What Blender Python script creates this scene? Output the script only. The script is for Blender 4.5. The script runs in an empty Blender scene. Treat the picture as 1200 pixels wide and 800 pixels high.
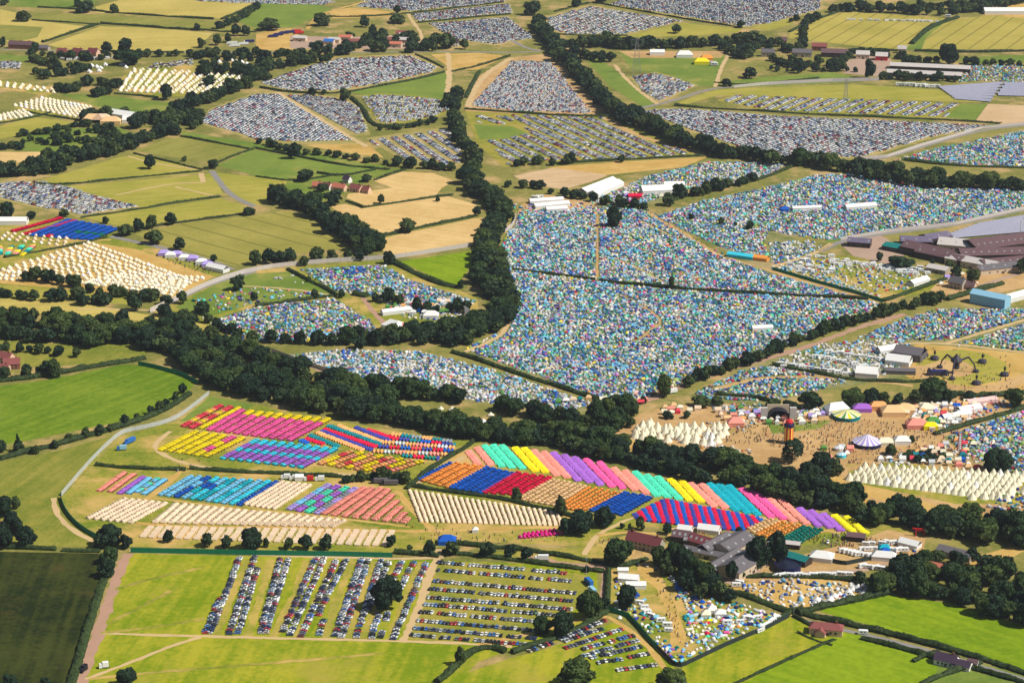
import bpy, bmesh, math, random
import numpy as np
from mathutils import Vector, Matrix
random.seed(7); RNG = np.random.default_rng(11)
SC = bpy.context.scene
COL = SC.collection
# ------------------------------------------------------------------ camera model (photo pixels -> ground)
W0, H0, F = 1200.0, 800.0, 2700.0
HC = 610.0
PITCH = math.atan(890.0 / F)
CP, SP = math.cos(PITCH), math.sin(PITCH)
def P(x, y):
    """photo pixel -> point on the ground plane (x, y in metres)"""
    u = (x - W0/2) / F; v = (y - H0/2) / F
    dy = CP - v*SP; dz = -SP - v*CP
    t = -HC / dz
    return np.array([u*t, dy*t])
def PA(a):
    a = np.asarray(a, float).reshape(-1, 2)
    u = (a[:, 0]-W0/2)/F; v = (a[:, 1]-H0/2)/F
    t = HC/(SP+v*CP)
    return np.stack([u*t, (CP-v*SP)*t], 1)
def PIX(w):
    """ground (N,2) -> photo pixels"""
    w = np.asarray(w, float).reshape(-1, 2)
    X, Y, Z = w[:, 0], w[:, 1], -HC
    zc = Y*CP - Z*SP; yc = -Y*SP - Z*CP
    return np.stack([W0/2 + F*X/zc, H0/2 + F*yc/zc], 1)
def mpp(y):
    d = PITCH + math.atan((y-H0/2)/F)
    return HC/math.sin(d)/math.hypot(F, y-H0/2)
def mh(y, px):
    """height in metres of something px tall standing at image row y"""
    d = PITCH + math.atan((y-H0/2)/F)
    return px*mpp(y)/math.cos(d)
def lin(c):
    c = c/255.0
    return c/12.92 if c <= .04045 else ((c+.055)/1.055)**2.4
def S(r, g, b, k=.8):
    return (lin(r)*k, lin(g)*k, lin(b)*k)
# ------------------------------------------------------------------ tags
def tag(o, label=None, cat=None, group=None, kind=None):
    if label: o['label'] = label
    if cat: o['category'] = cat
    if group: o['group'] = group
    if kind: o['kind'] = kind
    return o
def empty(name, loc=(0, 0, 0), rz=0.0):
    o = bpy.data.objects.new(name, None); COL.objects.link(o)
    o.location = loc; o.rotation_euler = (0, 0, rz); o.empty_display_size = 1
    return o
def link(name, me, parent=None, loc=(0, 0, 0), rz=0.0, sc=None):
    o = bpy.data.objects.new(name, me); COL.objects.link(o)
    o.location = loc; o.rotation_euler = (0, 0, rz)
    if sc is not None: o.scale = sc
    if parent: o.parent = parent
    return o
ORD = ['first','second','third','fourth','fifth','sixth','seventh','eighth','ninth','tenth','eleventh','twelfth','thirteenth','fourteenth','fifteenth','sixteenth','seventeenth','eighteenth','nineteenth']
TENS = {2:'twent',3:'thirt',4:'fort',5:'fift',6:'sixt',7:'sevent',8:'eight',9:'ninet'}
def ordw(n):
    if n <= 19: return ORD[n-1]
    t, u = divmod(n, 10)
    if t > 9: return 'far-along'
    return TENS[t]+'ieth' if u == 0 else TENS[t]+'y-'+ORD[u-1]
# ------------------------------------------------------------------ materials
def newmat(name):
    m = bpy.data.materials.new(name); m.use_nodes = True
    nt = m.node_tree; b = nt.nodes['Principled BSDF']
    return m, nt, b
def mat(name, c, rough=.7, var=.15, scale=.6, metal=0.0, spec=.3):
    m, nt, b = newmat(name)
    b.inputs['Roughness'].default_value = rough; b.inputs['Metallic'].default_value = metal
    b.inputs['Specular IOR Level'].default_value = spec
    tc = nt.nodes.new('ShaderNodeTexCoord'); n = nt.nodes.new('ShaderNodeTexNoise')
    n.inputs['Scale'].default_value = scale; n.inputs['Detail'].default_value = 4
    nt.links.new(tc.outputs['Object'], n.inputs['Vector'])
    mx = nt.nodes.new('ShaderNodeMix'); mx.data_type = 'RGBA'
    mx.inputs[6].default_value = (*[v*(1-var) for v in c], 1); mx.inputs[7].default_value = (*[min(1, v*(1+var)) for v in c], 1)
    nt.links.new(n.outputs['Fac'], mx.inputs[0]); nt.links.new(mx.outputs[2], b.inputs['Base Color'])
    return m
def fabric(name, c, trans=.3):
    m, nt, b = newmat(name)
    b.inputs['Roughness'].default_value = .75; b.inputs['Specular IOR Level'].default_value = .15
    tc = nt.nodes.new('ShaderNodeTexCoord'); n = nt.nodes.new('ShaderNodeTexNoise')
    n.inputs['Scale'].default_value = .9; n.inputs['Detail'].default_value = 3
    nt.links.new(tc.outputs['Object'], n.inputs['Vector'])
    mx = nt.nodes.new('ShaderNodeMix'); mx.data_type = 'RGBA'
    mx.inputs[6].default_value = (*[v*.85 for v in c], 1); mx.inputs[7].default_value = (*[min(.9, v*1.12) for v in c], 1)
    nt.links.new(n.outputs['Fac'], mx.inputs[0]); nt.links.new(mx.outputs[2], b.inputs['Base Color'])
    t = nt.nodes.new('ShaderNodeBsdfTranslucent'); nt.links.new(mx.outputs[2], t.inputs['Color'])
    s = nt.nodes.new('ShaderNodeMixShader'); s.inputs[0].default_value = trans
    nt.links.new(b.outputs[0], s.inputs[1]); nt.links.new(t.outputs[0], s.inputs[2])
    nt.links.new(s.outputs[0], nt.nodes['Material Output'].inputs['Surface'])
    return m
def attrmat(name, rough=.6, trans=0.0, spec=.2):
    m, nt, b = newmat(name)
    b.inputs['Roughness'].default_value = rough; b.inputs['Specular IOR Level'].default_value = spec
    a = nt.nodes.new('ShaderNodeAttribute'); a.attribute_name = 'col'
    nt.links.new(a.outputs['Color'], b.inputs['Base Color'])
    if trans:
        t = nt.nodes.new('ShaderNodeBsdfTranslucent'); nt.links.new(a.outputs['Color'], t.inputs['Color'])
        s = nt.nodes.new('ShaderNodeMixShader'); s.inputs[0].default_value = trans
        nt.links.new(b.outputs[0], s.inputs[1]); nt.links.new(t.outputs[0], s.inputs[2])
        nt.links.new(s.outputs[0], nt.nodes['Material Output'].inputs['Surface'])
    return m
def fieldmat(name, c1, c2, scale=.03, fine=.5, streak=None, tram=None, patch=None):
    """ground cover: two tones mixed by noise; streak = angle of mowing streaks; tram = (angle, spacing, colour) wheel lines; patch = (colour, amount) worn spots"""
    m, nt, b = newmat(name); N = nt.nodes.new; L = nt.links.new
    b.inputs['Roughness'].default_value = .95; b.inputs['Specular IOR Level'].default_value = .05
    tc = N('ShaderNodeTexCoord')
    n1 = N('ShaderNodeTexNoise'); n1.inputs['Scale'].default_value = scale; n1.inputs['Detail'].default_value = 6; n1.inputs['Roughness'].default_value = .62
    L(tc.outputs['Object'], n1.inputs['Vector'])
    n2 = N('ShaderNodeTexNoise'); n2.inputs['Scale'].default_value = fine; n2.inputs['Detail'].default_value = 3
    L(tc.outputs['Object'], n2.inputs['Vector'])
    fac = N('ShaderNodeMath'); fac.operation = 'MULTIPLY_ADD'; fac.inputs[1].default_value = 3.0; fac.inputs[2].default_value = -1.0
    L(n1.outputs['Fac'], fac.inputs[0])
    a2 = N('ShaderNodeMath'); a2.operation = 'MULTIPLY_ADD'; a2.inputs[1].default_value = 1.5; a2.inputs[2].default_value = -.75
    L(n2.outputs['Fac'], a2.inputs[0])
    ad = N('ShaderNodeMath'); ad.operation = 'ADD'; L(fac.outputs[0], ad.inputs[0]); L(a2.outputs[0], ad.inputs[1])
    n5 = N('ShaderNodeTexNoise'); n5.inputs['Scale'].default_value = .11; n5.inputs['Detail'].default_value = 8; n5.inputs['Roughness'].default_value = .78
    L(tc.outputs['Object'], n5.inputs['Vector'])
    a5 = N('ShaderNodeMath'); a5.operation = 'MULTIPLY_ADD'; a5.inputs[1].default_value = 1.8; a5.inputs[2].default_value = -.9; L(n5.outputs['Fac'], a5.inputs[0])
    ad5 = N('ShaderNodeMath'); ad5.operation = 'ADD'; L(ad.outputs[0], ad5.inputs[0]); L(a5.outputs[0], ad5.inputs[1]); last = ad5
    if streak is not None:
        mp = N('ShaderNodeMapping'); mp.inputs['Rotation'].default_value = (0, 0, -streak); mp.inputs['Scale'].default_value = (.012, .25, 1)
        mp.vector_type = 'POINT'
        rot = N('ShaderNodeVectorRotate'); rot.rotation_type = 'Z_AXIS'; rot.inputs['Angle'].default_value = -streak
        L(tc.outputs['Object'], rot.inputs['Vector'])
        sc = N('ShaderNodeVectorMath'); sc.operation = 'MULTIPLY'; sc.inputs[1].default_value = (.008, .16, 1)
        nt.nodes.remove(mp)
        L(rot.outputs[0], sc.inputs[0])
        n3 = N('ShaderNodeTexNoise'); n3.inputs['Scale'].default_value = 1; n3.inputs['Detail'].default_value = 4
        L(sc.outputs[0], n3.inputs['Vector'])
        a3 = N('ShaderNodeMath'); a3.operation = 'MULTIPLY_ADD'; a3.inputs[1].default_value = 2.0; a3.inputs[2].default_value = -1.0
        L(n3.outputs['Fac'], a3.inputs[0])
        ad2 = N('ShaderNodeMath'); ad2.operation = 'ADD'; L(last.outputs[0], ad2.inputs[0]); L(a3.outputs[0], ad2.inputs[1]); last = ad2
    last.use_clamp = True
    mx = N('ShaderNodeMix'); mx.data_type = 'RGBA'
    mx.inputs[6].default_value = (*c1, 1); mx.inputs[7].default_value = (*c2, 1)
    L(last.outputs[0], mx.inputs[0]); out = mx.outputs[2]
    if patch:
        n4 = N('ShaderNodeTexNoise'); n4.inputs['Scale'].default_value = .02; n4.inputs['Detail'].default_value = 7; n4.inputs['Roughness'].default_value = .7
        L(tc.outputs['Object'], n4.inputs['Vector'])
        mr = N('ShaderNodeMapRange'); mr.inputs[1].default_value = .62-.25*patch[1]; mr.inputs[2].default_value = .78-.25*patch[1]
        L(n4.outputs['Fac'], mr.inputs[0])
        mp2 = N('ShaderNodeMix'); mp2.data_type = 'RGBA'; mp2.inputs[7].default_value = (*patch[0], 1)
        L(mr.outputs[0], mp2.inputs[0]); L(out, mp2.inputs[6]); out = mp2.outputs[2]
    if tram:
        rot = N('ShaderNodeVectorRotate'); rot.rotation_type = 'Z_AXIS'; rot.inputs['Angle'].default_value = -tram[0]
        L(tc.outputs['Object'], rot.inputs['Vector'])
        sx = N('ShaderNodeSeparateXYZ'); L(rot.outputs[0], sx.inputs[0])
        dv = N('ShaderNodeMath'); dv.operation = 'DIVIDE'; dv.inputs[1].default_value = tram[1]; L(sx.outputs[1], dv.inputs[0])
        fr = N('ShaderNodeMath'); fr.operation = 'FRACT'; L(dv.outputs[0], fr.inputs[0])
        lt = N('ShaderNodeMath'); lt.operation = 'LESS_THAN'; lt.inputs[1].default_value = tram[3] if len(tram) > 3 else .07; L(fr.outputs[0], lt.inputs[0])
        ml = N('ShaderNodeMath'); ml.operation = 'MULTIPLY'; ml.inputs[1].default_value = .75; L(lt.outputs[0], ml.inputs[0])
        m3 = N('ShaderNodeMix'); m3.data_type = 'RGBA'; m3.inputs[7].default_value = (*tram[2], 1)
        L(ml.outputs[0], m3.inputs[0]); L(out, m3.inputs[6]); out = m3.outputs[2]
    L(out, b.inputs['Base Color'])
    return m
def leafmat(name, c1, c2):
    m, nt, b = newmat(name); N = nt.nodes.new; L = nt.links.new
    b.inputs['Roughness'].default_value = .6; b.inputs['Specular IOR Level'].default_value = .12
    tc = N('ShaderNodeTexCoord'); n = N('ShaderNodeTexNoise'); n.inputs['Scale'].default_value = .22; n.inputs['Detail'].default_value = 5
    g = N('ShaderNodeNewGeometry'); L(g.outputs['Position'], n.inputs['Vector'])
    oi = N('ShaderNodeObjectInfo')
    ri = N('ShaderNodeMath'); ri.operation = 'MULTIPLY_ADD'; ri.inputs[1].default_value = .5; ri.inputs[2].default_value = -.25; L(oi.outputs['Random'], ri.inputs[0])
    ad = N('ShaderNodeMath'); ad.operation = 'MULTIPLY_ADD'; ad.inputs[1].default_value = 1.8; ad.inputs[2].default_value = -.4; L(n.outputs['Fac'], ad.inputs[0])
    a2 = N('ShaderNodeMath'); a2.operation = 'ADD'; a2.use_clamp = True; L(ad.outputs[0], a2.inputs[0]); L(ri.outputs[0], a2.inputs[1])
    mx = N('ShaderNodeMix'); mx.data_type = 'RGBA'; mx.inputs[6].default_value = (*c1, 1); mx.inputs[7].default_value = (*c2, 1)
    L(a2.outputs[0], mx.inputs[0]); L(mx.outputs[2], b.inputs['Base Color'])
    t = N('ShaderNodeBsdfTranslucent'); L(mx.outputs[2], t.inputs['Color'])
    s = N('ShaderNodeMixShader'); s.inputs[0].default_value = .18
    L(b.outputs[0], s.inputs[1]); L(t.outputs[0], s.inputs[2]); L(s.outputs[0], nt.nodes['Material Output'].inputs['Surface'])
    return m
# ------------------------------------------------------------------ mesh builders
class MB:
    def __init__(s): s.v = []; s.f = []; s.m = []
    def add(s, vs, fs, mi=0):
        o = len(s.v); s.v += [tuple(map(float, p)) for p in vs]
        for k, f in enumerate(fs):
            s.f.append(tuple(i+o for i in f)); s.m.append(mi[k] if isinstance(mi, (list, tuple)) else mi)
    def box(s, c, d, rz=0, mi=0, taper=1.0):
        x, y, z = [q/2 for q in d]; ca, sa = math.cos(rz), math.sin(rz); vs = []
        for k, zz in ((1, -z), (taper, z)):
            for px, py in ((-x, -y), (x, -y), (x, y), (-x, y)):
                px *= k; py *= k
                vs.append((c[0]+px*ca-py*sa, c[1]+px*sa+py*ca, c[2]+zz))
        s.add(vs, [(0,3,2,1),(4,5,6,7),(0,1,5,4),(1,2,6,5),(2,3,7,6),(3,0,4,7)], mi)
    def bar(s, a, b, r, n=5, r2=None, mi=0):
        a = Vector(a); b = Vector(b); d = (b-a).normalized(); r2 = r if r2 is None else r2
        u = d.orthogonal().normalized(); w = d.cross(u); vs = []
        for q, rr in ((a, r), (b, r2)):
            for k in range(n):
                t = 2*math.pi*k/n; vs.append(q+(u*math.cos(t)+w*math.sin(t))*rr)
        fs = [(k, (k+1) % n, n+(k+1) % n, n+k) for k in range(n)]+[tuple(range(n-1, -1, -1)), tuple(range(n, 2*n))]
        s.add(vs, fs, mi)
    def lathe(s, prof, n=16, c=(0, 0), mi=None, sx=1, sy=1, close=True):
        """prof = list of (r, z); mi = function(segment k, ring j)->material"""
        vs = []; fs = []; ms = []
        for r, z in prof:
            for k in range(n):
                t = 2*math.pi*k/n; vs.append((c[0]+r*math.cos(t)*sx, c[1]+r*math.sin(t)*sy, z))
        for j in range(len(prof)-1):
            for k in range(n):
                k2 = (k+1) % n
                fs.append((j*n+k, j*n+k2, (j+1)*n+k2, (j+1)*n+k)); ms.append(mi(k, j) if mi else 0)
        if close: fs.append(tuple((len(prof)-1)*n+k for k in range(n))); ms.append(mi(0, len(prof)-2) if mi else 0)
        s.add(vs, fs, ms)
    def gable(s, L, W, h, r, ov=.4, wall=True, roof=True, hip=0.0, mw=0, mr=0, th=.18):
        """a pitched building along local x; hip>0 pulls the ridge ends in"""
        x, y = L/2, W/2
        if wall:
            s.add([(-x,-y,0),(x,-y,0),(x,y,0),(-x,y,0),(-x,-y,h),(x,-y,h),(x,y,h),(-x,y,h)], [(0,1,5,4),(1,2,6,5),(2,3,7,6),(3,0,4,7)], mw)
            if hip == 0: s.add([(-x,-y,h),(-x,y,h),(-x,0,h+r)], [(0,1,2)], mw); s.add([(x,-y,h),(x,y,h),(x,0,h+r)], [(0,2,1)], mw)
        if roof:
            k = r/y; e = h-ov*k; X = x+ov; Y = y+ov; xr = X-hip
            vs = [(-X,-Y,e),(X,-Y,e),(X,Y,e),(-X,Y,e),(-xr,0,h+r),(xr,0,h+r)]
            vs = [(a, b, c+.03) for a, b, c in vs]
            vt = [(a, b, c+th) for a, b, c in vs]
            s.add(vs+vt, [(6,7,11,10),(8,9,10,11),(1,0,4,5),(3,2,5,4),(0,1,7,6),(2,3,9,8),(7,8,11),(9,6,10),(1,2,5),(3,0,4)] if hip else
                  [(6,7,11,10),(8,9,10,11),(1,0,4,5),(3,2,5,4),(0,1,7,6),(2,3,9,8),(1,5,11,7),(5,2,8,11),(3,4,10,9),(4,0,6,10)], mr)
    def mesh(s, name, mats):
        me = bpy.data.meshes.new(name); me.from_pydata(s.v, [], s.f)
        for m in mats: me.materials.append(m)
        if len(mats) > 1: me.polygons.foreach_set('material_index', s.m)
        me.update(); return me
    def build(s, name, mats, parent=None, loc=(0, 0, 0), rz=0):
        if not isinstance(mats, (list, tuple)): mats = [mats]
        return link(name, s.mesh(name, mats), parent, loc, rz)
def tmpl(v, f, t):
    v = np.array(v, np.float32); ls = np.array([len(q) for q in f], np.int32)
    return (v, np.concatenate([np.array(q, np.int32) for q in f]), ls, np.array(t, np.float32))
def scatter_mesh(name, sets, material):
    """sets = list of (template, pos Nx3, rot N, scale Nx3, colour Nx3): ONE mesh with a face colour"""
    Vs, Ls, Ns, Cs = [], [], [], []; off = 0
    for (v, loops, ls, tint), pos, rot, scl, col in sets:
        n = len(pos)
        if n == 0: continue
        p = v[None]*np.asarray(scl, np.float32)[:, None, :]
        c, s = np.cos(rot)[:, None], np.sin(rot)[:, None]
        x = p[..., 0]*c - p[..., 1]*s; y = p[..., 0]*s + p[..., 1]*c
        q = np.stack([x, y, p[..., 2]], -1)+np.asarray(pos)[:, None, :]
        Vs.append(q.reshape(-1, 3)); k = len(v)
        Ls.append((loops[None]+(np.arange(n)*k)[:, None]+off).ravel()); Ns.append(np.tile(ls, n)); off += n*k
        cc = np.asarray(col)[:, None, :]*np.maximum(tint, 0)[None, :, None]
        cc = np.where((tint < 0)[None, :, None], np.array([.012, .016, .022])[None, None, :], cc)
        Cs.append(cc.reshape(-1, 3))
    V = np.concatenate(Vs).astype(np.float32); Lp = np.concatenate(Ls).astype(np.int32); Nn = np.concatenate(Ns).astype(np.int32); C = np.concatenate(Cs)
    me = bpy.data.meshes.new(name)
    me.vertices.add(len(V)); me.vertices.foreach_set('co', V.ravel())
    me.loops.add(len(Lp)); me.loops.foreach_set('vertex_index', Lp)
    me.polygons.add(len(Nn)); st = np.zeros(len(Nn), np.int32); st[1:] = np.cumsum(Nn)[:-1]
    me.polygons.foreach_set('loop_start', st)
    at = me.attributes.new('col', 'FLOAT_COLOR', 'FACE')
    at.data.foreach_set('color', np.concatenate([C, np.ones((len(C), 1))], 1).astype(np.float32).ravel())
    me.materials.append(material); me.update(calc_edges=True); me.validate()
    return link(name, me)
def inpoly(pts, poly):
    x, y = pts[:, 0], pts[:, 1]; r = np.zeros(len(pts), bool); n = len(poly); j = n-1
    for i in range(n):
        xi, yi = poly[i]; xj, yj = poly[j]
        if yi != yj:
            r ^= ((yi > y) != (yj > y)) & (x < (xj-xi)*(y-yi)/(yj-yi)+xi)
        j = i
    return r
def segdist(pts, line):
    d = np.full(len(pts), 1e9)
    for a, b in zip(line[:-1], line[1:]):
        ab = b-a; t = np.clip(((pts-a)@ab)/(ab@ab+1e-9), 0, 1)
        d = np.minimum(d, np.linalg.norm(pts-(a+t[:, None]*ab), axis=1))
    return d
def resample(line, step):
    """points every step metres along a ground polyline, with directions"""
    line = np.asarray(line, float); seg = np.linalg.norm(np.diff(line, axis=0), axis=1); cum = np.concatenate([[0], np.cumsum(seg)])
    n = max(2, int(round(cum[-1]/step))+1); t = np.linspace(0, cum[-1], n)
    p = np.stack([np.interp(t, cum, line[:, 0]), np.interp(t, cum, line[:, 1])], 1)
    d = np.gradient(p, axis=0); d /= np.linalg.norm(d, axis=1)[:, None]+1e-9
    return p, d
def smooth(line, it=2):
    a = np.asarray(line, float)
    for _ in range(it):
        if len(a) < 3: break
        q = a[:-1]*.75+a[1:]*.25; r = a[:-1]*.25+a[1:]*.75
        b = np.empty((2*len(q), 2)); b[0::2] = q; b[1::2] = r
        a = np.concatenate([a[:1], b, a[-1:]])
    return a
# ================================================================== THE SETTING: ground, fields, tracks
ang = lambda a, b: (lambda d: math.atan2(d[1], d[0]))(P(*b)-P(*a))
K = .72
M = {}
M['base'] = fieldmat('rough_grass', S(112,118,52,K), S(160,150,80,K), .012, .3, patch=(S(205,170,115,K), .5))
M['tan'] = fieldmat('ripe_crop', S(186,168,84,K), S(212,190,104,K), .01, .4, streak=ang((120,10),(290,3)))
M['tan2'] = fieldmat('ripe_crop_tramlines', S(172,160,72,K), S(196,178,88,K), .012, .4, tram=(ang((980,55),(1040,20)), 24, S(128,122,58,K), .1))
M['olive'] = fieldmat('green_crop', S(132,134,58,K), S(160,154,76,K), .014, .4, streak=ang((158,178),(215,161)))
M['tram'] = fieldmat('crop_with_wheel_lines', S(150,145,66,K), S(176,164,82,K), .012, .4, tram=(ang((175,262),(300,296)), 30, S(112,112,54,K), .08))
M['stubble'] = fieldmat('straw_stubble', S(214,178,112,K), S(236,200,136,K), .02, .5, streak=ang((390,240),(560,262)))
M['stubble2'] = fieldmat('pale_stubble', S(206,172,128,K), S(224,192,150,K), .02, .5, streak=ang((610,205),(690,200)))
M['meadow'] = fieldmat('meadow_grass', S(104,130,48,K), S(140,152,66,K), .02, .5, patch=(S(176,160,84,K), .3))
M['meadow2'] = fieldmat('yellow_meadow', S(158,156,60,K), S(186,172,80,K), .018, .5, streak=ang((60,215),(230,203)))
M['lush'] = fieldmat('lush_meadow', S(98,128,24,K), S(132,152,42,K), .012, .25, streak=ang((20,500),(180,440)))
M['vivid'] = fieldmat('lush_grass', S(114,144,14,K), S(148,170,30,K), .012, .25, streak=ang((980,715),(1190,780)))
M['vivid2'] = fieldmat('bright_pasture', S(112,134,52,K), S(138,154,66,K), .02, .5)
M['pasture'] = fieldmat('mown_pasture', S(124,146,16,K), S(180,174,48,K), .014, .3, streak=ang((150,760),(200,690)), patch=(S(176,164,66,K), .38))
M['pasture2'] = fieldmat('grazed_grass', S(116,128,42,K), S(158,152,66,K), .016, .4, streak=ang((20,520),(140,440)), patch=(S(166,152,66,K), .25))
M['dark'] = fieldmat('dark_crop', S(36,48,18,K), S(70,76,30,K), .018, .3, streak=ang((20,780),(60,670)), patch=(S(88,78,38,K), .25))
M['camp'] = fieldmat('camp_grass', S(112,132,34,K), S(176,164,68,K), .016, .35, patch=(S(218,178,108,K), .62))
M['sand'] = fieldmat('trampled_earth', S(190,150,98,K), S(218,180,124,K), .03, .5, patch=(S(158,142,74,K), .25))
M['straw'] = fieldmat('trampled_straw', S(200,160,84,K), S(224,186,112,K), .03, .5, patch=(S(168,150,70,K), .3))
M['tentbase'] = fieldmat('worn_camp_grass', S(104,122,60,K), S(168,156,104,K), .03, .8, patch=(S(190,164,120,K), .5))
M['carbase'] = fieldmat('worn_parking_grass', S(150,146,72,K), S(196,172,112,K), .025, .6, patch=(S(204,172,120,K), .4))
M['cargreen'] = fieldmat('parking_grass', S(132,140,46,K), S(178,162,72,K), .025, .5, patch=(S(190,164,84,K), .4))
M['worn'] = fieldmat('worn_wheel_strip', S(150,152,52,K), S(206,176,92,K), .03, .5)
M['track'] = mat('dusty_track', S(216,184,132,K), .95, .12, .05)
M['trackpink'] = mat('pink_stony_lane', S(190,150,124,K), .95, .15, .1)
M['asphalt'] = mat('grey_road', S(150,144,138,K), .9, .15, .05)
M['yard'] = mat('concrete_yard', S(188,158,136,K), .9, .15, .05)
G = []
ng = 0
def ground(name, poly, m, z=None, sm=0):
    global ng
    ng += 1
    w = PA(poly)
    if sm: w = smooth(np.concatenate([w, w[:1]]), sm)[:-1]
    zz = -.95+.006*ng if z is None else z
    me = bpy.data.meshes.new(name); me.from_pydata([(a, b, zz) for a, b in w], [], [tuple(range(len(w)))])
    n = me.polygons[0].normal
    if n.z < 0: me.flip_normals()
    me.materials.append(M[m]); o = link(name, me); o['kind'] = 'structure'
    return o
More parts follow.
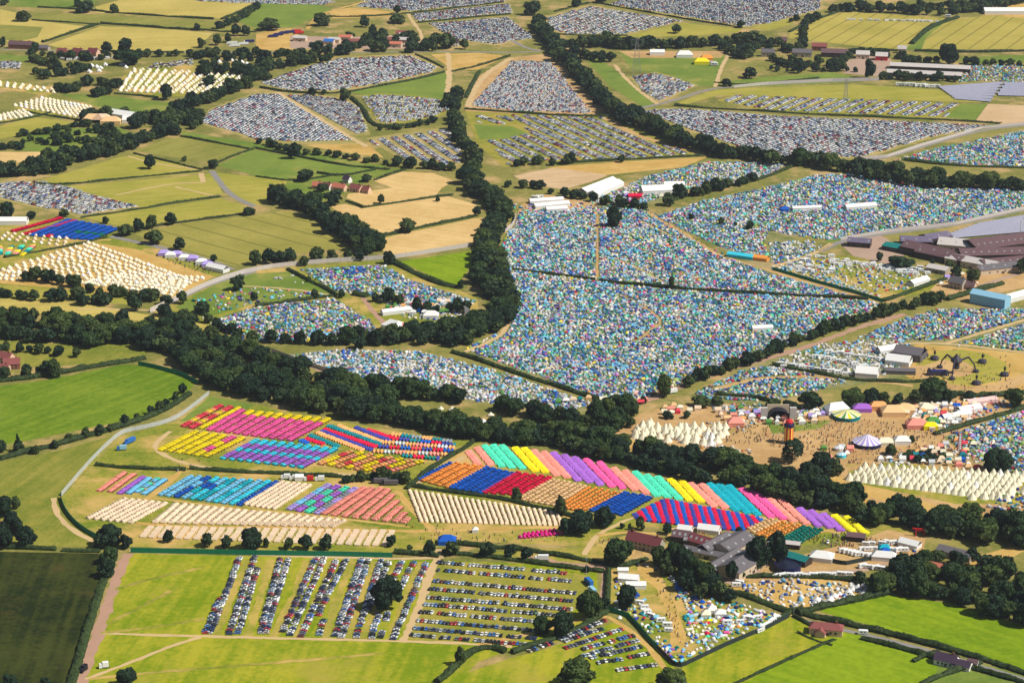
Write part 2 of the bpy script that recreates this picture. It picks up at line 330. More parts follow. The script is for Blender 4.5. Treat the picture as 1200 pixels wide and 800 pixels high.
# everything stands on z = 0; the sheets lie in a 5 cm stack just under it
big = MB(); big.add([(-2200, 300, -.09), (2200, 300, -.09), (2200, 5200, -.09), (-2200, 5200, -.09)], [(0, 1, 2, 3)])
o = big.build('ground', M['base']); o['kind'] = 'structure'
_f = [
('tan',[(112,8),(155,-4),(292,-4),(295,5),(260,22),(190,20),(112,15)]),('meadow',[(12,-4),(118,-4),(105,9),(40,9),(8,7)]),
('olive',[(38,15),(112,17),(190,22),(250,25),(300,33),(300,38),(240,36),(175,31),(118,27),(38,23)]),
('tan',[(0,11),(19,15),(38,24),(100,31),(62,45),(47,51),(10,50),(0,43)]),('tan',[(55,53),(118,31),(175,33),(250,39),(232,54),(218,61),(150,60),(82,59)]),
('olive',[(0,29),(50,32),(44,44),(20,49),(0,46)]),('meadow',[(0,64),(40,66),(38,72),(0,74)]),
('vivid2',[(278,20),(300,6),(320,-2),(352,2),(390,10),(345,32),(300,33),(275,24)]),
('meadow',[(70,110),(125,112),(200,121),(195,132),(140,131),(107,123)]),('meadow2',[(0,148),(38,137),(98,144),(75,150),(25,158),(0,163)]),
('stubble',[(0,178),(50,178),(66,182),(60,188),(12,191),(0,197)]),('meadow',[(26,160),(60,150),(140,150),(160,158),(120,172),(70,180),(25,176)]),
('olive',[(158,177),(195,163),(215,161),(290,174),(253,190),(237,189)]),('meadow',[(212,153),(240,158),(330,172),(455,195),(440,200),(300,174),(214,160)]),
('vivid2',[(255,194),(295,175),(345,184),(440,199),(405,212),(345,212),(300,206)]),
('meadow2',[(44,212),(100,196),(140,184),(160,182),(238,199),(232,203),(150,210),(60,216)]),
('meadow2',[(68,219),(232,205),(248,203),(262,227),(163,245),(105,230)]),('meadow2',[(95,254),(170,245),(258,232),(288,242),(285,250),(208,260),(140,265)]),
('tram',[(158,274),(210,262),(300,252),(338,247),(365,256),(392,272),(412,290),(375,293),(320,302),(275,312),(230,300),(178,284)]),
('meadow2',[(250,202),(300,207),(345,213),(330,235),(296,241),(266,225)]),
('meadow',[(345,195),(400,198),(450,200),(470,196),(440,208),(400,228),(380,236),(330,226)]),
('stubble',[(438,212),(472,201),(508,203),(532,212),(518,220),(510,230),(428,241),(406,232),(408,227),(460,220)]),
('stubble',[(385,241),(405,239),(425,244),(508,231),(525,230),(550,237),(568,245),(555,254),(490,267),(470,272),(438,276),(430,268),(410,255)]),
('stubble',[(445,280),(470,274),(555,256),(578,254),(575,262),(552,288),(468,301),(450,296)]),
('vivid',[(468,306),(552,294),(553,310),(535,335),(505,323)]),
('camp',[(0,285),(130,278),(160,282),(270,316),(200,350),(175,352),(0,335)]),
('tan',[(0,350),(40,349),(100,356),(170,368),(240,374),(285,384),(250,388),(150,374),(60,370),(0,360)]),
('meadow2',[(0,335),(60,340),(170,352),(165,358),(90,352),(0,346)]),
('camp',[(180,366),(250,331),(300,317),(450,305),(468,307),(560,350),(560,380),(545,385),(445,395),(300,398),(262,385)]),
('meadow',[(205,360),(270,322),(340,318),(395,345),(300,356),(240,372)]),
('tentbase',[(350,315),(450,309),(475,325),(560,352),(545,360),(440,350),(392,342)]),('tentbase',[(250,374),(300,358),(395,350),(435,375),(448,394),(400,404),(300,400)]),
('pasture2',[(0,398),(60,402),(165,402),(172,418),(150,424),(40,430),(0,428)]),
('lush',[(0,452),(50,446),(100,436),(140,428),(162,427),(190,432),(230,447),(215,466),(195,478),(150,492),(60,510),(0,522)]),
('pasture2',[(0,541),(60,530),(140,508),(120,528),(71,582),(77,600),(112,631),(110,640),(0,640)]),
('dark',[(0,646),(116,648),(122,664),(95,740),(82,800),(70,830),(-60,830),(-60,646)]),
('pasture',[(153,648),(460,655),(520,656),(700,664),(700,700),(690,745),(600,760),(560,775),(510,830),(90,830),(108,770),(120,740),(138,690)]),
('camp',[(72,583),(140,512),(210,492),(246,464),(300,474),(400,494),(480,507),(560,518),(700,543),(800,568),(900,592),(1020,615),(1100,615),(1100,625),(1010,632),(930,640),(860,615),(740,618),(690,640),(560,634),(460,648),(155,640),(112,630),(78,600)]),
('vivid2',[(246,464),(300,474),(280,484),(210,494)]),
('vivid',[(960,716),(1000,700),(1050,697),(1110,706),(1210,735),(1210,790),(1150,768),(1045,738)]),
('vivid',[(800,782),(900,735),(915,723),(945,734),(1000,742),(1095,765),(1110,780),(1090,830),(760,830)]),
('pasture',[(900,735),(925,721),(955,735),(975,746),(870,800),(800,830),(770,830),(800,780)]),
('meadow',[(1100,780),(1150,776),(1210,795),(1210,830),(1080,830)]),
('pasture',[(510,830),(540,790),(600,770),(640,760),(720,728),(742,738),(790,780),(800,830)]),
('cargreen',[(514,656),(600,662),(690,674),(690,700),(640,742),(600,752),(476,750),(496,700)]),('camp',[(690,640),(740,625),(790,640),(700,665),(660,664),(560,648)]),
('camp',[(716,668),(745,655),(790,680),(855,710),(915,722),(795,778),(768,750),(716,714)]),
('straw',[(745,656),(760,655),(772,668),(790,705),(805,745),(800,762),(785,765),(786,730),(770,690),(748,672)]),
('straw',[(850,690),(905,672),(975,670),(1040,692),(935,716)]),('sand',[(850,676),(900,660),(1010,632),(1040,620),(1085,630),(1080,655),(1000,668),(900,684)]),
('sand',[(690,515),(720,500),(760,480),(830,470),(905,480),(1000,478),(1100,462),(1200,455),(1210,500),(1200,600),(1130,605),(1060,590),(1000,590),(940,560),(880,540),(800,535),(745,525)]),
('straw',[(700,508),(770,520),(850,535),(840,545),(770,535),(705,522)]),('straw',[(955,556),(1000,560),(1060,580),(1130,602),(1110,606),(1020,582),(1010,600),(985,570)]),
('meadow',[(900,497),(975,492),(960,502),(905,508)]),('camp',[(990,545),(1050,540),(1200,562),(1200,590),(1120,590),(1000,565)]),
('straw',[(1060,405),(1110,400),(1200,412),(1210,455),(1110,462),(1060,440)]),('meadow2',[(1072,428),(1082,418),(1100,411),(1125,409),(1155,414),(1178,424),(1182,436),(1170,446),(1140,452),(1110,450),(1085,444)]),
('sand',[(1083,428),(1105,421),(1132,424),(1146,434),(1130,441),(1100,441),(1084,437)]),
('tentbase',[(600,262),(612,248),(690,243),(760,246),(830,290),(900,320),(1038,352),(1020,364),(960,390),(870,427),(800,452),(760,468),(700,470),(542,410),(560,400),(597,385),(600,345),(582,320),(586,288)]),
('tentbase',[(322,416),(400,408),(490,410),(540,424),(600,440),(695,472),(690,484),(560,472),(470,457),(400,444)]),
('tentbase',[(770,252),(830,233),(890,220),(960,203),(1020,203),(1090,218),(1210,220),(1210,252),(1100,268),(1040,276),(930,278),(1040,345),(900,318),(840,290)]),
('meadow',[(965,283),(985,276),(1010,274),(1000,280),(975,285)]),
('tentbase',[(690,236),(760,205),(830,188),(925,190),(905,205),(870,215),(800,225),(780,236),(740,243)]),('tentbase',[(1040,190),(1095,173),(1210,150),(1210,198),(1150,196),(1060,188)]),
('stubble2',[(602,206),(650,196),(700,200),(712,206),(690,214),(660,222),(615,214)]),('straw',[(640,196),(720,190),(830,184),(800,196),(712,205),(660,198)]),
('tentbase',[(1000,398),(1060,373),(1100,360),(1210,360),(1210,415),(1110,405)]),('tentbase',[(810,462),(870,432),(930,405),(1060,394),(1078,412),(1060,442),(960,458),(900,473),(830,470)]),
('tentbase',[(1105,512),(1210,474),(1210,565),(1145,545)]),
('carbase',[(233,145),(245,128),(300,108),(335,108),(425,165),(430,172),(355,169),(300,167),(278,158)]),('carbase',[(333,110),(365,110),(405,115),(424,127),(434,158),(418,160)]),
('carbase',[(303,99),(350,80),(400,67),(480,63),(515,78),(510,86),(440,101),(390,108),(340,108)]),('vivid2',[(412,108),(440,101),(520,85),(530,88),(525,118),(470,112),(425,112)]),
('cargreen',[(423,112),(450,109),(532,117),(530,130),(505,140),(450,147),(440,140)]),('carbase',[(428,162),(525,148),(548,190),(520,198),(470,187)]),('straw',[(355,170),(430,168),(450,185),(400,178)]),
('sand',[(545,130),(560,90),(595,68),(650,62),(715,130),(690,136),(600,133)]),('cargreen',[(545,130),(600,133),(722,137),(828,180),(740,188),(640,190),(590,196),(560,170)]),('vivid2',[(555,146),(600,148),(620,156),(590,163),(562,163)]),
('carbase',[(412,9),(430,-4),(598,-4),(592,4),(480,15)]),('carbase',[(480,17),(597,4),(602,16),(490,27)]),('carbase',[(498,27),(595,19),(628,46),(580,54),(530,47)]),
('carbase',[(636,20),(690,6),(802,25),(735,42),(665,42),(642,34)]),('carbase',[(712,6),(740,-4),(965,-4),(965,12),(903,28),(870,33),(800,21)]),
('meadow2',[(735,42),(800,27),(870,34),(865,38),(820,42),(700,45)]),('meadow2',[(880,33),(905,25),(940,20),(925,30),(900,36)]),
('vivid2',[(683,66),(700,68),(735,92),(770,120),(755,126),(715,102)]),('meadow',[(725,60),(850,62),(848,72),(838,102),(800,100),(765,85),(740,82)]),('carbase',[(738,90),(770,84),(818,100),(775,120),(755,113)]),
('tan2',[(925,38),(960,22),(995,14),(1112,22),(1070,53),(1060,58),(1040,58),(925,45)]),('tan2',[(1080,58),(1078,40),(1100,25),(1160,18),(1210,20),(1210,58)]),
('meadow',[(1060,58),(1078,42),(1100,24),(1112,22),(1085,45),(1080,58)]),('straw',[(1150,18),(1185,6),(1210,4),(1210,22)]),
('meadow',[(1125,68),(1210,64),(1210,73),(1130,76)]),('vivid2',[(850,96),(900,90),(975,85),(1010,92),(1000,96),(860,103)]),('meadow2',[(795,120),(840,105),(1000,99),(1110,106),(1160,115),(1150,120),(840,112),(800,124)]),
('cargreen',[(840,118),(862,111),(1123,121),(1110,139),(900,131)]),('vivid2',[(1108,138),(1125,122),(1157,122),(1143,141)]),('stubble2',[(1143,142),(1158,122),(1210,124),(1210,146),(1175,146)]),
('carbase',[(745,128),(800,126),(900,134),(1172,147),(1100,160),(1012,186),(905,186),(845,168)]),
('carbase',[(0,213),(50,211),(168,243),(92,255),(0,234)]),('straw',[(0,318),(100,283),(160,292),(250,324),(205,350),(80,338),(0,332)]),('camp',[(0,262),(60,257),(140,268),(130,277),(0,301)]),
('camp',[(130,102),(155,80),(235,76),(292,83),(290,97),(248,111),(180,114)]),('camp',[(0,94),(74,104),(56,113),(0,104)]),('camp',[(12,125),(52,113),(110,124),(96,140),(32,131)]),('camp',[(0,134),(25,127),(42,136),(0,145)]),
('straw',[(300,40),(340,33),(355,45),(360,58),(300,60)]),('straw',[(505,64),(560,62),(595,66),(560,82),(530,82)]),('straw',[(385,14),(410,9),(480,16),(450,20),(390,22)]),
('yard',[(985,286),(1030,275),(1040,280),(1060,300),(1050,312),(1000,300)]),('camp',[(905,318),(930,300),(1000,300),(1090,325),(1105,340),(1035,352)]),('sand',[(1085,345),(1110,320),(1210,315),(1210,335),(1130,352)]),
('yard',[(985,72),(1040,62),(1046,75),(1030,90),(990,86)]),('yard',[(340,42),(400,44),(490,40),(492,58),(340,57)]),('sand',[(725,60),(850,60),(845,68),(740,68)]),('sand',[(610,240),(640,228),(700,236),(690,250),(640,254),(605,256)]),
('straw',[(1130,660),(1150,650),(1185,640),(1210,640),(1150,672)]),
]
for m, poly in _f: ground('field', poly, m, z=-.075+.0006*len(G)); G.append(1)
# tracks and roads: (photo polyline, width m, material, name)
ROADS = []
def road(line, w, m, name, it=2, mask=True):
    a = smooth(PA(line), it); p, d = resample(a, 5); n = np.stack([-d[:, 1], d[:, 0]], 1)
    j = .06 if m == 'asphalt' else .22; L = p+n*(w/2*(1+RNG.normal(0, j, len(p))))[:, None]; R = p-n*(w/2*(1+RNG.normal(0, j, len(p))))[:, None]; k = len(p); z = -.008+.00008*len(ROADS)
    me = bpy.data.meshes.new(name)
    me.from_pydata([(x, y, z) for x, y in L]+[(x, y, z) for x, y in R], [], [(i, k+i, k+i+1, i+1) for i in range(k-1)])
    me.materials.append(M[m]); o = link(name, me); o['kind'] = 'structure'
    ROADS.append((a, w, mask))
for l, w, m in [
 ([(290,655),(268,705),(253,745)],5,'worn'),([(318,655),(305,700),(290,746)],5,'worn'),([(360,656),(345,700),(320,746)],6,'worn'),([(388,656),(372,700),(345,746)],3,'worn'),([(414,656),(392,705),(382,748)],5,'worn'),([(440,657),(420,700),(408,748)],5,'worn'),([(466,658),(450,690),(425,748)],4,'worn'),([(493,658),(475,700),(456,750)],4,'worn'),
 ([(90,830),(98,785),(108,760),(118,735),(128,700),(138,672),(150,648)],7,'trackpink'),
 ([(118,741),(160,743),(240,745),(400,749),(520,752),(600,757)],3.2,'track'),([(125,731),(150,718),(175,705),(200,692)],3,'camp'),([(135,690),(180,677),(240,664)],3,'camp'),([(118,741),(180,735),(240,724)],3,'camp'),
 ([(100,795),(150,777),(200,756),(235,746)],3,'track'),([(105,795),(180,787),(300,778),(450,765)],3,'camp'),
 ([(152,644),(250,647),(350,651),(480,655),(520,652)],4,'track'),([(516,643),(508,660),(495,700),(478,742),(470,752)],5,'track'),
 ([(63,583),(66,600),(80,618),(110,634)],4,'track'),([(72,578),(105,545),(130,516)],2.5,'camp'),
 ([(200,505),(180,520),(185,530),(215,543),(260,550),(330,553),(430,556)],4,'track'),([(218,545),(205,558),(180,580),(160,590)],5,'straw'),
 ([(180,583),(220,588),(280,597),(340,600),(480,617)],3,'straw'),([(160,612),(220,618),(310,617),(400,620),(450,622),(520,622),(600,618),(660,618),(700,612)],5,'straw'),
 ([(465,575),(478,590),(490,605),(510,622)],5,'straw'),([(478,572),(500,560),(530,543),(545,535)],4,'track'),([(480,572),(560,582),(600,588)],2,'camp'),
 ([(690,640),(698,628),(720,615),(750,603),(775,586),(800,588),(850,598),(900,608),(940,616)],3,'track'),([(700,627),(740,622),(790,628),(830,625)],4,'straw'),
 ([(700,628),(690,640),(685,650)],4,'track'),([(875,622),(905,609),(930,610)],3,'straw'),([(940,632),(962,620),(985,624)],4,'straw'),
 ([(620,652),(660,660),(700,663),(711,664),(709,690),(706,705)],5,'trackpink'),([(560,755),(640,738),(690,722),(712,722)],4,'straw'),([(712,722),(735,735),(760,757),(785,790)],4,'straw'),
 ([(700,470),(745,475),(780,460),(830,440),(880,425),(905,418),(950,405),(1010,382),(1060,368)],7,'trackpink'),([(760,248),(770,256),(800,272),(830,292),(850,302),(900,316),(960,336),(1035,353),(1060,357)],4.5,'sand'),
 ([(700,252),(700,290),(700,325)],2.4,'sand'),([(720,302),(750,315),(780,332)],1.8,'track'),([(728,345),(760,362),(778,377),(760,388)],1.6,'sand'),([(720,400),(745,402),(770,380)],1.5,'sand'),([(750,259),(790,278)],2,'track'),
 ([(545,412),(570,402),(595,388),(602,350),(592,330)],4,'track'),([(425,348),(435,362),(455,385),(470,398)],5,'trackpink'),([(318,412),(345,422),(380,435),(400,440)],6,'yard'),
 ([(1200,245),(1120,264),(1040,273),(985,282),(960,295)],8,'asphalt'),([(975,285),(950,300),(905,312)],5,'track'),
 ([(1210,146),(1150,152),(1080,172),(1035,186),(1005,188)],7,'asphalt'),([(750,127),(790,118),(825,106),(850,102),(950,96),(1030,94)],7,'asphalt'),([(838,102),(845,80),(855,62)],5,'track'),([(720,76),(740,100),(770,122)],5,'track'),
 ([(325,108),(360,130),(400,155),(430,172)],6,'track'),([(645,65),(660,85),(690,118),(710,140),(760,165),(830,182)],9,'sand'),([(548,128),(552,110),(570,85),(600,68)],8,'track'),([(525,62),(527,85),(524,115)],7,'track'),
 ([(360,35),(370,20),(390,12),(430,2)],6,'straw'),([(600,48),(620,58),(640,60),(600,62),(500,60),(400,62),(300,61),(200,62),(60,60),(0,58)],6,'asphalt'),([(478,16),(485,28),(495,40),(492,60)],5,'track'),
 ([(135,229),(200,215),(236,214)],3,'track'),([(205,219),(258,231)],3,'track'),([(236,203),(238,214)],6,'track'),([(248,200),(268,228),(298,242)],7,'asphalt'),([(150,183),(180,192),(240,199)],3,'track'),
 ([(130,277),(190,290),(250,306),(272,316)],7,'asphalt'),([(175,366),(210,350),(250,331),(300,318)],6,'asphalt'),([(0,277),(60,283),(130,281)],4,'straw'),([(285,335),(340,338),(385,345)],3,'track'),([(90,362),(160,362),(250,370)],3,'track'),
 ([(905,318),(960,335),(1033,356)],5,'sand'),([(1110,402),(1150,390),(1210,372)],4,'track'),([(1060,402),(1110,402),(1160,408),(1210,414)],4,'track'),([(1070,428),(1090,447),(1130,458),(1170,455),(1210,440)],16,'sand'),
 ([(1105,505),(1150,490),(1210,472)],5,'sand'),([(950,566),(970,553),(1000,548),(1030,540)],6,'sand'),([(780,620),(830,615)],4,'track'),([(745,655),(748,645),(760,640)],6,'sand'),
 ([(930,722),(960,732),(1010,742),(1060,754),(1110,768),(1210,798)],4,'asphalt'),([(880,672),(930,672),(1000,670),(1040,660)],5,'yard'),
 ([(888,655),(880,670),(850,682)],12,'yard'),([(840,455),(900,440),(1000,443),(1070,452)],5,'sand'),([(1200,318),(1150,335),(1100,352)],5,'yard'),([(1060,640),(1020,652),(960,650),(905,655)],3,'straw')]:
    road(l, w, m, 'track' if m not in ('asphalt',) else 'road')
# ================================================================== hedges, fences, trees
LEAF = [leafmat('oak_leaves', (.012,.032,.014), (.052,.095,.026)), leafmat('ash_leaves', (.020,.046,.014), (.095,.135,.03)), leafmat('dark_leaves', (.010,.026,.016), (.028,.058,.026)), leafmat('copper_leaves', (.03,.022,.014), (.07,.05,.025))]
HEDGEM = leafmat('hedge_leaves', (.016,.030,.010), (.050,.078,.022))
BARK = mat('bark', (.075,.055,.04), .9, .3, 2)
MASK = []
def hedge(label, line, w=3.0, h=2.6, step=None, cat='hedge', name='hedge'):
    a = PA(line); ymid = np.mean([q[1] for q in line]); kk = .62 if ymid < 330 else .85; w *= kk; h *= kk; step = step or (1.6 if ymid > 380 else 3.0)
    p, d = resample(smooth(a, 1), step); n = len(p); nr = np.stack([-d[:, 1], d[:, 0]], 1)
    prof = [(-.5, 0), (-.55, .55), (-.28, .95), (.05, 1.05), (.32, .93), (.55, .5), (.5, 0)]; k = len(prof)
    V = np.zeros((n, k, 3))
    wob = np.interp(np.arange(n), np.arange(0, n+6, 6), RNG.uniform(.55, 1.35, len(np.arange(0, n+6, 6))))
    for j, (s, z) in enumerate(prof):
        jit = RNG.normal(0, .10, (n, 2))
        V[:, j, :2] = p+nr*((s*w)*(1+jit[:, :1])+RNG.normal(0, .12, (n, 1)))+d*RNG.normal(0, .25, (n, 1)); V[:, j, 2] = z*h*(wob+jit[:, 1])
    V[:, 0, 2] = V[:, -1, 2] = -.05
    fs = [(i*k+j, (i+1)*k+j, (i+1)*k+j+1, i*k+j+1) for i in range(n-1) for j in range(k-1)]+[tuple(range(k-1, -1, -1)), tuple((n-1)*k+j for j in range(k))]
    vs = V.reshape(-1, 3).tolist()
    m = int(n*step*(2.2 if ymid > 380 else .9)); sz = .5 if ymid > 380 else .9
    idx = RNG.integers(0, n, m); s = RNG.uniform(-.55, .55, m); z = np.sqrt(np.clip(1-(s/.6)**2, .05, 1))*h*wob[idx]*RNG.uniform(.45, 1.12, m)
    for i in range(m):
        c = np.array([*(p[idx[i]]+nr[idx[i]]*s[i]*w+d[idx[i]]*RNG.uniform(-step/2, step/2)), z[i]])
        u = RNG.normal(size=3); u /= np.linalg.norm(u); v2 = np.cross(u, RNG.normal(size=3)); v2 /= np.linalg.norm(v2)+1e-6
        b = len(vs); vs += [(c+(u*q+v2*r)*sz).tolist() for q, r in ((-1, -.6), (1, -.8), (.8, .8), (-.9, .7))]; fs.append((b, b+1, b+2, b+3))
    me = bpy.data.meshes.new(name); me.from_pydata(vs, [], fs); me.materials.append(HEDGEM)
    o = link(name, me); tag(o, label, cat, 'field hedges')
    MASK.append((a, w*.6+.8))
    return o
def fence(label, line, h, m, name='fence', ribs=True, cat='fence', it=0):
    """one continuous run of sheets, every second sheet set a little back, with a capping rail"""
    a = smooth(PA(line), it); p, d = resample(a, 3.2); n = len(p); nr = np.stack([-d[:, 1], d[:, 0]], 1); vs = []; pr = []
    for i in range(n):
        for off in ((.0, .07) if i % 2 else (.07, .0)):
            q = p[i]+nr[i]*off; pr.append(q)
    for q, k in zip(pr, range(len(pr))):
        t = nr[k//2]*.05
        vs += [(*(q-t), 0), (*(q-t), h), (*(q+t), h), (*(q+t), 0)]
    N = len(pr); fs = [(4*i+j, 4*i+4+j, 4*i+5+j, 4*i+1+j) for i in range(N-1) for j in range(3)]+[(0, 1, 2, 3), (4*N-1, 4*N-2, 4*N-3, 4*N-4)]
    me = bpy.data.meshes.new(name); me.from_pydata([tuple(map(float, v)) for v in vs], [], fs); me.materials.append(m); me.update()
    tag(link(name, me), label, cat); MASK.append((a, 1.5))
M['post'] = mat('dark_steel', (.09,.09,.095), .6, .1)
M['steel'] = mat('pale_steel_sheet', S(214,204,196,.75), .55, .1, .5)
M['steelgrey'] = mat('grey_steel_sheet', S(196,200,196,.72), .55, .1, .5)
M['greenmesh'] = mat('green_netting', S(16,140,100,.65), .8, .12, .3)
M['darkmesh'] = mat('black_netting', (.02,.032,.03), .8, .15, .3)
fence('long pale steel perimeter fence across the middle fields below the stubble', [(176,366),(210,350),(250,331),(300,316),(375,308),(450,304),(470,302),(552,289)], 4.2, M['steel'], 'perimeter_fence', it=1)
fence('pale steel fence curving beside the tree line at top of the big campsite', [(577,283),(590,273),(602,265),(605,252)], 4.2, M['steel'], 'perimeter_fence', it=1)
fence('pale grey steel perimeter fence bending round the left of the coloured tents', [(245,462),(228,476),(207,491),(190,497),(170,502),(148,506),(138,511),(120,527),(100,548),(72,581)], 3.4, M['steelgrey'], 'perimeter_fence', it=1)
fence('short green netting fence continuing the steel fence down the lower left', [(71,583),(75,597),(85,611),(98,622),(114,631)], 3.4, M['greenmesh'], 'netting_fence', it=1)
fence('long green netting fence between the cream tents and the car park', [(153,647),(200,648),(250,649),(300,650),(400,651.5),(460,653)], 3.6, M['greenmesh'], 'netting_fence', ribs=False)
fence('green netting fence at the far corner of the lush field by the wood', [(162,428),(175,430),(195,435),(215,441),(232,450)], 3.6, M['greenmesh'], 'netting_fence', it=1)
fence('green netting fence on the lower left side of the corner campsite', [(711,716),(735,722),(748,735),(762,752),(770,760)], 3.2, M['greenmesh'], 'netting_fence')
fence('black netting fence on the lower right side of the corner campsite', [(770,760),(790,780),(800,781),(850,757),(900,736),(925,723)], 3.0, M['darkmesh'], 'netting_fence')
fence('thin green fence along the earth road right of the big campsite', [(905,316),(960,332),(1000,343),(1035,354)], 3.0, M['greenmesh'], 'netting_fence')
fence('pale steel fence at the edge of the wood below the big campsite', [(318,412),(350,424),(385,436)], 3.5, M['steel'], 'perimeter_fence')
fence('long steel fence beside the road across the far right fields', [(985,281),(1040,272),(1120,263),(1210,243)], 3.0, M['steel'], 'perimeter_fence', ribs=False)
fence('pale steel fence along the road at far right behind the tree belt', [(1005,187),(1040,184),(1080,171),(1150,151),(1210,145)], 3.0, M['steel'], 'perimeter_fence', ribs=False)
fence('pale fence along the far bright green field under the farm', [(860,103),(900,99),(975,95),(1030,94)], 3.5, M['steel'], 'perimeter_fence', ribs=False)
fence('dark netting fence around the caravans under the green barns', [(1020,656),(990,662),(955,655),(945,657)], 3, M['darkmesh'], 'netting_fence')
